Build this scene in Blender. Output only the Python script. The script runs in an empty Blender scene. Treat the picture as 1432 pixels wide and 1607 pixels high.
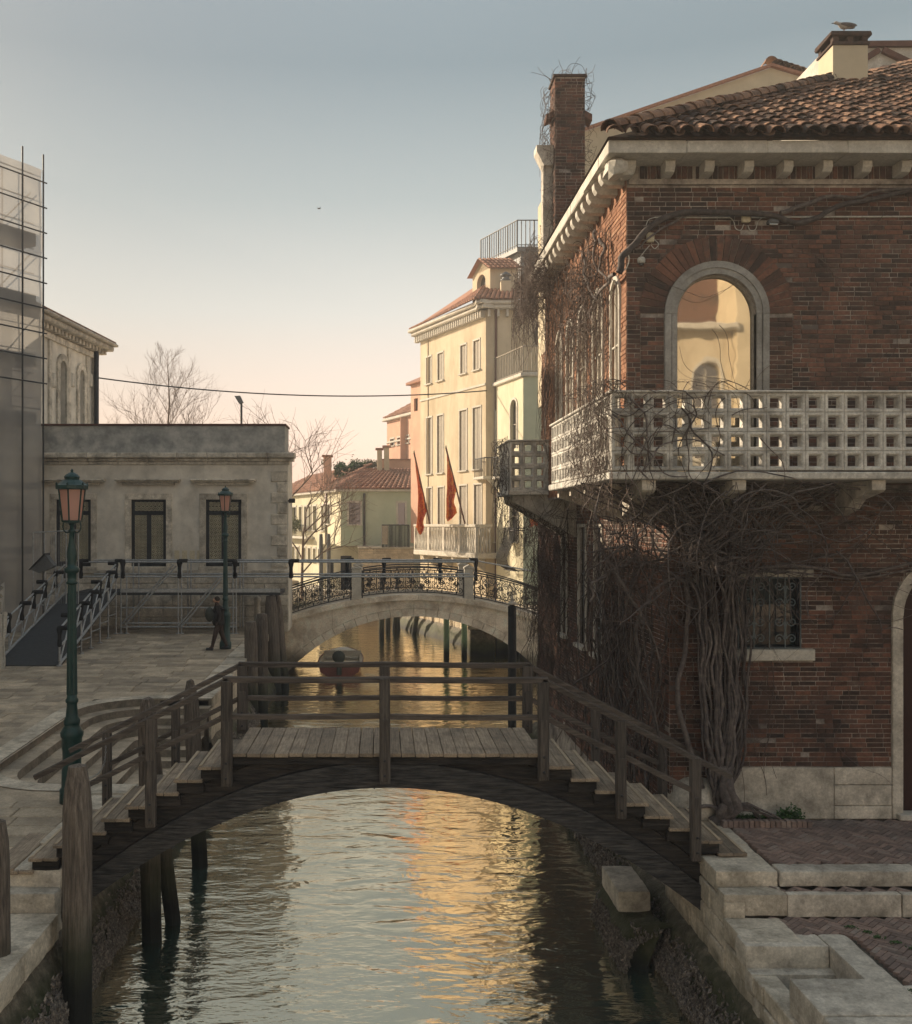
import bpy, math, random
from mathutils import Vector, Matrix, noise as mn
random.seed(7)
R = random.Random(11)
S = bpy.context.scene
COL = S.collection
PI = math.pi

# ------------------------------------------------------------------ camera, sky, sun, exposure
EYE = 6.4            # eye height above the canal water (z = 0)
F = 1600.0           # focal length, in pixels of the 1432 px wide photograph
cam = bpy.data.cameras.new('camera'); camo = bpy.data.objects.new('camera', cam); COL.objects.link(camo)
camo.location = (0, 0, EYE); camo.rotation_euler = (math.radians(90), 0, 0)
cam.sensor_fit = 'HORIZONTAL'; cam.sensor_width = 36; cam.lens = 36 * F / 1432
cam.shift_x = (716 - 600) / 1432; cam.shift_y = (820 - 803.5) / 1432
cam.clip_start = 0.1; cam.clip_end = 3000
S.camera = camo

SUN_DIR = Vector((-0.84, 0.52, 0)).normalized()
SUN_EL = math.radians(24)
SPH = 15.6   # height of the palace that shades the square
w = bpy.data.worlds.new('World'); S.world = w; w.use_nodes = True
nt = w.node_tree; nt.nodes.clear()
out = nt.nodes.new('ShaderNodeOutputWorld'); bg = nt.nodes.new('ShaderNodeBackground')
sky = nt.nodes.new('ShaderNodeTexSky'); sky.sky_type = 'NISHITA'; sky.sun_disc = False
sky.sun_elevation = SUN_EL; sky.sun_rotation = math.atan2(SUN_DIR.x, SUN_DIR.y)
sky.dust_density = 4; sky.air_density = 1.2
bg2 = nt.nodes.new('ShaderNodeBackground'); bg.inputs[1].default_value = 0.012
tc = nt.nodes.new('ShaderNodeTexCoord'); sx = nt.nodes.new('ShaderNodeSeparateXYZ')
rp = nt.nodes.new('ShaderNodeValToRGB')
def srgb(r, g, b):
    f = lambda c: (c/255/12.92 if c/255 <= .04045 else ((c/255+.055)/1.055)**2.4)
    return (f(r), f(g), f(b), 1)
els = [(0.0, (238, 199, 175)), (0.08, (224, 194, 176)), (0.2, (178, 174, 166)), (0.3, (134, 140, 136)), (0.41, (96, 108, 109)), (0.6, (120, 128, 129)), (1.0, (134, 142, 143))]
cr = rp.color_ramp
cr.elements[0].position = 0; cr.elements[0].color = srgb(*els[0][1])
cr.elements[1].position = 1; cr.elements[1].color = srgb(*els[-1][1])
for p, c in els[1:-1]:
    e = cr.elements.new(p); e.color = srgb(*c)
addn = nt.nodes.new('ShaderNodeAddShader')
nt.links.new(tc.outputs['Generated'], sx.inputs[0]); nt.links.new(sx.outputs['Z'], rp.inputs[0])
mz = nt.nodes.new('ShaderNodeMapRange'); mz.interpolation_type = 'SMOOTHSTEP'; mz.inputs['From Min'].default_value = -.42; mz.inputs['From Max'].default_value = .12; mz.inputs['To Min'].default_value = .70; mz.inputs['To Max'].default_value = 1.02
nt.links.new(sx.outputs['X'], mz.inputs[0]); vsc = nt.nodes.new('ShaderNodeVectorMath'); vsc.operation = 'SCALE'; nt.links.new(rp.outputs[0], vsc.inputs[0]); nt.links.new(mz.outputs[0], vsc.inputs['Scale'])
nt.links.new(sky.outputs[0], bg.inputs[0]); nt.links.new(vsc.outputs[0], bg2.inputs[0]); bg2.inputs[1].default_value = 0.45
nt.links.new(bg.outputs[0], addn.inputs[0]); nt.links.new(bg2.outputs[0], addn.inputs[1]); nt.links.new(addn.outputs[0], out.inputs[0])

sl = bpy.data.lights.new('sun', 'SUN'); sl.energy = 2.25; sl.angle = math.radians(0.6); sl.color = (1.0, 0.82, 0.60)
so = bpy.data.objects.new('sun', sl); COL.objects.link(so)
sd = Vector((SUN_DIR.x*math.cos(SUN_EL), SUN_DIR.y*math.cos(SUN_EL), math.sin(SUN_EL)))
so.rotation_euler = sd.to_track_quat('Z', 'Y').to_euler(); so.location = (-40, 20, 40)
S.view_settings.view_transform = 'Standard'; S.view_settings.look = 'None'
S.view_settings.exposure = 1.86; S.view_settings.gamma = 1.0; S.view_settings.use_curve_mapping = False
S.render.engine = 'CYCLES'

# ------------------------------------------------------------------ helpers
def px2(x, Y): return (x - 600) / F * Y
def pz2(y, Y): return EYE - (y - 820) / F * Y
def at(x, y, Y): return Vector((px2(x, Y), Y, pz2(y, Y)))
W = {}
V = Vector

class MB:
    def __init__(s): s.v = []; s.f = []; s.t = []; s.s = []
    def add(s, vs, fs, tint=0.5, smooth=False):
        o = len(s.v); s.v.extend(tuple(p) for p in vs)
        for f in fs: s.f.append(tuple(i + o for i in f)); s.t.append(tint); s.s.append(smooth)
        return s
    def box(s, x0, x1, y0, y1, z0, z1, tint=0.5):
        vs = [(x0,y0,z0),(x1,y0,z0),(x1,y1,z0),(x0,y1,z0),(x0,y0,z1),(x1,y0,z1),(x1,y1,z1),(x0,y1,z1)]
        return s.add(vs, [(0,3,2,1),(4,5,6,7),(0,1,5,4),(1,2,6,5),(2,3,7,6),(3,0,4,7)], tint)
    def fb(s, o, u, v, n, lu, lv, ln, c=0.01, tint=0.5, back=False):
        """block: origin corner o on the back plane, edges u*lu, v*lv, thickness n*ln, chamfered front"""
        o = V(o); u = V(u); v = V(v); n = V(n)
        P = lambda a, b, d: o + u*a + v*b + n*d
        c = min(c, lu*.4, lv*.4, ln*.9)
        vs = [P(0,0,0),P(lu,0,0),P(lu,lv,0),P(0,lv,0), P(0,0,ln-c),P(lu,0,ln-c),P(lu,lv,ln-c),P(0,lv,ln-c),
              P(c,c,ln),P(lu-c,c,ln),P(lu-c,lv-c,ln),P(c,lv-c,ln)]
        fs = [(8,9,10,11)]
        for i in range(4):
            j = (i+1) % 4; fs.append((i, j, j+4, i+4)); fs.append((i+4, j+4, j+8, i+8))
        if back: fs.append((3,2,1,0))
        if u.cross(v).dot(n) < 0: fs = [f[::-1] for f in fs]
        return s.add(vs, fs, tint)
    def rbox(s, x0, x1, y0, y1, z0, z1, c=.01, tint=.5):
        """box with every edge chamfered"""
        cx, cy, cz = (x0+x1)/2, (y0+y1)/2, (z0+z1)/2; hx, hy, hz = (x1-x0)/2, (y1-y0)/2, (z1-z0)/2
        c = min(c, hx*.5, hy*.5, hz*.5)
        vs = []; idx = {}; jj = c*.45
        for a in (-1,1):
            for b in (-1,1):
                for d in (-1,1):
                    for k in range(3):
                        q = [hx-c, hy-c, hz-c]; q[k] += c
                        idx[(a,b,d,k)] = len(vs); vs.append((cx+a*q[0]+R.uniform(-jj,jj), cy+b*q[1]+R.uniform(-jj,jj), cz+d*q[2]+R.uniform(-jj,jj)))
        fs = []
        for k in range(3):
            i, j = [(1,2),(2,0),(0,1)][k]
            for sg in (-1,1):
                f = []
                for (p, q) in ((-1,-1),(1,-1),(1,1),(-1,1)):
                    t = [0,0,0]; t[k] = sg; t[i] = p; t[j] = q
                    f.append(idx[(t[0],t[1],t[2],k)])
                fs.append(f if sg > 0 else f[::-1])
        for k in range(3):      # edges parallel to axis k
            i, j = [(1,2),(2,0),(0,1)][k]
            for p in (-1,1):
                for q in (-1,1):
                    def I(sg, kk):
                        t = [0,0,0]; t[k] = sg; t[i] = p; t[j] = q; return idx[(t[0],t[1],t[2],kk)]
                    f = [I(-1,i), I(1,i), I(1,j), I(-1,j)]
                    fs.append(f[::-1] if p*q > 0 else f)
        for a in (-1,1):
            for b in (-1,1):
                for d in (-1,1):
                    f = [idx[(a,b,d,0)], idx[(a,b,d,1)], idx[(a,b,d,2)]]
                    fs.append(f if a*b*d > 0 else f[::-1])
        return s.add(vs, fs, tint)
    def wbox(s, x0, x1, y0, y1, z0, z1, r=.03, tint=.5, n=9):
        """worn stone block: rounded, chipped edges and a slightly uneven skin"""
        c = V(((x0+x1)/2, (y0+y1)/2, (z0+z1)/2)); h = V(((x1-x0)/2, (y1-y0)/2, (z1-z0)/2))
        for k in range(3):
            i, j = [(1,2),(2,0),(0,1)][k]; na = max(4, min(26, int(h[i]*2/.07))); nb = max(4, min(26, int(h[j]*2/.07)))
            def sp_(t, m): # denser near the ends
                u = 2*t/m-1; return math.copysign(1-(1-abs(u))**1.6, u)
            for sg in (-1, 1):
                vs = []
                for a in range(na+1):
                    for b in range(nb+1):
                        p = V((0,0,0)); p[k] = sg*h[k]; p[i] = sp_(a,na)*h[i]; p[j] = sp_(b,nb)*h[j]
                        wv = c+p; rr = r*(.45+1.5*max(0, mn.noise(wv*5.5)+.15)+1.3*max(0, mn.noise(wv*13+V((7,3,1)))-.1))
                        rr = min(rr, min(h)*.8); q = V([max(-(h[m]-rr), min(h[m]-rr, p[m])) for m in range(3)]); d = p-q
                        if d.length > rr: d = d.normalized()*rr
                        wv = c+q+d + d.normalized()*mn.noise(wv*9)*.004; vs.append(wv)
                fs = [(a*(nb+1)+b, (a+1)*(nb+1)+b, (a+1)*(nb+1)+b+1, a*(nb+1)+b+1) for a in range(na) for b in range(nb)]
                s.add(vs, fs if sg > 0 else [f[::-1] for f in fs], tint, True)
        return s
    def bar(s, a, b, wd, ht, tint=.5, up=V((0,0,1))):
        """rectangular bar from a to b, wd across, ht along up"""
        a = V(a); b = V(b); d = (b-a).normalized(); sd_ = d.cross(up).normalized(); u2 = sd_.cross(d).normalized()
        vs = []
        for p in (a, b):
            for i, j in ((-1,-1),(1,-1),(1,1),(-1,1)): vs.append(p + sd_*i*wd/2 + u2*j*ht/2)
        return s.add(vs, [(3,2,1,0),(4,5,6,7),(0,1,5,4),(1,2,6,5),(2,3,7,6),(3,0,4,7)], tint)
    def tube(s, pts, r, n=6, tint=.5, caps=True, smooth=True):
        pts = [V(p) for p in pts]; m = len(pts)
        if m < 2: return s
        rr = r if isinstance(r, (list, tuple)) else [r]*m
        vs = []; up = None
        for i, p in enumerate(pts):
            d = (pts[min(i+1,m-1)] - pts[max(i-1,0)])
            d = d.normalized() if d.length > 1e-9 else V((0,0,1))
            if up is None:
                up = V((0,0,1)) if abs(d.z) < .9 else V((1,0,0))
            a = up - d*up.dot(d)
            if a.length < 1e-5: a = d.orthogonal()
            a.normalize(); b = d.cross(a); up = a
            for k in range(n):
                t = 2*PI*k/n; vs.append(p + (a*math.cos(t) + b*math.sin(t))*rr[i])
        fs = []
        for i in range(m-1):
            for k in range(n):
                k2 = (k+1) % n; fs.append((i*n+k, i*n+k2, (i+1)*n+k2, (i+1)*n+k))
        s.add(vs, fs, tint, smooth)
        if caps: s.add([vs[k] for k in range(n)], [tuple(range(n))[::-1]], tint); s.add([vs[(m-1)*n+k] for k in range(n)], [tuple(range(n))], tint)
        return s
    def lathe(s, prof, c=(0,0,0), n=16, tint=.5, smooth=True, sq=None, rot=0):
        c = V(c); vs = []
        for (r, z) in prof:
            for k in range(n):
                t = 2*PI*k/n + rot; vs.append((c.x + r*math.cos(t), c.y + r*math.sin(t), c.z + z))
        fs = []
        for i in range(len(prof)-1):
            for k in range(n):
                k2 = (k+1) % n; fs.append((i*n+k, i*n+k2, (i+1)*n+k2, (i+1)*n+k))
        fs.append(tuple(range(n))[::-1]); fs.append(tuple(range((len(prof)-1)*n, len(prof)*n)))
        return s.add(vs, fs, tint, smooth)
    def prism(s, poly, y0, y1, axis='y', tint=.5):
        """poly in (x,z) extruded along y; axis 'x': poly in (y,z); axis 'z': poly in (x,y)"""
        n = len(poly)
        def P(p, d):
            if axis == 'y': return (p[0], d, p[1])
            if axis == 'x': return (d, p[0], p[1])
            return (p[0], p[1], d)
        vs = [P(p, y0) for p in poly] + [P(p, y1) for p in poly]
        fs = [tuple(range(n)), tuple(range(n, 2*n))[::-1]] + [((i+1) % n, i, i+n, (i+1) % n + n) for i in range(n)]
        return s.add(vs, fs, tint)
    def build(s, name, mat, parent=None, kind=None, label=None, loc=None, fix=False):
        me = bpy.data.meshes.new(name)
        base = W[parent.name] if parent else (V(loc) if loc is not None else V((0,0,0)))
        bx, by, bz = base
        me.from_pydata([(a-bx, b-by, c-bz) for a, b, c in s.v], [], s.f)
        me.validate()
        if len(me.polygons) == len(s.f):
            me.polygons.foreach_set('use_smooth', s.s)
            at_ = me.attributes.new('tint', 'FLOAT', 'FACE'); at_.data.foreach_set('value', s.t)
        if mat: me.materials.append(mat)
        o = bpy.data.objects.new(name, me); COL.objects.link(o)
        if parent: o.parent = parent
        else: o.location = base
        W[o.name] = base
        if kind: o['kind'] = kind
        if label: o['label'] = label
        return o

def tag(o, label, cat, group=None, kind=None):
    if label: o['label'] = label
    if cat: o['category'] = cat
    if group: o['group'] = group
    if kind: o['kind'] = kind
    return o
def thing(name, label, cat, loc=(0,0,0), group=None):
    o = bpy.data.objects.new(name, None); COL.objects.link(o); o.location = loc; W[o.name] = V(loc)
    o.empty_display_size = .2
    return tag(o, label, cat, group)
def inst(name, me, parent, pos, rz=0, rot=None, scale=None):
    o = bpy.data.objects.new(name, me); COL.objects.link(o)
    if parent: o.parent = parent; o.location = V(pos) - W[parent.name]
    else: o.location = pos
    o.rotation_euler = rot if rot else (0, 0, rz)
    if scale: o.scale = scale
    W[o.name] = V(pos)
    return o
def mesh_of(mb, name, mat):
    o = mb.build(name, mat); me = o.data; bpy.data.objects.remove(o); return me
def dup(root, loc, label=None, group=None):
    r = root.copy(); COL.objects.link(r); r.location = loc
    if label: r['label'] = label
    if group: r['group'] = group
    for ch in list(root.children):
        c = ch.copy(); COL.objects.link(c); c.parent = r
        for g in list(ch.children):
            d = g.copy(); COL.objects.link(d); d.parent = c
    return r

# ------------------------------------------------------------------ materials
SUNLIT = {'yellow_plaster','cream_plaster','far_terracotta_tile','white_stone_trim','old_brick_sunlit','white_plastic','old_brick','brick_paving'}
GAIN = {'old_brick':1.7,'lime_mortar':1.75,'brick_paving':2.2,'weathered_wood_lengthways':1.0,'weathered_post_wood':1.0,'mooring_pile_wood':.95,'trachyte_paving':1.2,'bare_vine_bark':.95,'dry_twig':.95,'grey_window_stone':1.3,'dark_green_lamp_paint':1.0,'galvanised_steel':1.5,'scaffold_netting':1.0,'tarred_beam_wood':.75,'weathered_arch_beam':.8,'grey_marmorino_plaster':1.15,'warm_bridge_stone':1.05,'grey_brown_shutter':1.6,'silver_grey_deck_wood':1.15,'slimy_wall_foot':1.5,'mussel_shells':2.4,'terracotta_tile':.95,'dark_joint_sand':1.6,'weathered_istrian_stone':1.2,'quay_stone':1.2,'lattice_concrete':1.15}
def mat(name, cols, scale=3, rough=.8, bump=.3, bscale=40, bdist=.01, tint=0.0, stretch=(1,1,1), metal=0, spec=.3,
        stain=None, stscale=.8, stfac=.6, st_lo=.45, st_hi=.65, zband=None, detail=6, ramp_by_tint=False, ststretch=(1,1,1), coat=0):
    gq = GAIN.get(name, 1)*(1.0 if name in SUNLIT else 1.28); cols = [tuple(min(.8, c*gq) for c in q) for q in cols]
    if stain: stain = tuple(min(.8, c*gq) for c in stain)
    m = bpy.data.materials.new(name); m.use_nodes = True; n = m.node_tree.nodes; l = m.node_tree.links
    b = n['Principled BSDF']
    geo = n.new('ShaderNodeNewGeometry'); mp = n.new('ShaderNodeMapping'); mp.inputs['Scale'].default_value = stretch
    l.new(geo.outputs['Position'], mp.inputs[0])
    nz = n.new('ShaderNodeTexNoise'); nz.inputs['Scale'].default_value = scale; nz.inputs['Detail'].default_value = detail; nz.inputs['Roughness'].default_value = .65
    l.new(mp.outputs[0], nz.inputs['Vector'])
    # piece value: face tint + object random
    att = n.new('ShaderNodeAttribute'); att.attribute_name = 'tint'
    oi = n.new('ShaderNodeObjectInfo'); ad = n.new('ShaderNodeMath'); ad.operation = 'ADD'; fr = n.new('ShaderNodeMath'); fr.operation = 'FRACT'
    l.new(att.outputs['Fac'], ad.inputs[0]); l.new(oi.outputs['Random'], ad.inputs[1]); l.new(ad.outputs[0], fr.inputs[0])
    rp = n.new('ShaderNodeValToRGB'); cr = rp.color_ramp
    k = len(cols)
    lo, hi = (.3, .7) if not ramp_by_tint else (0.0, 1.0)
    cr.elements[0].position = lo; cr.elements[0].color = (*cols[0], 1)
    cr.elements[1].position = hi; cr.elements[1].color = (*cols[-1], 1)
    for i in range(1, k-1):
        e = cr.elements.new(lo + (hi-lo)*i/(k-1)); e.color = (*cols[i], 1)
    if ramp_by_tint:
        mx = n.new('ShaderNodeMath'); mx.operation = 'MULTIPLY_ADD'; l.new(nz.outputs[0], mx.inputs[0]); mx.inputs[1].default_value = .8
        sb = n.new('ShaderNodeMath'); sb.operation = 'MULTIPLY_ADD'; l.new(fr.outputs[0], sb.inputs[0]); sb.inputs[1].default_value = .75; sb.inputs[2].default_value = -.28
        l.new(sb.outputs[0], mx.inputs[2]); l.new(mx.outputs[0], rp.inputs[0])
    else: l.new(nz.outputs[0], rp.inputs[0])
    c = rp.outputs[0]
    if tint:
        mr = n.new('ShaderNodeMapRange'); mr.inputs['To Min'].default_value = 1-tint; mr.inputs['To Max'].default_value = 1+tint
        l.new(fr.outputs[0], mr.inputs[0])
        vm = n.new('ShaderNodeVectorMath'); vm.operation = 'SCALE'; l.new(c, vm.inputs[0]); l.new(mr.outputs[0], vm.inputs['Scale']); c = vm.outputs[0]
    if 'plaster' not in name and 'glass' not in name:
        ns = n.new('ShaderNodeTexNoise'); ns.inputs['Scale'].default_value = 22; ns.inputs['Detail'].default_value = 8; ns.inputs['Roughness'].default_value = .8; l.new(mp.outputs[0], ns.inputs['Vector'])
        ms = n.new('ShaderNodeMapRange'); ms.inputs['From Min'].default_value = .3; ms.inputs['From Max'].default_value = .7; ms.inputs['To Min'].default_value = .62; ms.inputs['To Max'].default_value = 1.25; l.new(ns.outputs[0], ms.inputs[0])
        vs_ = n.new('ShaderNodeVectorMath'); vs_.operation = 'SCALE'; l.new(c, vs_.inputs[0]); l.new(ms.outputs[0], vs_.inputs['Scale']); c = vs_.outputs[0]
    if stain:
        n2 = n.new('ShaderNodeTexNoise'); n2.inputs['Scale'].default_value = stscale; n2.inputs['Detail'].default_value = 8; n2.inputs['Roughness'].default_value = .7
        m2 = n.new('ShaderNodeMapping'); m2.inputs['Scale'].default_value = ststretch; m2.inputs['Location'].default_value = (3.1, 7.7, 1.3)
        l.new(geo.outputs['Position'], m2.inputs[0]); l.new(m2.outputs[0], n2.inputs['Vector'])
        r2 = n.new('ShaderNodeMapRange'); r2.inputs['From Min'].default_value = st_lo; r2.inputs['From Max'].default_value = st_hi; r2.inputs['To Max'].default_value = stfac
        l.new(n2.outputs[0], r2.inputs[0])
        mi = n.new('ShaderNodeMixRGB'); l.new(r2.outputs[0], mi.inputs[0]); l.new(c, mi.inputs[1]); mi.inputs[2].default_value = (*stain, 1); c = mi.outputs[0]
    if zband:   # growth near the water: (z at which it fades out, softness, colour)
        for (z0, z1, colr, amt) in zband:
            sp = n.new('ShaderNodeSeparateXYZ'); l.new(geo.outputs['Position'], sp.inputs[0])
            n3 = n.new('ShaderNodeTexNoise'); n3.inputs['Scale'].default_value = 2.5; n3.inputs['Detail'].default_value = 6; l.new(geo.outputs['Position'], n3.inputs['Vector'])
            a3 = n.new('ShaderNodeMath'); a3.operation = 'MULTIPLY_ADD'; l.new(n3.outputs[0], a3.inputs[0]); a3.inputs[1].default_value = .5; l.new(sp.outputs[2], a3.inputs[2])
            r3 = n.new('ShaderNodeMapRange'); r3.inputs['From Min'].default_value = z0+.25; r3.inputs['From Max'].default_value = z1+.25
            r3.inputs['To Min'].default_value = amt; r3.inputs['To Max'].default_value = 0; l.new(a3.outputs[0], r3.inputs[0])
            m3 = n.new('ShaderNodeMixRGB'); l.new(r3.outputs[0], m3.inputs[0]); l.new(c, m3.inputs[1]); m3.inputs[2].default_value = (*colr, 1); c = m3.outputs[0]
    l.new(c, b.inputs['Base Color'])
    b.inputs['Roughness'].default_value = rough; b.inputs['Metallic'].default_value = metal; b.inputs['Specular IOR Level'].default_value = spec
    if coat: b.inputs['Coat Weight'].default_value = coat
    if bump:
        nb = n.new('ShaderNodeTexNoise'); nb.inputs['Scale'].default_value = bscale; nb.inputs['Detail'].default_value = 5; l.new(mp.outputs[0], nb.inputs['Vector'])
        bp = n.new('ShaderNodeBump'); bp.inputs['Strength'].default_value = bump; bp.inputs['Distance'].default_value = bdist
        l.new(nb.outputs[0], bp.inputs['Height']); l.new(bp.outputs[0], b.inputs['Normal'])
    return m

M = {}
M['stone'] = mat('weathered_istrian_stone', [(.26,.235,.20),(.41,.375,.32),(.50,.46,.395)], 4, .85, .5, 30, .01, tint=.16, stain=(.10,.09,.075), stscale=1.6, stfac=.65)
M['stone_quay'] = mat('quay_stone', [(.26,.23,.185),(.40,.355,.29),(.47,.42,.345)], 5, .8, .6, 26, .012, tint=.15, stain=(.11,.095,.07), stscale=1.9, stfac=.6,
                      zband=[(.55,.95,(.055,.058,.03),.9),(.25,.5,(.022,.022,.018),.95)])
M['stonewarm'] = mat('warm_bridge_stone', [(.50,.43,.35),(.60,.53,.44),(.66,.60,.51)], 3, .85, .4, 26, .01, tint=.12, stain=(.18,.13,.09), stscale=1.2, stfac=.6, zband=[(.6,1.1,(.09,.08,.05),.8)])
M['warmblock'] = mat('warm_pale_block_stone', [(.36,.30,.22),(.48,.41,.31)], 4, .85, .4, tint=.16, stain=(.2,.15,.1), stscale=1.5, stfac=.5)
M['latt'] = mat('bronze_lattice', [(.26,.24,.18),(.42,.38,.27)], 3, .6, .2)
M['drygreen'] = mat('dry_green_leaves', [(.06,.07,.03),(.13,.13,.06)], 4, .8, 0, tint=.3)
M['riser'] = mat('damp_shaded_step_riser', [(.16,.14,.115),(.26,.225,.185)], 5, .85, .5, 30, .01, stain=(.05,.05,.035), stscale=2)  # damp stone, its colour also darkened for the shade on the riser faces
M['stone_dark'] = mat('grey_window_stone', [(.17,.165,.155),(.25,.24,.225)], 5, .85, .4, 40, .006, tint=.08, stain=(.1,.095,.085), stscale=2)
M['pave'] = mat('trachyte_paving', [(.20,.165,.12),(.285,.235,.175),(.385,.32,.24)], 2.2, .75, .5, 24, .008, tint=.28, stain=(.09,.08,.07), stscale=.6, stfac=.55)
M['joint'] = mat('dark_joint_sand', [(.045,.04,.033),(.07,.06,.05)], 9, .95, .4)
M['mortar'] = mat('lime_mortar', [(.15,.13,.115),(.27,.24,.21)], 7, .95, .5, 50, .005, stain=(.035,.028,.026), stscale=1.1, stfac=.9, st_lo=.4, st_hi=.6)
BR = [(.020,.016,.015),(.036,.024,.020),(.058,.033,.025),(.082,.042,.031),(.128,.060,.040),(.07,.042,.033),(.10,.072,.058)]
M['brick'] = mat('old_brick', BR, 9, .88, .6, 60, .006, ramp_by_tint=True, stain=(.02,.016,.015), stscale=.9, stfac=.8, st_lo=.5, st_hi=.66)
M['brick_sun'] = mat('old_brick_sunlit', [(.16,.07,.04),(.26,.12,.065),(.34,.17,.1),(.4,.24,.15)], 9, .88, .6, 60, .006, ramp_by_tint=True, stain=(.12,.07,.045), stscale=.9, stfac=.5)  # lighter copy of the brick for sunlit walls, sun tone in the colour
M['pavebrick'] = mat('brick_paving', [(.07,.052,.045),(.11,.078,.066),(.15,.105,.087),(.14,.12,.105)], 6, .8, .5, 50, .005, ramp_by_tint=True, stain=(.05,.045,.045), stscale=.8, stfac=.6)
M['tile'] = mat('terracotta_tile', [(.02,.018,.017),(.06,.032,.022),(.14,.075,.048),(.26,.15,.095),(.12,.08,.06)], 12, .9, .5, 40, .006, ramp_by_tint=True, stain=(.03,.027,.024), stscale=3, stfac=.75, st_lo=.48, st_hi=.62)
M['tile_far'] = mat('far_terracotta_tile', [(.2,.10,.07),(.36,.18,.12),(.42,.24,.17)], 6, .9, .3, ramp_by_tint=True)
M['wood_x'] = mat('weathered_wood_lengthways', [(.035,.029,.026),(.08,.066,.057),(.14,.116,.098)], 3, .8, .7, 5, .012, tint=.2, stretch=(.8,14,14))
M['wood_z'] = mat('weathered_post_wood', [(.03,.026,.024),(.07,.060,.053),(.12,.102,.088)], 3, .8, .7, 5, .012, tint=.2, stretch=(14,14,.8))
M['deck'] = mat('silver_grey_deck_wood', [(.13,.10,.075),(.24,.19,.14),(.34,.275,.205)], 3, .75, .6, 6, .008, tint=.22, stretch=(16,.9,16), stain=(.07,.06,.05), stscale=2.5, stfac=.6)
M['nosing'] = mat('pale_nosing_strip', [(.34,.27,.19),(.48,.39,.28)], 5, .7, .3, tint=.15, stretch=(10,1,10))
M['archwood'] = mat('weathered_arch_beam', [(.010,.010,.012),(.035,.034,.036),(.085,.08,.078),(.13,.12,.11)], 2.6, .75, 1.0, 4, .04, tint=.1, stretch=(1,11,11), detail=9)
M['tarwood'] = mat('tarred_beam_wood', [(.008,.008,.009),(.02,.018,.018),(.045,.038,.034),(.07,.06,.052)], 2.2, .7, .9, 4, .03, tint=.2, stretch=(1,10,10), detail=9)
M['pile'] = mat('mooring_pile_wood', [(.045,.038,.033),(.12,.10,.084),(.21,.18,.15)], 3, .85, .9, 4, .02, tint=.15, stretch=(11,11,.8), detail=8,
                zband=[(.9,1.6,(.035,.04,.022),.9),(.35,.8,(.012,.013,.012),1.0)])
M['pole_green'] = mat('pale_green_pole_paint', [(.18,.27,.17),(.25,.36,.23)], 5, .6, .2, zband=[(.3,.9,(.02,.024,.02),1.0)])
M['iron'] = mat('black_iron', [(.010,.011,.013),(.022,.023,.026)], 20, .5, .3, spec=.5)
M['greeniron'] = mat('dark_green_lamp_paint', [(.004,.028,.028),(.010,.05,.046)], 14, .42, .25, 60, .003, spec=.5, stain=(.01,.03,.03), stscale=5)
M['steel'] = mat('galvanised_steel', [(.16,.17,.18),(.28,.29,.30)], 8, .45, .15, metal=.55)
M['clampdark'] = mat('black_foam_wrap', [(.006,.006,.007),(.015,.015,.016)], 20, .8, .4)
M['plaster_l'] = mat('grey_marmorino_plaster', [(.34,.32,.28),(.45,.42,.37),(.54,.51,.45)], 1.4, .9, .35, 30, .006, stain=(.26,.25,.23), stscale=.9, stfac=.5, ststretch=(1,1,.6))
M['plaster_attic'] = mat('mottled_attic_plaster', [(.20,.20,.19),(.31,.305,.29),(.43,.415,.385)], 2.2, .9, .4, 30, .008, stain=(.14,.145,.145), stscale=1.6, stfac=.7)
M['yellow'] = mat('yellow_plaster', [(.52,.44,.315),(.60,.51,.375)], 1.2, .9, .15, 30, .004, stain=(.36,.28,.18), stscale=.7, stfac=.7, ststretch=(1,1,.3))
M['cream'] = mat('cream_plaster', [(.58,.54,.40),(.66,.61,.46)], 1.2, .9, .15, 30, .004, stain=(.42,.38,.26), stscale=.7, stfac=.7, ststretch=(1,1,.3))
M['pgreen'] = mat('pale_green_plaster', [(.31,.34,.26),(.37,.40,.31)], 1.2, .9, .15, 30, .004, stain=(.25,.3,.22), stscale=.6, stfac=.5, ststretch=(1,1,.3))
M['pink'] = mat('old_pink_plaster', [(.42,.25,.18),(.52,.32,.23)], 1.0, .9, .2, stain=(.35,.22,.17), stscale=.5)
M['tan'] = mat('tan_plaster', [(.40,.34,.24),(.47,.40,.29)], .8, .9, .2, stain=(.28,.24,.17), stscale=.3)
M['white'] = mat('white_stone_trim', [(.52,.49,.43),(.64,.6,.53)], 5, .8, .2, 30, .004, stain=(.36,.33,.28), stscale=2)
M['concrete'] = mat('lattice_concrete', [(.33,.315,.285),(.46,.44,.40),(.55,.525,.475)], 5, .85, .5, 40, .006, tint=.10, stain=(.12,.11,.10), stscale=2.4, stfac=.7)
M['shutter'] = mat('grey_brown_shutter', [(.13,.115,.095),(.18,.16,.13)], 6, .7, .2)
M['darkframe'] = mat('dark_window_frame', [(.012,.013,.016),(.024,.026,.03)], 6, .5, .2)
M['doorwood'] = mat('dark_red_door', [(.03,.012,.010),(.05,.02,.014)], 5, .6, .3, stretch=(8,8,1))
M['timberred'] = mat('red_brown_timber', [(.07,.03,.022),(.11,.05,.035)], 5, .7, .3)
M['vine'] = mat('bare_vine_bark', [(.05,.042,.042),(.10,.085,.08),(.16,.135,.12)], 12, .9, .5, 50, .004, tint=.35)
M['twig'] = mat('dry_twig', [(.075,.058,.052),(.13,.10,.085)], 20, .9, 0, tint=.4)
M['bark'] = mat('tree_bark', [(.12,.09,.075),(.18,.14,.115)], 10, .9, .3)
M['leafgreen'] = mat('green_leaves', [(.02,.05,.015),(.05,.10,.03)], 8, .7, 0, tint=.3)
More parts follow.
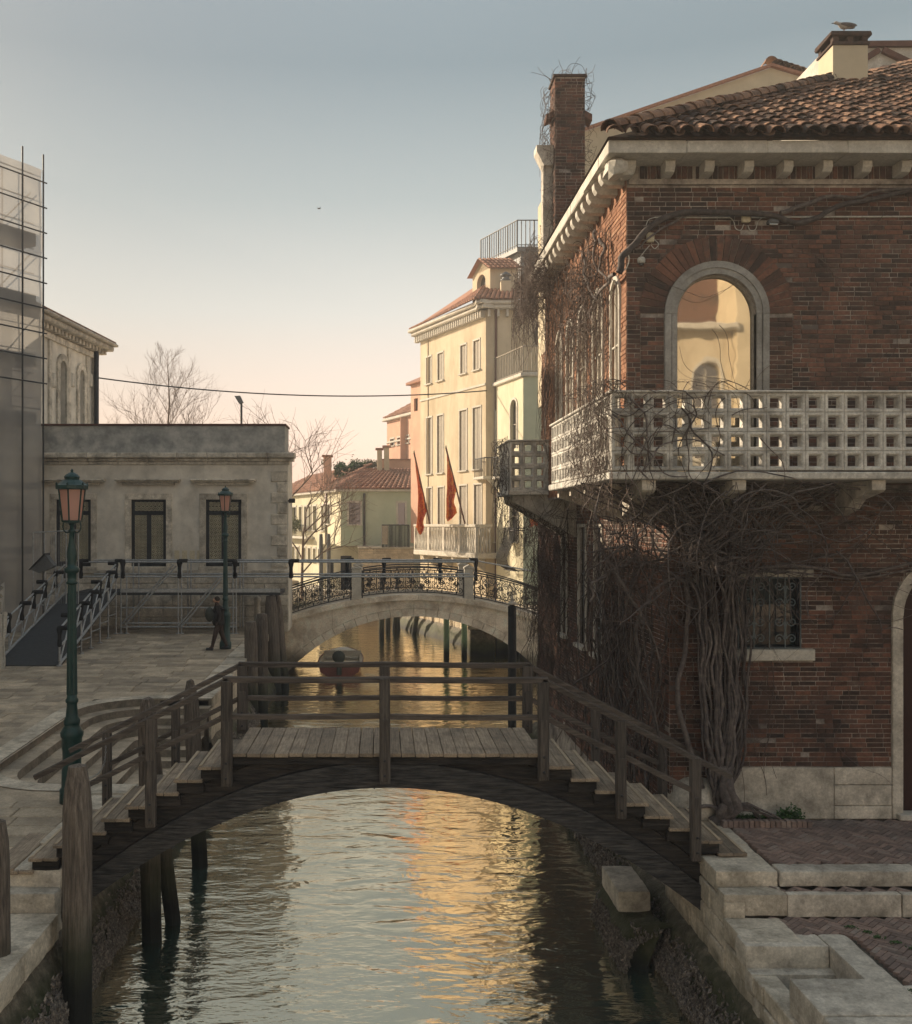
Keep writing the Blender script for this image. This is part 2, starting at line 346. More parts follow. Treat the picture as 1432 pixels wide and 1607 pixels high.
M['mussel'] = mat('mussel_shells', [(.02,.018,.018),(.05,.043,.038),(.12,.10,.08)], 30, .55, .2, tint=.5, spec=.5)
M['net'] = None
M['plastic'] = mat('white_plastic', [(.5,.49,.45),(.6,.58,.53)], 8, .5, 0)
M['beige'] = mat('beige_junction_box', [(.42,.37,.26),(.5,.44,.32)], 8, .6, 0)
M['boatred'] = mat('dark_red_hull', [(.10,.022,.016),(.15,.035,.024)], 3, .4, .1, spec=.5)
M['boatwhite'] = mat('boat_white', [(.55,.52,.47),(.65,.62,.56)], 4, .5, .1)
M['canvas'] = mat('motor_cover', [(.03,.035,.03),(.055,.06,.05)], 8, .7, .1)
M['cloth_dark'] = mat('dark_coat_cloth', [(.015,.012,.012),(.03,.024,.022)], 12, .9, .1)
M['trouser'] = mat('dark_brown_trouser', [(.04,.026,.022),(.06,.04,.032)], 12, .9, .1)
M['skin'] = mat('skin', [(.38,.22,.15),(.45,.27,.19)], 6, .6, 0)
M['hair'] = mat('dark_hair', [(.02,.014,.01),(.035,.025,.018)], 20, .7, 0)
M['gullwhite'] = mat('gull_plumage', [(.25,.22,.2),(.4,.36,.32)], 20, .8, 0)
M['gullgrey'] = mat('gull_wing', [(.07,.06,.06),(.13,.115,.11)], 20, .8, 0)
M['flag'] = mat('red_gold_flag', [(.32,.035,.015),(.5,.07,.02),(.62,.2,.04)], 7, .75, 0, stain=(.65,.32,.08), stscale=5, stfac=.7, st_lo=.5, st_hi=.58)
M['sheetcloth'] = mat('white_sheet_cloth', [(.36,.34,.30),(.46,.43,.38)], 3, .9, .3, 8, .05)
M['rampcarpet'] = mat('dark_ramp_deck', [(.03,.032,.036),(.05,.052,.056)], 8, .85, .4)
M['lead'] = mat('grey_metal_sheet', [(.08,.085,.09),(.12,.125,.13)], 4, .5, .1, metal=.3)
def lampglass():
    m = bpy.data.materials.new('pink_lamp_glass'); m.use_nodes = True; n = m.node_tree.nodes; l = m.node_tree.links; n.clear()
    o = n.new('ShaderNodeOutputMaterial'); d = n.new('ShaderNodeBsdfDiffuse'); t = n.new('ShaderNodeBsdfTranslucent'); g = n.new('ShaderNodeBsdfGlossy')
    d.inputs[0].default_value = (.80,.50,.42,1); t.inputs[0].default_value = (.95,.62,.52,1); g.inputs['Roughness'].default_value = .25
    a = n.new('ShaderNodeMixShader'); a.inputs[0].default_value = .6; b = n.new('ShaderNodeMixShader'); b.inputs[0].default_value = .08
    l.new(d.outputs[0], a.inputs[1]); l.new(t.outputs[0], a.inputs[2]); l.new(a.outputs[0], b.inputs[1]); l.new(g.outputs[0], b.inputs[2]); l.new(b.outputs[0], o.inputs[0])
    return m
M['lampglass'] = lampglass()
def netmat():
    m = bpy.data.materials.new('scaffold_netting'); m.use_nodes = True; n = m.node_tree.nodes; l = m.node_tree.links; n.clear()
    o = n.new('ShaderNodeOutputMaterial'); d = n.new('ShaderNodeBsdfDiffuse'); t = n.new('ShaderNodeBsdfTranslucent'); tr = n.new('ShaderNodeBsdfTransparent')
    geo = n.new('ShaderNodeNewGeometry'); nz = n.new('ShaderNodeTexNoise'); nz.inputs['Scale'].default_value = .5; nz.inputs['Detail'].default_value = 5; l.new(geo.outputs['Position'], nz.inputs['Vector'])
    rp = n.new('ShaderNodeValToRGB'); rp.color_ramp.elements[0].position = .35; rp.color_ramp.elements[0].color = (.36,.35,.34,1); rp.color_ramp.elements[1].position = .65; rp.color_ramp.elements[1].color = (.48,.46,.43,1)
    l.new(nz.outputs[0], rp.inputs[0]); l.new(rp.outputs[0], d.inputs[0]); l.new(rp.outputs[0], t.inputs[0])
    a = n.new('ShaderNodeMixShader'); a.inputs[0].default_value = .28; b = n.new('ShaderNodeMixShader'); b.inputs[0].default_value = .2
    l.new(d.outputs[0], a.inputs[1]); l.new(t.outputs[0], a.inputs[2]); l.new(a.outputs[0], b.inputs[1]); l.new(tr.outputs[0], b.inputs[2]); l.new(b.outputs[0], o.inputs[0])
    return m
M['net'] = netmat()
def glassmat(name, refl=.5, base=(.02,.022,.024), tintc=(1,1,1), rough=.02, wav=.0):
    m = bpy.data.materials.new(name); m.use_nodes = True; n = m.node_tree.nodes; l = m.node_tree.links; n.clear()
    o = n.new('ShaderNodeOutputMaterial'); d = n.new('ShaderNodeBsdfDiffuse'); g = n.new('ShaderNodeBsdfGlossy')
    d.inputs[0].default_value = (*base, 1); g.inputs[0].default_value = (*tintc, 1); g.inputs['Roughness'].default_value = rough
    a = n.new('ShaderNodeMixShader'); a.inputs[0].default_value = refl
    if wav:
        geo = n.new('ShaderNodeNewGeometry'); nz = n.new('ShaderNodeTexNoise'); nz.inputs['Scale'].default_value = 3; nz.inputs['Detail'].default_value = 1; l.new(geo.outputs['Position'], nz.inputs['Vector'])
        bp = n.new('ShaderNodeBump'); bp.inputs['Strength'].default_value = wav; bp.inputs['Distance'].default_value = .02; l.new(nz.outputs[0], bp.inputs['Height']); l.new(bp.outputs[0], g.inputs['Normal'])
    l.new(d.outputs[0], a.inputs[1]); l.new(g.outputs[0], a.inputs[2]); l.new(a.outputs[0], o.inputs[0])
    return m
M['glass'] = glassmat('dark_window_glass', .16)
M['glass_dim'] = glassmat('dim_teal_glass', .05, (.016,.026,.030))
M['glass_mirror'] = glassmat('reflecting_window_glass', .62, (.10,.085,.06), (1,.93,.8), .022, .03)
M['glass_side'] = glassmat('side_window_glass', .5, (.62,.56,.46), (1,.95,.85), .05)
def watermat():
    m = bpy.data.materials.new('canal_water'); m.use_nodes = True; n = m.node_tree.nodes; l = m.node_tree.links; n.clear()
    o = n.new('ShaderNodeOutputMaterial'); d = n.new('ShaderNodeBsdfDiffuse'); g = n.new('ShaderNodeBsdfGlossy')
    d.inputs[0].default_value = (.028,.10,.092,1); g.inputs[0].default_value = (1.0,.87,.66,1); g.inputs['Roughness'].default_value = .07
    lw = n.new('ShaderNodeFresnel'); lw.inputs[0].default_value = 1.33
    mr = n.new('ShaderNodeMapRange'); mr.inputs['From Min'].default_value = .02; mr.inputs['From Max'].default_value = .35; mr.inputs['To Min'].default_value = .66; mr.inputs['To Max'].default_value = .97
    geo = n.new('ShaderNodeNewGeometry')
    def nz(sc, st, det, loc=(0,0,0)):
        mp = n.new('ShaderNodeMapping'); mp.inputs['Scale'].default_value = st; mp.inputs['Location'].default_value = loc; l.new(geo.outputs['Position'], mp.inputs[0])
        q = n.new('ShaderNodeTexNoise'); q.inputs['Scale'].default_value = sc; q.inputs['Detail'].default_value = det; q.inputs['Distortion'].default_value = .4; l.new(mp.outputs[0], q.inputs['Vector']); return q.outputs[0]
    a = nz(1.6, (.7,1.5,1), 3); b = nz(7, (.6,1.5,1), 3, (4,2,0)); c = nz(.25, (1,.6,1), 2, (9,3,0))
    # patches of livelier ripples
    cm = n.new('ShaderNodeMapRange'); cm.inputs['From Min'].default_value = .42; cm.inputs['From Max'].default_value = .62; cm.inputs['To Min'].default_value = .15; cm.inputs['To Max'].default_value = 1.5; l.new(c, cm.inputs[0])
    bm = n.new('ShaderNodeMath'); bm.operation = 'MULTIPLY'; l.new(b, bm.inputs[0]); l.new(cm.outputs[0], bm.inputs[1])
    s1 = n.new('ShaderNodeMath'); s1.operation = 'MULTIPLY_ADD'; l.new(bm.outputs[0], s1.inputs[0]); s1.inputs[1].default_value = .22; l.new(a, s1.inputs[2])
    bp = n.new('ShaderNodeBump'); bp.inputs['Strength'].default_value = 1.0; bp.inputs['Distance'].default_value = .040; l.new(s1.outputs[0], bp.inputs['Height'])
    l.new(bp.outputs[0], g.inputs['Normal']); l.new(bp.outputs[0], lw.inputs['Normal'])
    l.new(lw.outputs[0], mr.inputs[0])
    mx = n.new('ShaderNodeMixShader'); l.new(mr.outputs[0], mx.inputs[0]); l.new(d.outputs[0], mx.inputs[1]); l.new(g.outputs[0], mx.inputs[2]); l.new(mx.outputs[0], o.inputs[0])
    return m
M['water'] = watermat()

# ------------------------------------------------------------------ facade helpers
class Fac:
    """a vertical wall plane from p0 to p1 (plan points), seen from the side its normal n points to"""
    def __init__(s, p0, p1, out=None):
        s.p0 = V((p0[0], p0[1])); s.p1 = V((p1[0], p1[1])); s.L = (s.p1-s.p0).length; s.d = (s.p1-s.p0)/s.L
        n = V((s.d.y, -s.d.x)); ref = V(out) if out else -(s.p0+s.p1)/2
        if n.dot(ref) < 0: n = -n
        s.n = n; s.u3 = V((s.d.x, s.d.y, 0)); s.n3 = V((n.x, n.y, 0))
    def pt(s, u, z, d=0):
        q = s.p0 + s.d*u + s.n*d; return V((q.x, q.y, z))
    def hit(s, px):
        k = (px-600)/F      # X = k Y
        u = (k*s.p0.y - s.p0.x) / (s.d.x - k*s.d.y)
        return u, s.p0.y + u*s.d.y
    def rect(s, x0, x1, y0, y1):
        u0, Y0 = s.hit(x0); u1, Y1 = s.hit(x1); Ym = (Y0+Y1)/2
        a, b = min(u0,u1), max(u0,u1)
        return (a, b, pz2(max(y0,y1), Ym), pz2(min(y0,y1), Ym))
    def flip(s): return s.u3.cross(V((0,0,1))).dot(s.n3) < 0
def wall(mb, fac, u0, u1, z0, z1, holes=(), depth=.2, tint=.5, d0=0):
    """wall sheet with real openings and reveals. hole = (a, b, z0, z1[, 'arch'])"""
    us = sorted(set([u0, u1] + [h[0] for h in holes] + [h[1] for h in holes])); us = [u for u in us if u0 <= u <= u1]
    fl = fac.flip()
    def q(pts, tt=tint):
        vs = [fac.pt(*p) for p in pts]
        f = tuple(range(len(vs))); mb.add(vs, [f[::-1] if fl else f], tt)
    for a, b in zip(us, us[1:]):
        if b-a < 1e-6: continue
        m = (a+b)/2; hs = sorted([h for h in holes if h[0] < m < h[1]], key=lambda h: h[2]); z = z0
        for h in hs:
            if h[2] > z: q([(a,z,d0),(b,z,d0),(b,h[2],d0),(a,h[2],d0)])
            z = max(z, h[3])
        if z1 > z: q([(a,z,d0),(b,z,d0),(b,z1,d0),(a,z1,d0)])
    for h in holes:
        a, b, c, d = h[:4]
        if len(h) > 4:
            r = (b-a)/2; zs = d-r; cx = (a+b)/2; N = 14
            arc = [(cx - r*math.cos(PI*i/N), zs + r*math.sin(PI*i/N)) for i in range(N+1)]
            for (p, q_) in zip(arc, arc[1:]):
                q([(p[0],p[1],d0),(q_[0],q_[1],d0),(q_[0],d,d0),(p[0],d,d0)])
                q([(p[0],p[1],d0),(p[0],p[1],d0-depth),(q_[0],q_[1],d0-depth),(q_[0],q_[1],d0)])
            top = zs
        else:
            top = d; q([(a,d,d0),(a,d,d0-depth),(b,d,d0-depth),(b,d,d0)])
        q([(a,c,d0),(a,c,d0-depth),(a,top,d0-depth),(a,top,d0)])
        q([(b,c,d0),(b,top,d0),(b,top,d0-depth),(b,c,d0-depth)])
        q([(a,c,d0),(b,c,d0),(b,c,d0-depth),(a,c,d0-depth)])
def fbox(mb, fac, u0, u1, z0, z1, d0, d1, c=.01, tint=.5):
    mb.fb(fac.pt(u0, z0, d0), fac.u3, (0,0,1), fac.n3, u1-u0, z1-z0, d1-d0, c, tint, back=True)
def archband(mb, fac, cu, zs, r0, r1, d0, d1, N=16, tint=.5, a0=0, a1=PI):
    for i in range(N):
        t0 = a0+(a1-a0)*i/N; t1 = a0+(a1-a0)*(i+1)/N
        pts = [(cu-r0*math.cos(t0), zs+r0*math.sin(t0)), (cu-r1*math.cos(t0), zs+r1*math.sin(t0)), (cu-r1*math.cos(t1), zs+r1*math.sin(t1)), (cu-r0*math.cos(t1), zs+r0*math.sin(t1))]
        vs = [fac.pt(p[0], p[1], d0) for p in pts] + [fac.pt(p[0], p[1], d1) for p in pts]
        fs = [(4,5,6,7),(0,1,5,4),(2,3,7,6),(3,0,4,7),(1,2,6,5)]
        if not fac.flip(): fs = [f[::-1] for f in fs]
        mb.add(vs, fs, tint)
def pane_mesh(fac, h, d):
    mb = MB(); a, b, c, t = h[:4]
    if len(h) > 4:
        r = (b-a)/2; zs = t-r; cx = (a+b)/2
        pts = [(b,c),(b,zs)] + [(cx + r*math.cos(PI*i/14), zs + r*math.sin(PI*i/14)) for i in range(1,14)] + [(a,zs),(a,c)]
    else: pts = [(a,c),(b,c),(b,t),(a,t)]
    # thin slab
    n = len(pts); vs = [fac.pt(p[0], p[1], d) for p in pts] + [fac.pt(p[0], p[1], d-.02) for p in pts]
    fs = [tuple(range(n)), tuple(range(n, 2*n))[::-1]] + [(i, i+n, (i+1) % n + n, (i+1) % n) for i in range(n)]
    if (fac.flip() and len(h) <= 4) or (len(h) > 4 and fac.flip()): fs = [f[::-1] for f in fs]
    mb.add(vs, fs); return mb
def window(parent, fac, h, trim='white', pane='glass', depth=.15, fw=.07, proud=.03, sill=True, bars=(1,2), barmat='darkframe', name='window', barw=.03):
    a, b, c, t = h[:4]; arch = len(h) > 4
    fr = MB(); top = t-(b-a)/2 if arch else t
    fbox(fr, fac, a-fw, a, c, top, 0.001, proud); fbox(fr, fac, b, b+fw, c, top, 0.001, proud)
    if arch: archband(fr, fac, (a+b)/2, top, (b-a)/2, (b-a)/2+fw, 0.001, proud)
    else: fbox(fr, fac, a-fw, b+fw, t, t+fw, 0.001, proud+.006)
    f = fr.build(name, M[trim], parent)
    pane_mesh(fac, h, -depth+.03).build('pane', M[pane], f)
    bm_ = MB()
    for i in range(1, bars[0]+1):
        u = a+(b-a)*i/(bars[0]+1); fbox(bm_, fac, u-barw/2, u+barw/2, c, t-.001 if not arch else t-.01, -depth+.031, -depth+.07, .004)
    for i in range(1, bars[1]+1):
        z = c+(t-c)*i/(bars[1]+1); fbox(bm_, fac, a, b, z-barw/2, z+barw/2, -depth+.031, -depth+.062, .004)
    if bm_.v: bm_.build('glazing_bar', M[barmat], f)
    if sill:
        sm = MB(); fbox(sm, fac, a-fw-.04, b+fw+.04, c-.08, c, .001, proud+.09); sm.build('sill', M[trim], f)
    return f
def tiled_roof(mb, A, B, C, D, pitch=.24, step=.35, r=None, seg=4):
    """A,B eave; D above A, C above B. half-round tiles in stepped rows"""
    A, B, C, D = map(V, (A, B, C, D)); n = max(1, round((B-A).length/pitch)); nr = max(1, round((D-A).length/step))
    nrm = (B-A).cross(D-A).normalized()
    if nrm.z < 0: nrm = -nrm
    mb.add([A-nrm*.02, B-nrm*.02, C-nrm*.02, D-nrm*.02], [(0,1,2,3)], .1)
    for i in range(n):
        for j in range(nr):
            def P(s, t): return A.lerp(B, s).lerp(D.lerp(C, s), t)
            s0 = i/n; s1 = (i+1)/n; t0 = j/nr; t1 = min(1, (j+1.12)/nr)
            wv = (P(s1,t0)-P(s0,t0)); rr = wv.length*.5
            vs = []
            for tt, sc, lift in ((t0, 1.0, .035), (t1, .85, .0)):
                c = P((s0+s1)/2, tt); u = (P(s1,tt)-P(s0,tt)); rr = u.length*.42*sc
                if u.length < 1e-6: u = B-A
                u = u.normalized()
                for k in range(seg+1):
                    a = PI*k/seg; vs.append(c - u*rr*math.cos(a) + nrm*(rr*.7*math.sin(a)+lift))
            fs = [(k, k+1, seg+1+k+1, seg+1+k) for k in range(seg)] + [tuple(range(seg+1))[::-1]]
            mb.add(vs, fs, R.random(), False)
# ================================================================== SETTING
def zp(Y): return 1.715 + .02035*(Y-14)
def struct(o): o['kind'] = 'structure'; return o
mb = MB(); mb.add([(-1500,-300,0),(1500,-300,0),(1500,1500,0),(-1500,1500,0)], [(0,1,2,3)]); struct(mb.build('canal_water', M['water']))

def hexa(mb, x0, x1, y0, y1, zb, zf, tint=.5):
    vs = [(x0,y0,zb),(x1,y0,zb),(x1,y1,zb),(x0,y1,zb),(x0,y0,zf(y0)),(x1,y0,zf(y0)),(x1,y1,zf(y1)),(x0,y1,zf(y1))]
    mb.add(vs, [(0,3,2,1),(4,5,6,7),(0,1,5,4),(1,2,6,5),(2,3,7,6),(3,0,4,7)], tint)
mb = MB(); g = lambda Y: zp(Y)-.05
hexa(mb, -70, -4.38, 13.74, 17.9, -1, g); hexa(mb, -70, -7.34, 17.9, 25.7, -1, g); hexa(mb, -70, -4.38, 25.7, 50, -1, g)
hexa(mb, -70, -4.36, -8, 13.42, -1, lambda Y: 1.2)
ground_l = struct(mb.build('plaza_ground', M['joint']))
mb = MB()
hexa(mb, 4.42, 60, 13.3, 28.6, -1, lambda Y: 1.85); hexa(mb, 4.42, 60, 12.90, 13.3, -1, lambda Y: 1.66)
hexa(mb, 5.3, 60, -8, 12.90, -1, lambda Y: 1.38); hexa(mb, 4.42, 5.3, 12.0, 12.90, -1, lambda Y: 1.38)
ground_r = struct(mb.build('terrace_ground', M['joint']))
# land behind the far houses
mb = MB(); hexa(mb, -90, 90, 84, 400, -1, lambda Y: 1.6); hexa(mb, 9.5, 90, 40.5, 84, -1, lambda Y: 1.9); struct(mb.build('far_ground', M['pave']))

# --- plaza paving: individual slabs near, joined further off
slabs = []
y = 13.78
while y < 41:
    dy = .46; x = -4.98; 
    lim = -(.375*y+.6) - (3 if y < 30 else 0)
    off = R.random()*.5
    while x > lim:
        lx = R.uniform(.65, 1.15); x0 = x-lx
        inside = (17.9-.75 < y+dy/2 < 25.7+.55) and x > -7.9
        if inside and x0 < -7.75 and y > 18: x0 = x0
        if not inside: slabs.append((x0, x, y, y+dy))
        elif x0 < -8.1: slabs.append((x0, -8.0, y, y+dy))
        x = x0
    y += dy
slabs = [s for s in slabs if s[1]-s[0] > .15]
slabs.sort(key=lambda s: s[2] - .02*s[0])
far = MB()
for i, (x0, x1, y0, y1) in enumerate(slabs):
    zt = R.uniform(-.006, .006)
    t = far if i >= 300 else MB()
    sl_ = .02035; n = V((0, -sl_, 1)).normalized(); v = V((0, 1, sl_)).normalized()
    t.fb((x0+.010, y0+.010, zp(y0)-.07+zt), (1,0,0), v, n, x1-x0-.020, (y1-y0)-.020, .07, .012, R.random())
    if i < 300: t.build('paving_slab', M['pave'], ground_l)
far.build('distant_paving', M['pave'], ground_l, kind='stuff')
# lower landing slabs at the front left
mb = MB(); zz = lambda Y: zp(Y)-.004
for (a, b, c, d) in ((-8.15,-4.4,16.9,17.95),(-8.15,-7.25,17.95,25.65),(-8.15,-4.4,25.65,26.6)):
    mb.add([(a,c,zz(c)),(b,c,zz(c)),(b,d,zz(d)),(a,d,zz(d))], [(0,1,2,3)], .4)
mb.build('paving_infill', M['pave'], ground_l)
sl2 = MB()
for i in range(6):
    for j in range(3):
        mb = MB(); mb.rbox(-5.02-1.0*j-.99, -5.02-1.0*j, 8.1+i*.9, 8.1+(i+1)*.9-.012, 1.1, 1.25+R.uniform(-.004,.004), .012, R.random())
        mb.build('landing_slab', M['stone'], ground_l)

# --- herringbone brick on the terrace
def herring(x0, x1, y0, y1, z, skip=lambda x, y: False):
    mb = MB(); Wd = .075; L = .225; ca, sa = math.cos(.785), math.sin(.785); cx, cy = (x0+x1)/2, (y0+y1)/2; rad = math.hypot(x1-x0, y1-y0)/2+.3
    K = int(rad/Wd)+1
    for k in range(-K, K):
        for m in range(-int(rad/(2*L))-int(K*Wd/(2*L))-2, int(rad/(2*L))+int(K*Wd/(2*L))+3):
            for h in (0, 1):
                a = k*Wd; b = k*Wd + 2*L*m + (Wd if h else 0)
                lu, lv = (L, Wd) if not h else (Wd, L)
                mx, my = a+lu/2, b+lv/2
                X = cx + mx*ca - my*sa; Y = cy + mx*sa + my*ca
                if not (x0 < X < x1 and y0 < Y < y1) or skip(X, Y): continue
                o = V((cx + (a+.004)*ca - (b+.004)*sa, cy + (a+.004)*sa + (b+.004)*ca, z-.05+R.uniform(-.004,.004)))
                mb.fb(o, (ca,sa,0), (-sa,ca,0), (0,0,1), lu-.008, lv-.008, .05, .004, R.random())
    return mb
herring(5.12, 9.4, 13.42, 15.42, 1.905).build('terrace_bricks', M['pavebrick'], ground_r, kind='stuff')
herring(4.9, 8.6, 12.9, 13.08, 1.712).build('step_bricks', M['pavebrick'], ground_r, kind='stuff')
herring(4.95, 9.0, 9.2, 12.84, 1.43, lambda x, y: (x < 5.62 and y < 12.25) or (x < 6.1 and y < 10.97)).build('lower_terrace_bricks', M['pavebrick'], ground_r, kind='stuff')

# ================================================================== QUAY WALLS
def toe_x(y, z, sgn, xb=3.98, xtop=4.33, ztop=.95):
    prof = [(-.5, xb-.03), (0, xb), (.18, xb+.03), (.36, xb+.1), (.55, xb+.15), (.75, xtop-.08), (ztop, xtop+.02)]
    x = prof[-1][1]
    for (z0, x0), (z1, x1) in zip(prof, prof[1:]):
        if z0 <= z <= z1: x = x0+(x1-x0)*(z-z0)/(z1-z0)
    dn = mn.noise(V((y*1.9, z*4, sgn*7)))*.10 + mn.noise(V((y*6, z*9, sgn*3)))*.045
    return x - dn*(.2 if z >= ztop else 1)
def toe(parent, sgn, y0, y1, ztop=.95, xtop=4.33, xb=3.98):
    mb = MB(); ny = int((y1-y0)/.12); zs_ = [-.5, 0, .1, .2, .3, .4, .5, .6, .7, ztop]; vs = []
    for i in range(ny+1):
        y = y0+(y1-y0)*i/ny
        for z in zs_: vs.append((sgn*toe_x(y, z, sgn, xb, xtop, ztop), y, z))
    k = len(zs_); fs = []
    for i in range(ny):
        for j in range(k-1):
            f = (i*k+j, (i+1)*k+j, (i+1)*k+j+1, i*k+j+1); fs.append(f if sgn < 0 else f[::-1])
    mb.add(vs, fs, .4, True); return mb.build('wall_foot', M['quayfoot'], parent)
M['quayfoot'] = mat('slimy_wall_foot', [(.03,.026,.02),(.07,.06,.045),(.14,.12,.09)], 5, .7, .9, 22, .03, zband=[(.55,.85,(.035,.045,.015),.8),(.1,.4,(.012,.014,.013),1)])
def mussels(parent, sgn, y0, y1, n, zlo=-.02, zhi=.62, xb=3.93, spread=.16):
    mb = MB()
    for i in range(n):
        y = R.uniform(y0, y1); z = zlo + (zhi-zlo)*abs(R.gauss(0, .42)) ; 
        if z > zhi + .1*mn.noise(V((y*1.5,0,2))): z = R.uniform(zlo, zhi*.6)
        x = toe_x(y, z, sgn) - .012 + R.uniform(-.02,.012)
        a = V((R.gauss(0,.6), R.gauss(0,.6), 1)).normalized(); s = R.uniform(.028,.062)*(1 if y < 20 else 1.4)
        b = a.orthogonal().normalized(); c = a.cross(b); p = V((sgn*x, y, z))
        vs = [p+a*s, p-a*s, p+b*s*.5, p-b*s*.5, p+c*s*.35, p-c*s*.35]
        mb.add(vs, [(0,2,4),(0,4,3),(0,3,5),(0,5,2),(1,4,2),(1,3,4),(1,5,3),(1,2,5)], R.random())
    return mb.build('mussel_crust', M['mussel'], parent, kind='stuff')
# left wall
ql = thing('quay_wall', 'pale stone quay wall with dark mussels below the paved square left of the canal', 'quay wall', (-4.3,13.7,0))
def coping(parent, xa, xb, y0, y1, zf, th=.28, L=1.25, name='coping_stone', m='stone_quay'):
    y = y0
    while y < y1-.05:
        l_ = min(R.uniform(L*.75, L*1.2), y1-y)
        if y1-y-l_ < .3: l_ = y1-y
        mb = MB(); z = zf(y+l_/2)+.004+R.uniform(-.006,.006)
        (mb.wbox if y < 16 else mb.rbox)(xa+R.uniform(-.008,.008), xb+R.uniform(-.008,.008), y+.005, y+l_-.005, z-th, z, .022, R.random()); mb.build(name, M[m], parent); y += l_
def ashlar(parent, X, sgn, y0, y1, z0, z1, rows, L=.8, name='stone_block', m='stone_quay'):
    h = (z1-z0)/rows
    for r in range(rows):
        y = y0 - R.random()*L*.5*0; first = True
        while y < y1-.02:
            l_ = min(R.uniform(L*.6, L*1.4), y1-y)
            mb = MB(); o = (X-sgn*-.25 if False else X+sgn*.25, y+.005, z0+r*h+.005)
            th = .25+R.uniform(0,.03)
            mb.fb(o, (0,1,0), (0,0,1), (-sgn,0,0), l_-.01, h-.01, th, .015, R.random()); mb.build(name, M[m], parent); y += l_
coping(ql, -4.98, -4.28, 13.74, 17.9, zp); coping(ql, -4.98, -4.28, 25.9, 44, zp, L=1.6)
ashlar(ql, -4.34, -1, 13.6, 17.9, .82, 1.46, 2); ashlar(ql, -4.34, -1, 25.8, 43.5, .82, 1.68, 2, 1.4)
toe(ql, -1, 13.4, 18.0); toe(ql, -1, 25.7, 44)
mussels(ql, -1, 13.4, 18, 4200); mussels(ql, -1, 25.7, 34, 1800)
# nearer landing wall with two steps up to the bridge
ln = thing('stone_landing', 'low pale stone landing with two steps at the near left end of the wooden bridge', 'landing', (-4.3,9,0))
coping(ln, -5.0, -4.26, 8.0, 13.43, lambda Y: 1.25, .34, 1.5)
ashlar(ln, -4.34, -1, 8, 13.43, .8, .90, 1, .7)
toe(ln, -1, 7.5, 13.5, .93); mussels(ln, -1, 8, 13.5, 6500)
for (a, b) in ((-5.35,-4.31),(-6.5,-5.36)):
    mb = MB(); mb.wbox(a, b, 13.44, 13.72, 1.0, 1.505, .035, R.random()); mb.build('step', M['stone'], ln)
    mb = MB(); mb.wbox(a-.08, b-.02, 13.725, 14.1, 1.3, 1.722, .03, R.random()); mb.build('step', M['stone'], ln)

# --- semicircular-cornered water stairs cut into the square
ws = thing('water_stairs', 'sunken stone water stairs with rounded corners beside the near green lamp post', 'stone stairs', (-7.3,21.8,1.7))
def upath(o, n=8):
    xl = -7.3+o; y0 = 17.9+o; y1 = 25.7-o; r = max(1.7-o, .15); pts = [(-4.3, y0)]
    pts += [(xl+r+ (-4.3-xl-r)*(1-i/4), y0) for i in range(1, 5)]
    pts += [(xl+r-r*math.sin(PI/2*i/n), y0+r-r*math.cos(PI/2*i/n)) for i in range(1, n+1)]
    pts += [(xl, y0+r+(y1-y0-2*r)*i/6) for i in range(1, 7)]
    pts += [(xl+r-r*math.cos(PI/2*i/n), y1-r+r*math.sin(PI/2*i/n)) for i in range(1, n+1)]
    pts += [(xl+r+(-4.3-xl-r)*i/4, y1) for i in range(1, 5)]
    return pts
for k in range(8):
    rs = MB(); mb = MB(); o0 = -.42 if k == 0 else (k-1)*.36-.02; o1 = k*.36
    A = upath(o0); B = upath(o1); dz = 0.012 if k == 0 else -.17*k
    for i in range(len(A)-1):
        za, zb = zp(A[i][1])+dz, zp(A[i+1][1])+dz; zc, zd = zp(B[i][1])+dz, zp(B[i+1][1])+dz
        t = R.Random(i//2*7+k).random() if False else ((i//2)*.37+k*.21) % 1
        ov = .02
        vs = [(*A[i],za),(*A[i+1],zb),(*B[i+1],zd),(*B[i],zc),(*B[i+1],zd-.2),(*B[i],zc-.2)]
        mb.add(vs[:4], [(3,2,1,0)], t); rs.add([vs[3],vs[2],vs[4],vs[5]], [(3,2,1,0)], t)
        if i % 2 == 0 and i:   # joint
            pass
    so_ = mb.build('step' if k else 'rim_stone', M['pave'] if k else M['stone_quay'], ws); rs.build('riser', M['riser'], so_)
mb = MB(); mb.box(-7.0, -4.1, 18, 25.6, -.5, .35); mb.build('stair_bed', M['quayfoot'], ws)

# right wall
qr = thing('quay_wall', 'pale stone quay wall with rust streaks and mussels below the brick terrace', 'quay wall', (4.3,12,0))
coping(qr, 4.29, 4.98, 12.02, 12.80, lambda Y: 1.43, .26, .4)
ashlar(qr, 4.31, 1, 7.5, 12.8, .72, 1.16, 2, .75); ashlar(qr, 4.31, 1, 12.8, 15.5, .72, 1.62, 3, .8)
coping(qr, 4.30, 5.10, 12.82, 13.12, lambda Y: 1.71, .27, .3)
coping(qr, 4.31, 5.11, 13.14, 15.5, lambda Y: 1.90, .25, 1.0)
toe(qr, 1, 7.5, 28.7, .80, 4.33, 3.98); mussels(qr, 1, 8, 20, 15000); mussels(qr, 1, 20, 29, 1500)
mb = MB(); mb.wbox(3.50, 3.98, 15.1, 16.25, .62, .93, .03, .3); mb.build('jutting_block', M['stone'], qr)
mm = MB()
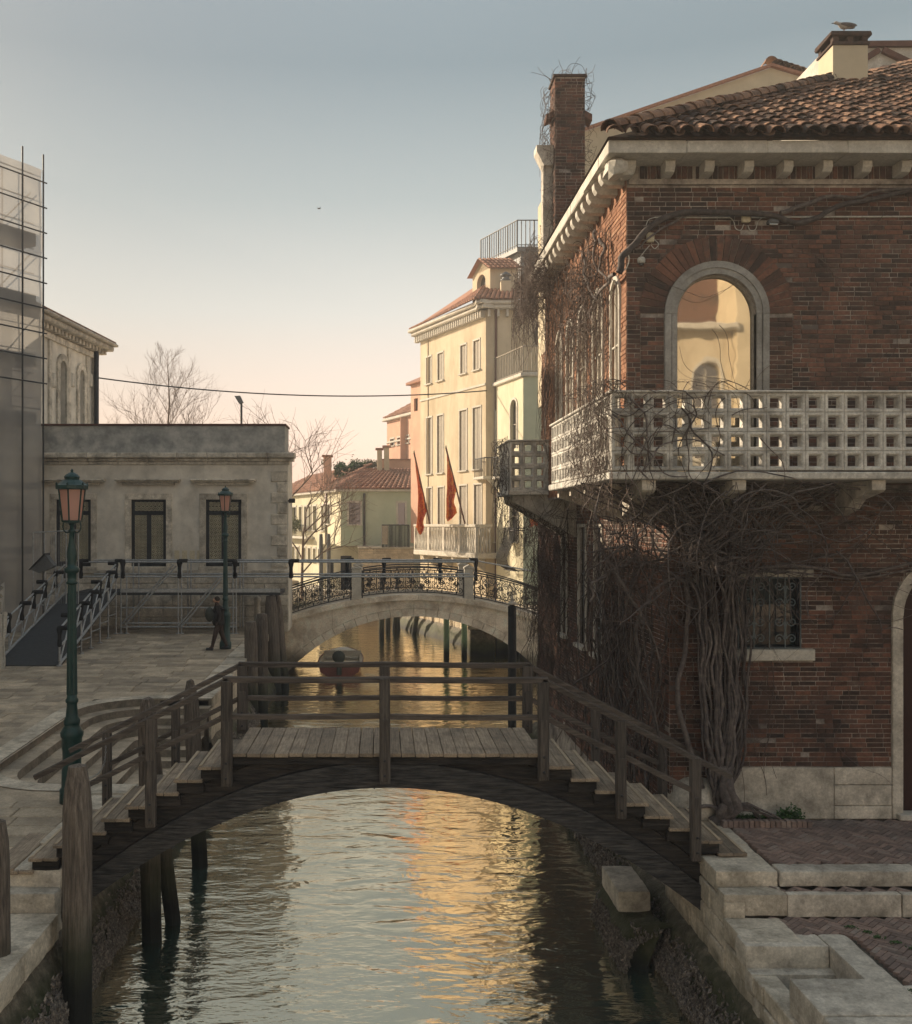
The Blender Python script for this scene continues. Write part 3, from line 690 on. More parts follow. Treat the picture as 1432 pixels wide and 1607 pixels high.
for i in range(3800):
    y = R.uniform(14.45, 16.7); z = R.uniform(0,.66); x = (3.42+.10*z/.4 if z < .4 else 3.52+(z-.4)*1.6) + R.uniform(-.05,.02) + .35*max(0, abs(y-15.55)-.95)
    if z > .58: x = R.uniform(3.6,3.98)
    a = V((R.gauss(0,.6), R.gauss(0,.6), 1)).normalized(); s = R.uniform(.025,.055); b = a.orthogonal().normalized(); c = a.cross(b); p = V((x, y, z*.9))
    mm.add([p+a*s, p-a*s, p+b*s*.5, p-b*s*.5, p+c*s*.35, p-c*s*.35], [(0,2,4),(0,4,3),(0,3,5),(0,5,2),(1,4,2),(1,3,4),(1,5,3),(1,2,5)], R.random())
mm.build('mussel_clump', M['mussel'], qr, kind='stuff')
mb = MB(); nx = 14; vs = []; 
for i in range(nx+1):
    y = 14.5+2.15*i/nx
    for (x, z) in ((3.42,-.4),(3.45,.1),(3.52,.4),(3.66,.62),(4.0,.66)):
        d = mn.noise(V((y*2.3,z*3,9)))*.1; vs.append((x+d+(.35 if i in (0,nx) else 0), y, z+d*.6))
fs = [(i*5+j, (i+1)*5+j, (i+1)*5+j+1, i*5+j+1)[::-1] for i in range(nx) for j in range(4)]
mb.add(vs, fs, .3, True); mb.build('rubble_ledge', M['quayfoot'], qr)

# kerb stones of the terrace steps
tk = thing('terrace_steps', 'two long pale stone kerb steps in front of the brick terrace', 'steps', (5.2,13,1.4))
for (y0, z, th, cuts) in ((13.12, 1.908, .2, (5.12,6.95,8.6,10.2)), (12.83, 1.716, .29, (5.1,6.55,7.55,8.9,10.4))):
    for a, b in zip(cuts, cuts[1:]):
        mb = MB(); mb.wbox(a+.006, b-.006, y0+R.uniform(-.01,.01), y0+(.29 if z > 1.8 else .10)+.02, z-th, z, .022, R.random()); mb.build('kerb_stone', M['stone'], tk)
# water steps at the lower right
wr = thing('water_steps', 'short flight of pale stone steps down to the canal at the lower right', 'stone steps', (4.8,11.6,1))
for (x0, x1, y0, y1, z0, z1) in ((4.26,5.24,11.94,12.3,1.17,1.436),(4.27,5.28,11.78,12.0,.91,1.175),(4.29,5.28,11.6,11.85,.64,.915),(4.3,5.28,11.4,11.65,.36,.65),(4.3,5.28,11.2,11.45,.1,.38)):
    mb = MB(); mb.wbox(x0, x1, y0, y1, z0, z1, .024, R.random()); mb.build('step', M['stone'], wr)
for (x0, x1, y0, y1, z0, z1) in ((5.25,5.58,10.95,12.3,.3,1.438),(5.56,5.84,9.6,10.94,1.0,1.436)):
    mb = MB(); mb.wbox(x0, x1, y0, y1, z0, z1, .024, R.random()); mb.build('kerb_stone', M['stone'], wr)
# big foreground parapet blocks
pb = thing('stone_parapet', 'broad low block of pale stone at the bottom right corner', 'parapet', (5,10,0))
for (x0, x1, y0, y1) in ((4.36,5.5,10.1,10.92),(4.36,5.5,9.2,10.09),(4.36,5.5,8.2,9.19)):
    mb = MB(); mb.wbox(x0, x1, y0, y1, 1.1, 1.52+R.uniform(-.01,.01), .026, R.random()); mb.build('cap_stone', M['stone'], pb)
for i, z in enumerate((.75, .4, .05)):
    mb = MB(); mb.rbox(4.38, 5.48, 8.2, 10.9, z, z+.345, .02, R.random()); mb.build('stone_block', M['stone_quay'], pb)
# weeds
def weed(name, label, pts, n, s, spread, h):
    mb = MB()
    for (cx, cy, cz) in pts:
        for i in range(n):
            p = V((cx+R.gauss(0,spread), cy+R.gauss(0,spread*.5), cz+abs(R.gauss(0,h)))); a = V((R.gauss(0,1),R.gauss(0,1),R.gauss(0,1))).normalized(); b = a.orthogonal().normalized()
            mb.add([p-a*s, p+b*s*.5, p+a*s, p-b*s*.5], [(0,1,2,3)], R.random())
    return tag(mb.build(name, M['leafgreen'], loc=pts[0]), label, 'plant', kind='stuff')
weed('weed', 'green weeds growing in the joints of the lower brick terrace', [(5.75+.1*i+.03*math.sin(i*2), 12.5-.16*i, 1.44) for i in range(12)], 40, .018, .035, .012)
weed('moss_patch', 'small green moss growing beside the foreground stone block', [(5.62+.05*math.sin(i*3), 10.8-.1*i, 1.445) for i in range(14)], 30, .014, .03, .01)
weed('shrub', 'small round green shrub at the foot of the pale stone plinth', [(6.1,15.25,1.98),(6.0,15.25,1.95),(6.2,15.25,1.94)], 160, .03, .07, .07)
pl = thing('planter_bed', 'low brick edged planting bed at the foot of the vine trunk', 'planter', (5.6,15.2,1.9))
x = 5.02
while x < 6.32:
    mb = MB(); mb.rbox(x, x+.07, 15.0, 15.12, 1.9, 2.0+R.uniform(-.005,.008), .006, R.random()); mb.build('brick', M['pavebrick'], pl); x += .078
mb = MB(); mb.box(5.03, 6.3, 15.12, 15.48, 1.9, 1.96); mb.build('soil', M['joint'], pl)
weed('ground_leaves', 'dark leafy ground cover in the planting bed under the vine', [(5.2+.1*i, 15.3, 1.97) for i in range(10)], 50, .02, .06, .02)

# ================================================================== WOODEN BRIDGE
wb = thing('wooden_footbridge', 'dark weathered wooden footbridge with stepped ends and slatted railings across the canal', 'bridge', (0.1,14.5,0))
Y0, Y1 = 13.76, 15.34; sc = 116.3; bx = lambda p: (p-600)/sc; bz = lambda p: EYE-(p-820)/sc
CX = bx(610); ZA = 2.823
def zb(x): return ZA - .0935*(x-CX)**2 - .0004*(x-CX)**4*0
def ztop_step(x):   # underside of the treads
    if -2.08 < x < 2.2: return 3.24
    if x <= -2.08: return 3.24 - .528*(-2.08-x) - .10
    return 3.24 - .505*(x-2.2) - .10
XL, XR = -4.32, 4.44
def beam(y0, y1, name):
    mb = MB(); N = 44; top = []; bot = []
    for i in range(N+1):
        x = XL+(XR-XL)*i/N; b = zb(x); t = b+.34
        top.append((x, t)); bot.append((x, b))
    mb.prism(bot+top[::-1], y0, y1); return mb.build(name, M['archwood'], wb)
beam(Y0-.02, Y0+.20, 'arch_beam'); beam(Y1-.16, Y1+.0, 'arch_beam'); beam(14.45, 14.6, 'arch_beam')
def spandrel(y0, y1):
    # four stacked side boards following the arch, cut under the deck and steps
    N = 60; xs = [XL+.0+(XR-XL)*i/N for i in range(N+1)]
    for lo, hi in ((.34,.62),(.62,.9),(.9,1.6)):
        mb = MB()
        for a, b in zip(xs, xs[1:]):
            for q in (0,):
                z0a, z0b = zb(a)+lo+.006, zb(b)+lo+.006
                ta, tb = min(ztop_step(a), zb(a)+hi-.004), min(ztop_step(b), zb(b)+hi-.004)
                if ta-z0a < .01 and tb-z0b < .01:
                    if mb.v: mb.build('side_board', M['tarwood'], wb)
                    mb = MB(); continue
                ta = max(ta, z0a+.002); tb = max(tb, z0b+.002); e = .01*(lo > .5)
                mb.add([(a,y0+e,z0a),(b,y0+e,z0b),(b,y0+e,tb),(a,y0+e,ta),(a,y1,z0a),(b,y1,z0b),(b,y1,tb),(a,y1,ta)],
                       [(0,1,2,3),(7,6,5,4),(3,2,6,7),(4,5,1,0)], lo)
        if mb.v: mb.build('side_board', M['tarwood'], wb)
spandrel(Y0+.055, Y0+.15); spandrel(Y1-.12, Y1-.04)
# deck planks
n = 22; xa, xb_ = bx(366), bx(850)
for i in range(n):
    a = xa+(xb_-xa)*i/n; b = xa+(xb_-xa)*(i+1)/n
    mb = MB(); dzz = R.uniform(-.004,.004); mb.rbox(a+.004, b-.004, Y0-.07+R.uniform(-.012,.012), Y1+.08+R.uniform(-.01,.01), 3.245+dzz, 3.296+dzz, .006, R.random())
    mb.build('deck_plank', M['deck'], wb)
mb = MB(); mb.rbox(xa, xb_, Y0-.03, Y0+.05, 3.13, 3.243, .01, .3); mb.rbox(xa, xb_, Y1, Y1+.05, 3.13, 3.243, .01, .6); mb.build('deck_joist', M['tarwood'], wb)
# treads
def tread(xo, z, sgn):
    """xo outer edge, sgn -1 left, +1 right"""
    inner = xo - sgn*.40
    for k, (a, b) in enumerate(((0,.185),(.19,.385))):
        mb = MB(); x0, x1 = sorted((xo-sgn*a, xo-sgn*b)); mb.rbox(x0, x1, Y0-.08+R.uniform(-.01,.01), Y1+.06, z-.045, z+R.uniform(-.002,.002), .006, R.random()); mb.build('tread_board', M['deck'], wb)
    mb = MB(); x0, x1 = sorted((xo-sgn*.012, xo-sgn*.052)); mb.rbox(x0, x1, Y0-.04, Y1+.02, z+.001, z+.014, .003, R.random()); mb.build('nosing_strip', M['nosing'], wb)
    mb = MB(); x0, x1 = sorted((xo-sgn*.05, xo-sgn*.085)); mb.box(x0, x1, Y0+.05, Y1-.05, z-.17, z-.046, R.random()); mb.build('riser', M['tarwood'], wb)
    mb = MB(); x0, x1 = sorted((xo-sgn*.03, xo-sgn*.40)); mb.rbox(x0, x1, Y0-.02, Y0+.05, z-.20, z-.048, .01, R.random()); mb.build('step_bracket', M['tarwood'], wb)
for k in range(9): tread(bx(312-37.8*k), 3.296-.1755*(k+1), -1)
for k in range(8): tread(bx(901+38.5*k), 3.296-.167*(k+1)+0.0, 1)
mb = MB(); mb.rbox(-5.3, -4.98+.02, Y0-.06, Y1+.05, 1.70, 1.745, .008, .4); mb.build('tread_board', M['deck'], wb)
# posts
def post(px, ytop, ybot, Y, wd=.145, th=.13, s=sc, label=None):
    k = F/Y; x = (px-600)/k; zt = EYE-(ytop-820)/k; zl = EYE-(ybot-820)/k
    mb = MB(); mb.rbox(x-wd/2, x+wd/2, Y-th/2, Y+th/2, zl, zt, .012, R.random())
    o = mb.build('post', M['wood_z'], wb)
    m2 = MB(); m2.rbox(x-wd*.34, x+wd*.34, Y-th/2-.018, Y-th/2+.01, zl+.05, zl+(zt-zl)*.62, .008, R.random()); m2.build('face_strip', M['wood_z'], o)
    for zz in (zl+.12, zl+.32):
        m3 = MB(); m3.lathe([(.018,0),(.018,.012),(.008,.02)], (0,0,0), 8); m3.v = [(x+a, Y-th/2-.018-c, zz+b) for a, b, c in m3.v]; m3.build('bolt_head', M['iron'], o)
    return o
YF = Y0-.10
for p, a, b in ((356,1068,1234),(604,1064,1230),(853,1070,1224)): post(p, a, b, YF)
for p, a, b in ((237,1128,1298),(974,1130,1284),(1092,1188,1350)): post(p, a, b, YF, .13)
YB = Y1+.1
for p, a, b in ((381,1044,1150),(604,1044,1150),(828,1044,1150)): post(p, a, b, YB, .15)
for p, a, b in ((276,1107,1205),(168,1149,1264),(935,1106,1205),(1040,1158,1255)): post(p, a, b, YB, .12)
# rails
def rail(p0, p1, Y, wd=.10, ht=.075, name='handrail', over=0):
    k = F/Y; a = V(((p0[0]-600)/k, Y, EYE-(p0[1]-820)/k)); b = V(((p1[0]-600)/k, Y, EYE-(p1[1]-820)/k))
    mb = MB(); d = (b-a); N = 8; 
    pts = [a + d*i/N + V((0,0,-.008*math.sin(PI*i/N))) for i in range(N+1)]
    up = V((0,0,1)); vs = []
    prof = [(-.5,-.5),(.5,-.5),(.5,.3),(.3,.5),(-.3,.5),(-.5,.3)]
    dn = d.normalized(); sd_ = dn.cross(up).normalized(); u2 = sd_.cross(dn)
    for p in pts:
        for i, j in prof: vs.append(p + sd_*i*wd + u2*j*ht)
    m = len(prof); fs = [(i*m+q, i*m+(q+1) % m, (i+1)*m+(q+1) % m, (i+1)*m+q) for i in range(N) for q in range(m)] + [tuple(range(m))[::-1], tuple(range(N*m, N*m+m))]
    mb.add(vs, fs, R.random()); return mb.build(name, M['wood_x'], wb)
rail((350,1066), (604,1066.5), YF); rail((604,1066.5), (860,1067), YF)
rail((375,1042.5), (604,1042.5), YB); rail((604,1042.5), (833,1044), YB)
rail((358,1066), (55,1220), YF); rail((852,1067), (1148,1219), YF)
rail((381,1042), (110,1178), YB); rail((827,1043), (1098,1184), YB)
for (p0, p1, Y) in (((364,1124.5),(597,1123.5),YF),((611,1124.5),(846,1126),YF),((388,1095),(600,1095),YB),((608,1095),(821,1096),YB),
                    ((348,1127),(244,1178),YF),((230,1186),(140,1231),YF),((860,1128),(967,1181),YF),((981,1187),(1086,1240),YF),
                    ((374,1097),(282,1143),YB),((270,1150),(174,1198),YB),((834,1098),(930,1145),YB),((941,1151),(1034,1198),YB)):
    rail(p0, p1, Y, .06, .07, 'mid_rail')
# big bolts and tie plates on the side beam
for p, q in ((437,1241),(364,1266),(766,1240),(844,1263),(560,1222),(680,1224)):
    mb = MB(); r = .07 if q > 1230 else .035; mb.lathe([(r,0),(r,.02),(r*.5,.035)], (0,0,0), 12); mb.v = [(bx(p)+a, Y0+.02-c, bz(q)+b) for a, b, c in mb.v]; mb.build('bolt', M['iron'], wb)
for i in range(9):
    x = -2.9+i*.72+R.uniform(-.1,.1); mb = MB(); mb.lathe([(.012,0),(.012,-.05)], (x, Y0+.1, zb(x)+.01), 6); mb.build('nail', M['iron'], wb)
# cross beams under the deck
for i in range(7):
    x = -3.3+i*1.12; mb = MB(); mb.rbox(x-.07, x+.07, Y0+.21, Y1-.17, zb(x)+.12, zb(x)+.28, .01, .4); mb.build('cross_beam', M['tarwood'], wb)
# chain on the left rail
ch = thing('chain', 'thin pale chain hanging from the left end railing of the wooden bridge', 'chain', (-4.0,15.2,2.6))
k = F/15.2
pa = V(((166-600)/k, 15.2, EYE-(1160-820)/k)); pb_ = V(((140-600)/k, 15.0, EYE-(1219-820)/k)); mb = MB()
for i in range(26):
    t = i/25; p = pa.lerp(pb_, t) + V((.10*math.sin(PI*t), 0, -.13*math.sin(PI*t))); ring = []
    for q in range(7):
        a = 2*PI*q/6; ring.append(p + (V((math.cos(a)*.010, 0, math.sin(a)*.018)) if i % 2 else V((0, math.cos(a)*.010, math.sin(a)*.018))))
    mb.tube(ring, .004, 4, caps=False)
mb.build('chain_links', M['steel'], ch, kind='stuff')

# ================================================================== PILES
def pile(label, p_top, p_bot, r, taper=.7, th=.35, matn='pile', group=None, rough=.03, cat='wooden pile', name='mooring_pile', seed=0, n=14):
    a = V(p_bot); b = V(p_top); L = (b-a).length; mb = MB(); prof = []
    N = 16; vs = []; d = (b-a).normalized(); u = d.orthogonal().normalized(); v = d.cross(u)
    for i in range(N+1):
        t = i/N; rr = r
        h = L*(1-t)
        if h < th: rr = r*(taper+(1-taper)*(h/th))
        c = a + d*L*t
        for k in range(n):
            an = 2*PI*k/n; q = rr*(1+rough*1.5*mn.noise(V((math.cos(an)*1.5+seed, math.sin(an)*1.5, t*L*.8)))+rough*(.8 if k % 3 == 0 else -.3))
            vs.append(c + (u*math.cos(an)+v*math.sin(an))*q)
    fs = [(i*n+k, i*n+(k+1) % n, (i+1)*n+(k+1) % n, (i+1)*n+k) for i in range(N) for k in range(n)]
    top = len(vs); vs.append(b + V((.02,0,.035))); fs += [(N*n+k, N*n+(k+1) % n, top) for k in range(n)]
    mb.add(vs, fs, seed*.13 % 1); o = mb.build(name, M[matn], loc=(a.x, a.y, 0)); return tag(o, label, cat, group)
G = 'old wooden piles beside the canal'
pile('large squared-top wooden pile in front of the left end of the footbridge', (-3.93,13.15,3.26), (-3.92,13.1,-1.2), .185, .62, .42, seed=1, group=G)
pile('dark wooden pile cut off by the left edge of the photo', (-4.60,12.2,2.82), (-4.52,12.1,-1.2), .13, .7, .3, seed=2, group=G)
pile('leaning pale pointed pile rising behind the footbridge beside the water stairs', (-3.58,19,3.45), (-3.33,19,-1.2), .145, .45, .35, seed=3, group=G)
pile('thick pile with a pale leaning top just behind the left steps of the footbridge', (-3.62,15.72,3.68), (-3.5,15.6,-1.2), .15, .6, .3, seed=4, group=G)
pile('slim leaning pile standing in the water just behind the thick pile', (-3.66,15.95,3.3), (-3.22,16.4,-1.2), .12, .7, .2, seed=5, group=G)
pile('left one of the two close piles in front of the stone bridge foot', (-4.2,32.6,3.22), (-4.15,32.6,-1.2), .21, .8, .3, seed=6, group=G)
pile('taller right one of the two close piles in front of the stone bridge foot', (-3.92,33.2,3.42), (-3.9,33,-1.2), .2, .8, .2, seed=7, group=G)
pile('tall reddish upright pile against the left foot of the stone bridge', (-4.22,38.6,3.62), (-4.0,38.6,-1.2), .25, .7, .5, seed=8, group=G)
pile('slanting pile leaning on the left foot of the stone bridge', (-4.05,39.2,3.6), (-3.62,39.0,-1.2), .17, .6, .5, seed=9, group=G)
o = pile('dark tarred mooring post with a small white pointed cap near the right wall', (4.02,31.5,3.82), (4.02,31.5,-1.2), .13, 1, .1, matn='darkframe', seed=10, rough=.005, n=12)
mb = MB(); mb.lathe([(.15,0),(.15,.04),(.10,.08),(.04,.13),(.055,.17),(.045,.22),(.02,.27),(.001,.3)], (4.02,31.5,3.86), 12); mb.build('cap', M['white'], o)
for (px, Y, zt, lab) in ((701,47.8,3.0,'left pale green mooring pole beyond the stone bridge arch'),(729,48.3,3.1,'right pale green mooring pole beyond the stone bridge arch')):
    x = px2(px, Y); pile(lab, (x,Y,zt), (x,Y,-1.2), .14, 1, .1, matn='pole_green', seed=px, rough=.005, n=10, cat='mooring pole', name='mooring_pole', group='pale green mooring poles')
for (px, Y, zt, dx, lab) in ((599,56,3.6,0,'dark pile in open water seen through the arch'),(609,60,2.6,0,'leftmost short dark pile of the cluster seen through the arch'),(618,60.5,2.8,.2,'middle short dark pile of the cluster seen through the arch'),(627,61,2.5,-.25,'short dark leaning pile right of the cluster seen through the arch'),(645,58,2.9,.6,'brown slanting pile against the far quay seen through the arch')):
    x = px2(px, Y); pile(lab, (x+dx,Y,zt), (x,Y,-1.2), .15, .9, .1, seed=px, n=8, group='small piles beyond the stone bridge')
for (px, lab) in ((504,'left grey-blue striped mooring pole by the far cream house'),(516,'right grey-blue striped mooring pole by the far cream house')):
    x = px2(px, 70); pile(lab, (x,70,5.6), (x,70,-1.2), .14, .8, .5, matn='lead', seed=px, n=8, cat='mooring pole', name='mooring_pole', group='grey mooring poles by the far house')
# ================================================================== BRICK HOUSE
bh = thing('brick_house', 'dark red brick house with white lattice balcony and clay tile roof, overgrown with vines', 'house', (6.5,15.5,1.9))
FL = Fac((4.37,15.5),(9.8,15.5)); FU = Fac((3.72,15.5),(9.8,15.5)); LL = Fac((4.37,15.5),(4.37,28.6), out=(-1,0)); LU = Fac((3.72,15.5),(3.72,23.2), out=(-1,0))
def XH(x0, x1, z0, z1, base, arch=False): return (x0-base, x1-base, z0, z1) + (('arch',) if arch else ())
win_up = XH(4.48,5.69,7.0,10.18,3.72,True); win_lo = XH(5.40,6.37,4.48,5.57,4.37); door = XH(7.91,9.5,1.9,5.775,4.37,True)
ZM = 6.95; ZT = 11.62
side_up = [(a-15.5, b-15.5, 7.1, t, 'arch') for a, b, t in ((15.92,16.46,10.25),(17.12,17.84,10.35),(18.5,19.2,10.35),(19.75,20.4,10.35),(21.0,21.6,10.35))]
side_lo = [(a-15.5, b-15.5, 3.75, 6.3) for a, b in ((20.15,20.8),(21.75,22.5),(24.0,24.6))]
def unit_brick(nm, m):
    mb = MB(); mb.fb((-.5,.0,-.5),(1,0,0),(0,0,1),(0,-1,0),1,1,1,.08,0.0); return mesh_of(mb, nm, m)
def intervals(u0, u1, z, holes, marg):
    iv = [(u0, u1)]
    for h in holes:
        a, b, c, t = h[:4]; mg = h[5] if len(h) > 5 else marg
        if len(h) > 4 and h[4] == 'arch':
            r = (b-a)/2+mg; cx = (a+b)/2; zs = t-(b-a)/2
            if z < c-.02 or z > zs+r: continue
            hw = r if z < zs else math.sqrt(max(0, r*r-(z-zs)**2)); a_, b_ = cx-hw, cx+hw
        else:
            if z < c-(.0) or z > t: continue
            a_, b_ = a-mg, b+mg
        nv = []
        for p, q in iv:
            if b_ <= p or a_ >= q: nv.append((p,q)); continue
            if a_ > p: nv.append((p, a_))
            if b_ < q: nv.append((b_, q))
        iv = nv
    return iv
def bricks(parent, fac, u0, u1, z0, z1, holes=(), marg=.0, m='brick', limit=0, L=.25, H=.072, name='brick', score=None):
    out = []; r = 0; z = z0
    while z+H*.6 < z1:
        h = min(H, z1-z); 
        for p, q in intervals(u0, u1, z+h/2, holes, marg):
            x = p - (0 if abs(p-u0) > 1e-3 else 0); x -= (r % 2)*L/2*R.uniform(.85,1.15)
            while x < q-.01:
                l_ = L*R.uniform(.92,1.06) if R.random() > .22 else L*.5
                a, b = max(x, p), min(x+l_, q); x += l_
                if b-a < .03: continue
                if R.random() < .012: continue
                out.append((a, b, z, z+h, R.uniform(.004,.016)))
        z += H; r += 1
    if limit:
        out.sort(key=score or (lambda o: 0))
    fl = fac.flip(); js = MB()
    um = [unit_brick(name, M[m])] if limit else None
    ang = math.atan2(fac.d.y, fac.d.x)
    for i, (a, b, c, d, pr) in enumerate(out):
        j = .006
        if i < limit:
            o = inst(name, um[0], parent, fac.pt((a+b)/2, (c+d)/2, 0), ang, scale=(b-a-2*j, pr, d-c-2*j))
        else:
            js.fb(fac.pt(a+j, c+j, 0), fac.u3, (0,0,1), fac.n3, b-a-2*j, d-c-2*j, pr, .004, R.random())
    if js.v: js.build('brickwork', M[m], parent, kind='stuff')
# walls (mortar sheets with true openings)
mb = MB(); wall(mb, FL, 0, 5.4, .6, ZM, [win_lo, door], .22); w_fl = mb.build('front_wall', M['mortar'], bh)
mb = MB(); wall(mb, FU, 0, 6.08, ZM, ZT+.2, [win_up], .2); w_fu = mb.build('upper_front_wall', M['mortar'], bh)
mb = MB(); wall(mb, LL, 0, 13.1, .5, ZM, side_lo, .07); wall(mb, LL, 7.7, 12.4, ZM, 11, [], .1); w_ll = mb.build('canal_wall', M['mortar'], bh)
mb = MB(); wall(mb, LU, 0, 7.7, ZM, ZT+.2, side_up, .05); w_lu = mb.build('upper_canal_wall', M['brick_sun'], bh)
mb = MB(); mb.box(3.72, 4.5, 15.5, 23.2, 6.90, 6.95); mb.box(4.7, 14, 15.8, 28.5, .5, 11.9); mb.box(3.95, 4.7, 15.85, 23.2, 6.95, 11.9); mb.box(3.72,14,23.16,23.3,6.95,11.9); mb.build('inner_wall', M['mortar'], bh)
noh = lambda h, m: (h[0], h[1], h[2], h[3], 'arch' if len(h) > 4 else 'rect', m)
lower_holes = [noh(win_lo, .0), noh(door, .0), (5.30-4.37, 6.55-4.37, 4.30, 4.48, 'rect', 0), (5.36-4.37, 6.55-4.37, 5.57, 5.69, 'rect', 0), (7.74-4.37, 7.92-4.37, 1.9, 4.98, 'rect', 0), (.6, 3.37, 1.9, 2.68, 'rect', 0)]
lower_holes = [h if h[4] == 'rect' else (h[0], h[1], h[2], h[3], 'arch', .17) for h in lower_holes]
bricks(w_fl, FL, 0, 5.3, 1.9, 6.86, lower_holes, limit=300, score=lambda o: abs(o[0]-2.6)*1.0+abs(o[2]-3.7)*.7)
bricks(w_fu, FU, 0, 6.0, 6.96, 11.52, [noh(win_up, .55)])
bricks(w_ll, LL, 0, 13.0, 1.4, 6.9, [noh(h, .06) for h in side_lo]); 
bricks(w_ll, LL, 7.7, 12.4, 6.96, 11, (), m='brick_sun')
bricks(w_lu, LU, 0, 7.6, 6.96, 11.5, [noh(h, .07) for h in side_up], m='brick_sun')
# relieving arch of brick round the big window, course by course
cu = (win_up[0]+win_up[1])/2; zs = win_up[3]-(win_up[1]-win_up[0])/2
NA = 30
for i in range(NA):
    a0 = PI*(i+.06)/NA; a1 = PI*(i+.94)/NA; r1 = 1.17+R.uniform(-.01,.02)
    mb = MB(); archband(mb, FU, cu, zs, .80, r1, .001, .012+R.uniform(0,.008), 1, R.random(), a0, a1); mb.build('arch_brick', M['brick'], w_fu)
for sgn in (-1, 1):   # jamb bricks filling beside the surround
    for k in range(int((zs-7.0)/.072)):
        a = cu + (.80 if sgn > 0 else -1.158); off = (k % 2)*.11
        for (p, q) in (((0,.245),(.25,.358)) if (k % 2) else ((0,.12),(.125,.358))):
            mb = js if False else None
js = MB()
for sgn in (-1, 1):
    for k in range(int((zs-7.0)/.072)):
        z = 7.0+k*.072
        for (p, q) in (((.005,.24),(.25,.353)) if (k % 2) else ((.005,.12),(.13,.353))):
            a, b = (cu+.80+p, cu+.80+q) if sgn > 0 else (cu-.80-q, cu-.80-p)
            js.fb(FU.pt(a, z+.005), FU.u3, (0,0,1), FU.n3, b-a, .062, R.uniform(.005,.015), .004, R.random())
js.build('jamb_bricks', M['brick'], w_fu, kind='stuff')
# big arched window
mb = MB(); r = .605; a, b, c, t = win_up[:4]
fbox(mb, FU, a-.19, a-.09, 7.0, zs, .001, .05); fbox(mb, FU, b+.09, b+.19, 7.0, zs, .001, .05); archband(mb, FU, cu, zs, r+.09, r+.19, .001, .05, 24)
fbox(mb, FU, a-.085, a-.0, 7.0, zs, -.10, .03); fbox(mb, FU, b, b+.085, 7.0, zs, -.10, .03); archband(mb, FU, cu, zs, r, r+.088, -.10, .03, 24)
wu = mb.build('arched_window', M['stone_dark'], bh)
pane_mesh(FU, win_up, -.12).build('pane', M['glass_mirror'], wu)
mb = MB(); fbox(mb, FU, a-.001, a+.035, 7.0, zs, -.119, -.07); fbox(mb, FU, b-.035, b+.001, 7.0, zs, -.119, -.07); archband(mb, FU, cu, zs, r-.035, r+.001, -.119, -.07, 24); mb.build('casement_frame', M['shutter'], wu)
# barred lower window
mb = MB(); fbox(mb, FL, 5.30-4.37, 6.55-4.37, 4.305, 4.478, -.1, .10, .012); sill_ = mb.build('window_sill', M['white'], bh)
mb = MB(); fbox(mb, FL, 5.36-4.37, 6.55-4.37, 5.572, 5.685, -.1, .045, .012); mb.build('window_lintel', M['white'], bh)
fr = MB(); a, b, c, t = win_lo
for (p, q, s_, e) in ((a,a+.035,c,t),(b-.035,b,c,t),(a,b,c,c+.035),(a,b,t-.035,t)): fbox(fr, FL, p, q, s_, e, -.14, -.05)
wl = fr.build('barred_window', M['darkframe'], bh)
pane_mesh(FL, win_lo, -.17).build('pane', M['glass_dim'], wl)
def spiral(cx, cz, r, turns, a0, sgn, n=18, k=.12):
    return [(cx + r*(1-(1-k)*i/n)*math.cos(a0+sgn*turns*2*PI*i/n), cz + r*(1-(1-k)*i/n)*math.sin(a0+sgn*turns*2*PI*i/n)) for i in range(n+1)]
gm = MB(); wd = (b-a); hh = t-c
M['grille'] = mat('grey_green_grille_iron', [(.11,.135,.145),(.17,.20,.205)], 20, .55, .3)
for i in range(5): u = a+.012+(wd-.024)*i/4; gm.tube([FL.pt(u, c+.01, .02), FL.pt(u, t-.01, .02)], .010, 5)
for z in (c+.012, t-.012): gm.tube([FL.pt(a, z, .02), FL.pt(b, z, .02)], .009, 5)
grl = gm.build('grille', M['grille'], wl)
sc_m = MB()
for i in range(4):
    for j in range(4):
        u0 = a+.012+(wd-.024)*i/4; w4 = (wd-.024)/4; sg = 1 if i % 2 == 0 else -1; cz = c + hh*(.14 if j == 0 else .38 if j == 1 else .64 if j == 2 else .88)
        up_ = 1 if j % 2 == 0 else -1; cu_ = u0 + w4*.5
        p = spiral(cu_, cz, .075, 1.4, 0 if sg > 0 else PI, sg*up_); sc_m = MB(); sc_m.tube([FL.pt(q[0]+sg*.02, q[1], .028) for q in p], .009, 4)
        edge = u0 if sg < 0 else u0+w4
        sc_m.tube([FL.pt(p[0][0]+sg*.02, p[0][1], .028), FL.pt(edge-sg*.01, cz+up_*.08, .028), FL.pt(edge-sg*.005, cz+up_*.13, .028)], .009, 4)
        sc_m.build('scroll', M['grille'], wl)
# door
mb = MB(); a, b, c, t = door[:4]; zsd = t-(b-a)/2; cd = (a+b)/2
fbox(mb, FL, a-.165, a-.001, 1.9, zsd, -.05, .045); archband(mb, FL, cd, zsd, (b-a)/2, (b-a)/2+.165, -.05, .045, 20)
ds = mb.build('door_surround', M['stone'], bh)
pane_mesh(FL, door, -.2).build('arched_door', M['doorwood'], ds); mb = MB(); mb.rbox(7.8, 9.6, 15.33, 15.6, 1.9, 2.0, .015, .7); mb.build('threshold', M['white'], ds)
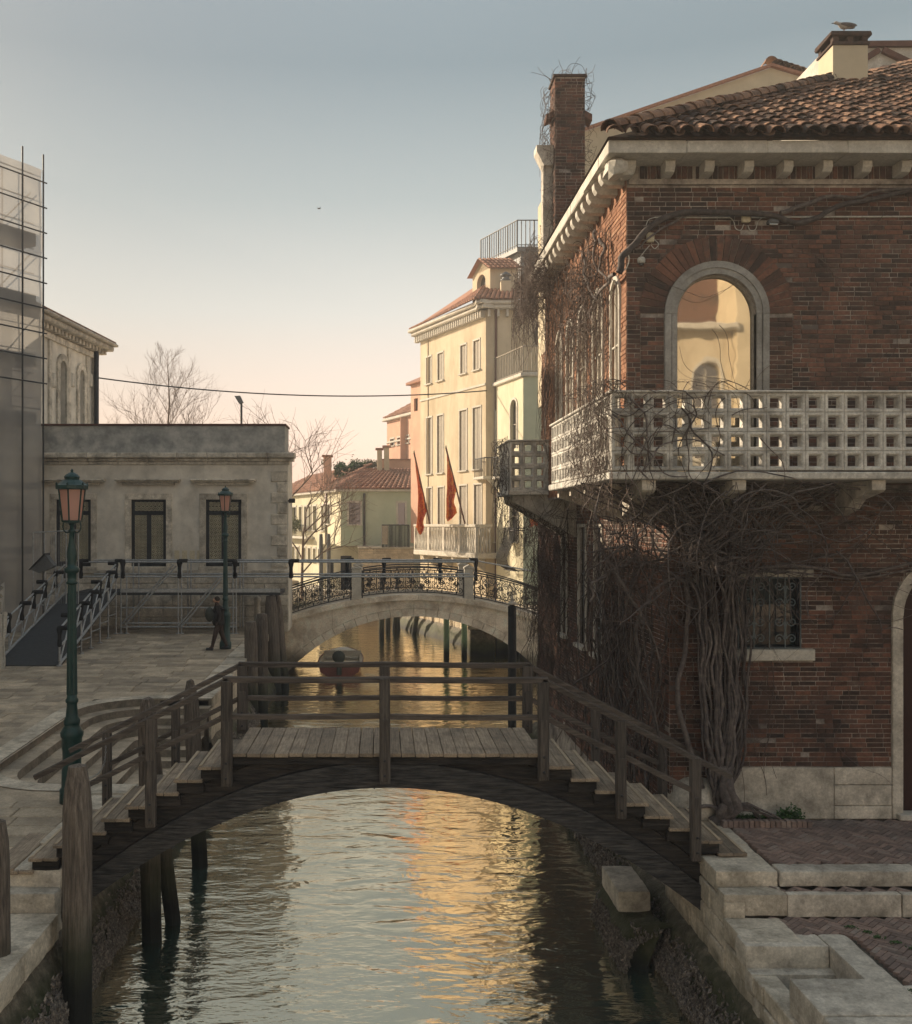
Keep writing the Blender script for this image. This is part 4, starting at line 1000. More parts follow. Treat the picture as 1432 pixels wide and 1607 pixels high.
# plinth stones
for (x0, x1, z0, z1) in ((4.95,6.86,1.9,2.68),(6.865,7.74,2.42,2.68),(6.865,7.74,2.1,2.415),(6.865,7.74,1.9,2.095)):
    mb = MB(); fbox(mb, FL, x0-4.37, x1-4.37-.004, z0, z1-.003, -.05, .035+R.uniform(0,.008), .01, R.random()); mb.build('plinth_stone', M['stone'], w_fl)
mb = MB(); mb.lathe([(.42,0),(.42,.3),(.36,.5),(.2,.62),(.02,.66)], (4.75,15.6,1.9), 14); mb.build('corner_guard_stone', M['stone'], w_fl)
# side windows
for h in side_up: window(bh, LU, h, 'white', 'glass_side', .05, .07, .04, False, (1,2), 'white', 'tall_arched_window', .03)
for h in side_lo: window(bh, LL, h, 'white', 'glass', .07, .07, .05, True, (1,4), 'lead', 'narrow_window', .03)
# eaves: stone slab, modillions, corbels
ev = MB(); x = 3.30; first = True
es = None
cuts = [3.30,4.45,5.63,6.80,7.98,9.2,9.8]
for a, b in zip(cuts, cuts[1:]):
    mb = MB(); mb.rbox(a+.002, b-.002, 14.88, 15.55, 11.80, 11.985, .012, R.random()); o = mb.build('cornice_slab', M['white'], bh)
y = 14.89+.67
while y < 23.1:
    mb = MB(); mb.rbox(3.30, 3.78, y+.002, min(y+1.15, 23.2)-.002, 11.80, 11.985, .012, R.random()); mb.build('cornice_slab', M['white'], bh); y += 1.15
def modillion(x, y, along):
    mb = MB(); prof = [(0,0),(-.36,0),(-.39,-.03),(-.39,-.11),(-.34,-.17),(-.26,-.19),(0,-.19)] if along == 'x' else [(0,0),(-.50,0),(-.53,-.04),(-.52,-.12),(-.46,-.19),(-.36,-.22),(0,-.22)]
    if along == 'x':
        mb.prism([(15.52+p[0]*1.0, 11.798+p[1]) for p in prof], x-.07, x+.07, 'x', R.random())
    else:
        mb.prism([(3.74+p[0]*.74, 11.798+p[1]) for p in prof], y-.085, y+.085, 'y', R.random())
    mb.build('modillion', M['white'], bh)
for k in range(10): modillion(3.70+.585*k, 0, 'x')
for k in range(17): modillion(0, 15.25+.47*k, 'y')
mb = MB(); mb.rbox(3.36, 3.62, 15.0, 15.5, 11.56, 11.797, .06, .5); mb.build('corner_corbel', M['white'], bh)
bricks(w_fu, Fac((3.9,15.44),(9.8,15.44)), 0, 5.8, 11.60, 11.80, (), L=.085, H=.2, name='frieze_brick')
mb = MB(); mb.box(3.74, 9.8, 15.445, 15.52, 11.53, 11.80); mb.build('frieze', M['mortar'], w_fu)
# roof
TN = .56; SA = math.atan(TN); EY, EX, EZ = 14.80, 3.28, 12.0
mb = MB(); far_ = 9.6
mb.add([(EX,EY,EZ),(EX+far_+3,EY,EZ),(EX+far_+3,EY+far_,EZ+far_*TN),(EX+far_,EY+far_,EZ+far_*TN)], [(0,1,2,3)], .1)
mb.add([(EX,EY,EZ),(EX+far_*.9,EY+far_*.9,EZ+far_*.9*TN),(EX+far_*.9,23.45,EZ+far_*.9*TN),(EX,23.45,EZ)], [(0,1,2,3)], .2)
mb.box(EX+.02, 9.8, EY+.03, EY+.1, 11.99, 12.02, .2)
rf = mb.build('roof', M['tile'], bh)
def tile_mesh(nm, r0=.118, r1=.095, L=.44, th=.014, seg=7, m='tile', tv=0.0, arc=PI):
    mb = MB(); vs = []
    for (y, r) in ((0, r0), (L, r1)):
        for rr in (r, r-th):
            for k in range(seg+1):
                a = arc*k/seg + (PI-arc)/2; vs.append((-rr*math.cos(a), y, rr*.92*math.sin(a)))
    n = seg+1; fs = []
    for k in range(seg):
        fs += [(k, 2*n+k, 2*n+k+1, k+1), (n+k, n+k+1, 3*n+k+1, 3*n+k), (k, k+1, n+k+1, n+k)]
    mb.add(vs, fs, tv, False); return mesh_of(mb, nm, M[m])
tm = [tile_mesh('roof_tile', .118+d, .095+d, .44, tv=0) for d in (0,.004,-.004)]
spots = []; px_ = .262
for i in range(40):
    x = EX+.10+px_*i
    j = 0
    while True:
        t = j*.275
        if t > x-EX-.05+.0: break
        yy = EY+t; zz = EZ+t*TN
        if yy > EY+far_-.2: break
        if (x-.4)/yy*F+600 < 1445: spots.append((x, yy, zz, i, j))
        j += 1
spots.sort(key=lambda s: s[1]*1.0)
stuff = MB()
for q, (x, yy, zz, i, j) in enumerate(spots):
    rot = (SA-.045+R.uniform(-.02,.02), 0, R.uniform(-.03,.03)); p = (x+R.uniform(-.008,.008), yy-.02+R.uniform(-.02,.02), zz+.055+R.uniform(-.004,.006))
    if q < 300: inst('roof_tile', R.choice(tm), rf, p, rot=rot)
    else:
        mt = Matrix.Translation(p) @ Matrix.Rotation(rot[0], 4, 'X'); me = R.choice(tm); stuff.add([mt @ v.co for v in me.vertices], [tuple(f.vertices) for f in me.polygons], R.random())
# channel tiles
for i in range(40):
    x = EX+.10+px_*(i+.5); n_ = int((x-EX)/.275)
    for j in range(min(n_, 34)):
        t = j*.275; p = (x, EY+t-.04, EZ+t*TN+.075)
        if x/p[1]*F+600 > 1460: continue
        vs = []; seg = 4
        for (y, r) in ((0,.10),(.3,.115)):
            for k in range(seg+1):
                a = PI*k/seg; vs.append((p[0]-r*math.cos(a), p[1]+y*math.cos(SA), p[2]+y*math.sin(SA)-r*.75*math.sin(a)))
        stuff.add(vs, [(k, k+1, seg+2+k, seg+1+k) for k in range(seg)], R.random())
stuff.build('tile_rows', M['tile'], rf, kind='stuff')
hm = tile_mesh('hip_tile', .15, .12, .46); hd = V((1,1,TN)).normalized(); hq = hd.to_track_quat('Y', 'Z').to_euler()
for k in range(26):
    p = V((EX,EY,EZ+.10)) + hd*(.36*k+.05) + V((R.uniform(-.01,.01), R.uniform(-.01,.01), R.uniform(0,.02))); inst('hip_tile', hm, rf, p, rot=hq)

# balcony -----------------------------------------------------------
PT = .2716
def lattice_mesh():
    mb = MB(); a = PT/2-.002; j = .007; b = .082; b2 = .070; dp = .12
    def ring(h, y): return [(-h,y,-h),(h,y,-h),(h,y,h),(-h,y,h)]
    R_ = [ring(a,0), ring(a,-dp+j), ring(a-j,-dp), ring(b+.018,-dp), ring(b,-dp+.022), ring(b2,-.03), ring(b2,0)]
    vs = [p for r in R_ for p in r]; fs = []
    for q in range(len(R_)-1):
        for k in range(4):
            k2 = (k+1) % 4; fs.append((q*4+k, q*4+k2, (q+1)*4+k2, (q+1)*4+k))
    for k in range(4): k2 = (k+1) % 4; fs.append((24+k, 24+k2, k2, k))
    mb.add(vs, fs, 0.0); return mesh_of(mb, 'lattice_block', M['concrete'])
lm = lattice_mesh()
BZ0 = 7.03; BZ = 7.13
def lattice(parent, fac, n, u0=0, rows=4, z0=BZ):
    ang = math.atan2(fac.d.y, fac.d.x)
    if fac.flip(): ang += PI
    for i in range(n):
        for j in range(rows): inst('lattice_block', lm, parent, fac.pt(u0+PT*(i+.5), z0+PT*(j+.5), R.uniform(-.003,.003)), ang)
mb = MB(); mb.rbox(3.17, 9.6, 14.24, 15.49, 7.0, 7.11, .015, .4); mb.rbox(3.165, 3.71, 15.5, 19.35, 7.0, 7.11, .015, .6)
bal = mb.build('balcony', M['concrete'], bh)
BF = Fac((3.21,14.38),(9.5,14.38)); BS = Fac((3.33,14.42),(3.33,19.35), out=(-1,0))
lattice(bal, BF, 23, 0.0); lattice(bal, BS, 18, 0.0)
mb = MB(); mb.rbox(3.17, 9.5, 14.23, 14.41, BZ+4*PT, BZ+4*PT+.035, .01, .5); mb.rbox(3.17, 3.36, 14.415, 19.35, BZ+4*PT, BZ+4*PT+.035, .01, .7); mb.build('top_rail', M['concrete'], bal)
for x in (5.02, 6.98, 8.9, 3.75):
    mb = MB(); mb.prism([(15.5,6.995),(14.32,6.995),(14.32,6.86),(14.38,6.83),(14.9,6.74),(15.1,6.60),(15.5,6.50)], x-.095, x+.095, 'x', R.random()); mb.build('bracket', M['stone'], bal)
for y in (15.4, 16.6, 17.9, 19.1):
    mb = MB(); mb.prism([(4.4,6.995),(3.30,6.995),(3.30,6.87),(3.75,6.72),(4.4,6.35)], y-.08, y+.08, 'y', R.random()); mb.build('bracket', M['stone'], bal)
# small rear balcony
mb = MB(); mb.rbox(2.80, 4.4, 22.72, 24.9, 7.02, 7.12, .012, .5); rb = mb.build('rear_balcony', M['concrete'], bh)
lattice(rb, Fac((2.86,22.86),(4.2,22.86)), 5, 0, 4, 7.12); lattice(rb, Fac((2.97,22.9),(2.97,24.8), out=(-1,0)), 7, 0, 4, 7.12)
mb = MB(); mb.rbox(2.80, 4.3, 22.70, 22.9, 8.21, 8.25, .01, .5); mb.rbox(2.80, 3.0, 22.9, 24.85, 8.21, 8.25, .01, .5); mb.build('top_rail', M['concrete'], rb)
for y in (22.95, 24.6):
    mb = MB(); mb.prism([(4.4,7.015),(2.95,7.015),(2.95,6.86),(4.4,6.05)], y-.1, y+.1, 'y', .5); mb.build('bracket', M['stone'], rb)

# brick chimney ------------------------------------------------------
bc = thing('brick_chimney', 'tall square dark brick chimney with dry vines, left of the tile roof', 'chimney', (4.17,22.9,8))
CF = Fac((3.84,22.6),(4.50,22.6)); CS = Fac((3.84,22.6),(3.84,23.25), out=(-1,0)); CR = Fac((4.5,22.6),(4.5,23.25), out=(1,0))
mb = MB(); mb.box(3.842, 4.498, 22.602, 23.25, 8, 16.28); cst = mb.build('stack', M['mortar'], bc)
bricks(cst, CF, 0, .66, 11.5, 16.28, L=.24); bricks(cst, CS, 0, .65, 11.5, 16.28, L=.24)
for (x0, x1, z0) in ((3.66,3.84,15.45),(4.50,4.68,15.45)):
    mb = MB(); mb.prism([(x0,z0-.08 if x0 < 4 else z0+.0),(x1,z0 if x0 < 4 else z0-.10),(x1,z0+.14 if x0 < 4 else z0+.05),(x0,z0+.05 if x0 < 4 else z0+.14)], 22.7, 23.1); mb.build('side_slate', M['brick'], bc)
mb = MB(); mb.box(3.62, 3.84, 22.9, 23.2, 11.5, 14.4); mb.prism([(3.46,14.85),(3.46,14.72),(3.62,14.4),(3.84,14.4),(3.84,14.85)], 22.8, 23.22); mb.build('flue_ledge', M['stone'], bc)
mb = MB(); mb.rbox(3.80, 4.54, 22.56, 23.3, 16.28, 16.34, .01); mb.build('cap', M['brick'], bc)

# fittings on the wall ---------------------------------------------------
def wallpt(px, py, d=0.03): return V((px2(px, 15.5-d), 15.5-d, pz2(py, 15.5-d)))
co = thing('electric_conduit', 'thin white electric conduit and cables running along the upper brick wall', 'conduit', wallpt(1250,340))
def smooth(pts, n=6):
    out = []; P = [V(p) for p in pts]
    for i in range(len(P)-1):
        p0 = P[max(i-1,0)]; p1 = P[i]; p2 = P[i+1]; p3 = P[min(i+2,len(P)-1)]
        for k in range(n):
            t = k/n; out.append(.5*((2*p1)+(-p0+p2)*t+(2*p0-5*p1+4*p2-p3)*t*t+(-p0+3*p1-3*p2+p3)*t**3))
    out.append(P[-1]); return out
for seg in ([(1028,341),(1146,341)],[(1180,341),(1240,340.5)],[(1240,340.5),(1432,339.5),(1520,339)]):
    mb = MB(); mb.tube([wallpt(*p) for p in seg], .012, 6); mb.build('pipe', M['plastic'], co)
for seg in ([(1028,341),(1018,345),(1014,356)],[(1146,341),(1152,347),(1155,358),(1163,361),(1168,352)],[(1174,353),(1178,361),(1186,360),(1190,348),(1196,342)],[(1020,385),(1014,392),(1006,402)],[(1028,376),(1034,383),(1028,390),(1022,384)],[(985,394),(988,406),(984,420),(975,428)]):
    mb = MB(); mb.tube(smooth([wallpt(*p) for p in seg]), .007, 5); mb.build('cable', M['plastic'], co)
for (x0,x1,y0,y1,lab) in ((1163,1176,337,350,'beige junction box in the middle of the conduit above the arched window'),(1014,1026,366,381,'beige junction box near the corner of the brick house below the thick branch')):
    p = wallpt(x0,y1,.01); q = wallpt(x1,y0,.01); mb = MB(); mb.rbox(p.x,q.x,15.42,15.485,p.z,q.z,.01); tag(mb.build('junction_box', M['beige'], loc=(p.x,15.45,p.z)), lab, 'junction box', 'junction boxes on the brick wall')
def seclight(px, py, lab, w_=.14, m='plastic', cat='wall lamp', nm='wall_lamp'):
    p = wallpt(px, py, .05); t = thing(nm, lab, cat, p)
    mb = MB(); mb.rbox(p.x-w_/2, p.x+w_/2, p.y-.10, p.y+.02, p.z-.03, p.z+.04, .02); mb.build('body', M[m], t)
    mb = MB(); mb.rbox(p.x-.025, p.x+.025, p.y-.02, p.y+.045, p.z+.03, p.z+.09, .01); mb.build('mount', M[m], t)
    mb = MB(); mb.rbox(p.x-w_*.38, p.x+w_*.38, p.y-.085, p.y-.02, p.z-.045, p.z-.028, .006); mb.build('lens', M['glass_side'], t)
seclight(1212, 350, 'small grey floodlight on the upper brick wall right of the junction box', .16, 'lead')
def camdome(px, py, lab, d=.06):
    p = wallpt(px, py, d); mb = MB(); mb.lathe([(.045,-.0),(.06,.02),(.062,.06),(.045,.09),(.02,.10)], (p.x,p.y,p.z-.05), 12); o = mb.build('security_camera', M['plastic'], loc=p); tag(o, lab, 'camera', 'small white cameras on the brick house')
    mb = MB(); mb.lathe([(.01,-.085),(.035,-.07),(.045,-.045),(.045,-.04)], (p.x,p.y,p.z), 10); mb.build('lens', M['glass'], o)
camdome(1007, 408, 'white dome camera hanging by the corner under the higher junction box')
camdome(1094, 909, 'white round lamp on the vine trunk left of the barred window')
p = wallpt(1195, 792, .35); mb = MB()
mb.prism([(p.x-.1,p.z+.08),(p.x-.02,p.z+.12),(p.x+.02,p.z+.02),(p.x-.07,p.z-.02)], p.y-.05, p.y+.03); mb.prism([(p.x+.0,p.z+.03),(p.x+.09,p.z+.03),(p.x+.17,p.z-.06),(p.x+.02,p.z-.07)], p.y-.04, p.y+.02)
tag(mb.build('broken_floodlight', M['plastic'], loc=p), 'white floodlight tangled in vines under the lattice balcony', 'wall lamp')

# ================================================================== VINES
def walk(p, d, n, step, wob, pull=V((0,0,0)), lim=None, mem=.8):
    pts = [V(p)]; d = V(d).normalized(); a = V((0,0,0)); p = V(p)
    for i in range(n):
        a = a*mem + V((R.gauss(0,1), R.gauss(0,1), R.gauss(0,1)))*(1-mem)
        d = (d + a*wob + pull).normalized(); q = p + d*step
        if lim:
            for k in range(3):
                lo, hi = lim[k]
                if q[k] < lo: q[k] = lo; d[k] = abs(d[k])*.3
                if q[k] > hi: q[k] = hi; d[k] = -abs(d[k])*.3
        p = q; pts.append(p.copy())
    return pts
def strand(mb, pts, r0, r1, n=4, tint=None):
    m = len(pts); mb.tube(pts, [r0+(r1-r0)*i/(m-1) for i in range(m)], n, R.random() if tint is None else tint, caps=False)
cv = thing('climbing_vine', 'great leafless climbing vine with a twisted multi stem trunk on the brick house corner', 'vine', (5.1,15.3,1.95))
def jit(pts, s, zfix=0):
    o = []; ph = R.uniform(0, 20)
    for i, p in enumerate(pts):
        o.append(V((p.x + s*mn.noise(V((i*.35+ph, 0, ph)))*2, p.y + s*.6*mn.noise(V((i*.35, ph, 3))), p.z)))
    return o
for i in range(46):
    f = (i+.5)/46; sp = f-.5+R.gauss(0,.12)
    ctrl = [V((5.10+sp*.22, 15.28+R.uniform(-.06,.1), 1.93)), V((5.10+sp*.30, 15.24+R.uniform(-.05,.08), 2.5)), V((5.12+sp*.62, 15.27+R.uniform(-.06,.1), 3.5)), V((5.10+sp*.62, 15.27+R.uniform(-.07,.12), 4.6)),
            V((5.05+sp*.75, 15.25+R.uniform(-.1,.12), 5.5)), V((4.95+sp*1.5, 15.1+R.uniform(-.2,.2), 6.3)), V((4.7+sp*3.4, 14.85+R.uniform(-.3,.3), 6.9))]
    mb = MB(); pts = jit(smooth(ctrl, 6), .05); r = R.uniform(.011,.026)*(1.35 if R.random() < .15 else 1); strand(mb, pts, r*1.3, r*.6, 6); mb.build('stem', M['vine'], cv)
for k in range(5):   # gnarled foot
    mb = MB(); c = [V((5.1+R.uniform(-.1,.12),15.2,1.92)), V((5.15+R.uniform(-.15,.15),15.12,2.25)), V((5.12+R.uniform(-.1,.1),15.2,2.75))]; strand(mb, jit(smooth(c,5),.06), .09, .05, 8); mb.build('root', M['vine'], cv)
for i in range(9):
    mb = MB(); sg = R.choice((-1,1)); c = [V((5.1,15.2,2.05)), V((5.1+sg*.3,15.15,2.1+R.uniform(0,.15))), V((5.1+sg*R.uniform(.5,.9),15.1+R.uniform(0,.2),1.97))]; strand(mb, jit(smooth(c,5),.04), .03, .012, 5); mb.build('root', M['vine'], cv)
def pxpath(L, Y, r0, r1, s=.03, name='branch', n=7):
    mb = MB(); pts = [at(p[0], p[1], (p[2] if len(p) > 2 else Y)) for p in L]; strand(mb, jit(smooth(pts, 5), s), r0, r1, n); mb.build(name, M['vine'], cv)
pxpath([(1112,1272),(1085,1180),(1070,1130),(1064,1080),(1078,1010),(1080,940),(1072,912),(1050,900)], 15.3, .045, .03, .02)
pxpath([(972,428),(980,400),(996,384),(1018,358),(1048,340),(1085,332),(1120,333),(1165,334),(1215,338),(1250,350),(1285,340),(1320,322),(1370,312),(1432,298),(1500,292)], 15.36, .055, .035, .02)
pxpath([(1225,334),(1262,322),(1300,308),(1345,310),(1375,300),(1430,296)], 15.38, .035, .02, .02)
pxpath([(1090,333),(1050,352),(1020,372),(1000,392)], 15.40, .022, .012, .03)
pxpath([(1140,905),(1180,895),(1235,888),(1290,893),(1330,903),(1375,898),(1432,884),(1500,880)], 15.35, .03, .022, .03)
pxpath([(1100,915),(1160,900),(1230,897),(1300,905),(1350,908),(1440,892)], 15.38, .016, .012, .05)
pxpath([(940,850),(965,895),(985,930),(1005,962),(1012,980)], 14.9, .03, .022, .02); pxpath([(1005,962),(1022,935),(1045,912),(1062,908)], 14.95, .026, .018, .03)
pxpath([(924,945),(935,915),(955,898),(985,885),(1000,850),(995,810)], 15.0, .022, .012, .05)
pxpath([(995,890),(1030,880),(1055,868),(1090,840)], 14.95, .02, .014, .04)
pxpath([(1000,965),(1002,1030),(1015,1090),(1035,1150),(1050,1210)], 15.2, .03, .02, .05)
pxpath([(902,1075),(935,1050),(960,1030),(968,985),(962,940)], 17.5, .022, .014, .05)
for i in range(16):
    x0 = 1075+R.uniform(0,70); pxpath([(x0,870),(x0+R.uniform(-50,60),820),(x0+R.uniform(-120,160),775),(x0+R.uniform(-170,230),758)], 14.9, .02, .01, .08)
for L in ([(1075,700),(1090,650),(1083,620),(1060,612)],[(1068,640),(1095,680),(1120,730),(1105,770),(1110,800)],[(1010,740),(1040,700),(1090,690),(1140,715)],[(1150,790),(1190,770),(1235,775),(1262,800),(1290,830),(1300,870)],[(1105,760),(1150,740),(1205,742),(1260,755)],
          [(960,650),(1000,690),(1045,742),(1080,748)],[(985,620),(1020,670),(1000,720),(1030,760)]):
    pxpath(L, 14.2, .014, .008, .04, 'branch', 5)
# tangle hanging under the balcony
mb = MB()
for i in range(170):
    x = min(7.4, max(3.2, R.gauss(4.7, 1.0))); p = V((x, R.uniform(14.45,15.3), R.uniform(5.6,6.95)))
    pts = walk(p, (R.gauss(0,1), R.gauss(0,.4), R.gauss(.1,.5)), R.randint(14,34), .075, .42, V((0,0,-.045)), ((3.0,9.3),(14.25,15.42),(4.9,6.97)), .75); r = R.choice((.004,.006,.008,.012,.016)); strand(mb, pts, r, r*.4)
mb.build('hanging_tangle', M['vine'], cv, kind='stuff')
mb = MB()
for i in range(150):   # fine twigs in the same place
    x = min(7, max(3.2, R.gauss(4.5, .8))); p = V((x, R.uniform(14.4,15.35), R.uniform(5.7,7.0)))
    pts = walk(p, (R.gauss(0,.6), R.gauss(0,.4), -.6), R.randint(10,26), .07, .5, V((0,0,-.06)), ((3.0,9.3),(14.25,15.42),(4.0,7.0)), .7); strand(mb, pts, .004, .002, 3)
for i in range(90):   # flat net of shoots on the front wall around the trunk
    x = R.gauss(5.0, .75); z = R.uniform(3.0,6.6)
    pts = walk((x,15.42,z), (R.gauss(0,.5),0,-1 if R.random() < .7 else 1), R.randint(8,26), .08, .35, V((0,0,-.02)), ((4.4,9.3),(15.36,15.45),(2.0,6.9)), .8); r = R.choice((.003,.005,.008)); strand(mb, pts, r, r*.6, 3)
for i in range(60):
    pts = walk((R.uniform(5,9), 15.42, R.uniform(5.3,6.8)), (1,0,R.gauss(0,.3)), R.randint(14,40), .09, .3, V((0,0,-.0)), ((4.4,9.6),(15.36,15.45),(4.9,6.9)), .8); strand(mb, pts, .007, .003, 3)
for i in range(14):    # faint net on the upper front wall
    pts = walk((R.uniform(4,9), 15.45, R.uniform(8.6,11.4)), (R.choice((-1,1)),0,R.gauss(0,.5)), R.randint(14,40), .07, .4, V((0,0,0)), ((3.8,9.6),(15.43,15.46),(8.4,11.5)), .8); strand(mb, pts, .005, .003, 3)
mb.build('fine_shoots', M['twig'], cv, kind='stuff')
# curtain on the canal wall, lower storey
cv2 = thing('vine_curtain', 'dense hanging curtain of bare vine twigs on the canal side wall of the brick house', 'vine', (4.2,20,1.3))
mb = MB()
for i in range(330):
    y = 15.45 + 12.9*R.random()**1.1; z = R.uniform(2.6,6.95)
    if any(a-.02 < y-15.5 < b+.02 for a, b, _, _ in side_lo) and R.random() < .85: continue
    x = 4.34 - abs(R.gauss(0,.10)) - (.25*max(0,(z-5.2)/1.7)*R.random()) - (.10 if y > 23 else 0)
    pts = walk((x,y,z), (R.gauss(0,.1), R.gauss(0,.25), -1), R.randint(12,36), .09, .22, V((0,0,-.1)), ((3.6,4.35),(15.3,28.5),(1.35,6.95)), .75); r = R.choice((.004,.005,.007,.012)); strand(mb, pts, r, r*.6, 3)
for i in range(260):
    y = R.uniform(23,28.3); pts = walk((4.2-abs(R.gauss(0,.15)),y,R.uniform(4,7)), (R.gauss(-.2,.5), R.gauss(0,.5), -.6), R.randint(10,26), .08, .5, V((0,0,-.06)), ((3.85,4.35),(22.6,28.6),(1.35,7.0)), .7); strand(mb, pts, .006, .003, 3)
mb.build('hanging_twigs', M['twig'], cv2, kind='stuff')
mb = MB()
for i in range(60):
    y = R.uniform(15.6,20); pts = walk((4.2,y,R.uniform(1.5,4)), (0,R.gauss(0,.3),1), R.randint(20,50), .09, .25, V((0,0,.05)), ((3.95,4.33),(15.3,24),(1.35,6.95)), .8); strand(mb, pts, .018, .008, 5)
mb.build('climbing_stems', M['vine'], cv2, kind='stuff')
# growth over the balcony corner
mb = MB()
for i in range(330):
    y = 14.28+abs(R.gauss(0,1.3)); 
    if y > 19: continue
    pts = walk((3.17-abs(R.gauss(0,.05)), y, R.uniform(7.0,8.4)), (R.gauss(0,.1), R.gauss(0,.8), R.gauss(0,1)), R.randint(8,24), .06, .5, V((.02,0,-.02)), ((2.95,3.2),(14.15,19.3),(6.3,8.45)), .75); r = R.choice((.003,.004,.006)); strand(mb, pts, r, r*.6, 3)
for i in range(75):
    x = 3.2+abs(R.gauss(0,.9)); pts = walk((x, 14.2, R.uniform(7.0,8.35)), (R.gauss(0,.8), R.gauss(0,.1), R.gauss(0,1)), R.randint(8,26), .06, .45, V((0,.02,-.03)), ((3.1,8.5),(14.08,14.24),(6.4,8.38)), .75); r = R.choice((.003,.005,.009)); strand(mb, pts, r, r*.6, 3)
mb.build('balcony_growth', M['twig'], cv2, kind='stuff')
mb = MB()
for i in range(90):
    pts = walk((2.8-abs(R.gauss(0,.02)), R.uniform(22.7,24.8), R.uniform(6.8,8.3)), (R.gauss(0,.3), R.gauss(0,.6), R.gauss(0,1)), R.randint(8,20), .07, .5, V((0,0,-.04)), ((2.66,2.82),(22.6,24.9),(5.9,8.35)), .7); strand(mb, pts, .006, .004, 3)
for i in range(150):
    pts = walk((R.uniform(2.8,4.2), R.uniform(22.5,23.5), R.uniform(6.2,7.0)), (R.gauss(0,.5), R.gauss(0,.4), -.8), R.randint(8,24), .07, .5, V((.02,0,-.05)), ((2.7,4.3),(22.3,24.5),(4.5,7.1)), .7); strand(mb, pts, .006, .003, 3)
mb.build('rear_balcony_growth', M['twig'], cv2, kind='stuff')
# upper canal wall
cv3 = thing('dry_creeper', 'dry creeper hanging on the sunlit upper canal wall of the brick house below the eaves', 'vine', (3.6,19,8))
mb = MB()
for i in range(300):
    y = R.uniform(16.4,23.1); z = R.uniform(9.5,11.6)
    pts = walk((3.69-abs(R.gauss(0,.02)), y, z), (0,R.gauss(0,.2),-1), R.randint(8,34), .08, .2, V((0,0,-.06)), ((3.5,3.70),(15.9,23.2),(7.1,11.6)), .8); strand(mb, pts, R.choice((.003,.005,.008)), .003, 3)
for i in range(260):
    y = R.gauss(18.0,.9); pts = walk((3.6-abs(R.gauss(0,.08)), y, R.uniform(9.6,11.1)), (R.gauss(-.1,.4), R.gauss(0,.6), R.gauss(0,.6)), R.randint(8,20), .06, .6, V((.03,0,-.04)), ((3.32,3.70),(16,20),(8.3,11.3)), .6); strand(mb, pts, R.choice((.004,.006,.01)), .003, 3)
for i in range(520):
    y = R.uniform(20.6,23.3); pts = walk((3.3+R.uniform(-.15,.3), y, R.uniform(11.0,12.1)), (R.gauss(-.3,.4), R.gauss(0,.5), R.gauss(0,.4)), R.randint(8,26), .07, .35, V((-.005,0,-.09)), ((2.98,3.7),(20.4,23.6),(9.0,12.25)), .7); strand(mb, pts, R.choice((.004,.006,.008)), .003, 3)
mb.build('creeper_twigs', M['twig'], cv3, kind='stuff')
for L in ([(938,362,17),(930,390,17),(925,430,17)],[(905,398,18),(918,430,17.8),(930,455,17.5),(945,470,16.8)],[(975,430,15.6),(955,445,16.2),(938,470,17),(925,500,17.6)],[(950,375,16.6),(958,395,16.4),(948,420,16.6),(960,440,16.2)]):
    mb = MB(); pts = [V((3.56, p[2], pz2(p[1], p[2]))) for p in L]; strand(mb, jit(smooth(pts,5),.04), .035, .015, 6); mb.build('stem', M['vine'], cv3)
cv4 = thing('chimney_creeper', 'wispy dry creeper trailing over the top of the tall brick chimney', 'vine', (4.1,22.8,12))
mb = MB()
for i in range(120):
    side = R.random()
    if side < .6: p = (3.78+R.uniform(-.12,.05), R.uniform(22.6,23.2), R.uniform(13,16.4)); d = (R.gauss(-.2,.4), R.gauss(0,.3), -.6); lim = ((3.6,3.84),(22.4,23.3),(11,16.5))
    elif side < .8: p = (4.53, R.uniform(22.6,23.2), R.uniform(13.5,16.3)); d = (R.gauss(.3,.5), 0, R.gauss(0,.6)); lim = ((4.50,4.72),(22.4,23.3),(11,16.4))
    else: p = (R.uniform(3.8,4.5), 22.55, R.uniform(14,16.4)); d = (R.gauss(0,.6), 0, R.gauss(0,.6)); lim = ((3.7,4.6),(22.45,22.58),(11,16.6))
    pts = walk(p, d, R.randint(8,26), .07, .55, V((0,0,-.04)), lim, .7); strand(mb, pts, .006, .003, 3)
for i in range(26):
    pts = walk((R.uniform(3.75,4.45), 22.8, 16.3), (R.gauss(0,.7), 0, .5), R.randint(4,10), .06, .6, V((0,0,0))); strand(mb, pts, .006, .004, 3)
mb.build('creeper_twigs', M['twig'], cv4, kind='stuff')

# ================================================================== BEHIND THE BRICK HOUSE
gb = thing('gabled_house', 'tan plastered gable wall rising behind the clay tile roof', 'house', (10,31,1.9))
P = lambda x, y, Y=31.0: (px2(x,Y), pz2(y,Y))
mb = MB(); poly = [P(900,600),P(1440,600),P(1440,150),P(1290,130),P(1210,106),P(915,207),P(900,214)]
mb.prism([(x,z) for x, z in poly], 31.0, 38.0); gw = mb.build('gable_wall', M['tan'], gb)
mb = MB()
for (a, b) in (((1210,106),(915,207)),((1210,106),(1290,130))):
    A_ = V((px2(a[0],31),30.94,pz2(a[1],31)+.05)); B_ = V((px2(b[0],31),30.94,pz2(b[1],31)+.05)); mb.bar(A_, B_, .14, .08)
mb.build('verge', M['tile_far'], gb)
mb = MB(); c = V((px2(1210,31),30.9,pz2(104,31)+.1)); n_ = 9
for k in range(n_): pass
tm2 = tile_mesh('ridge_tile', .2, .18, .5, .02, 6)
inst('ridge_tile', tm2, gb, c)
for k in range(8):
    a = V((px2(1218,31),30.85,pz2(108,31)+.06)).lerp(V((px2(1290,31),30.85,pz2(131,31)+.06)), k/8); inst('verge_tile', tm2, gb, a, rot=(0,0,-.3))
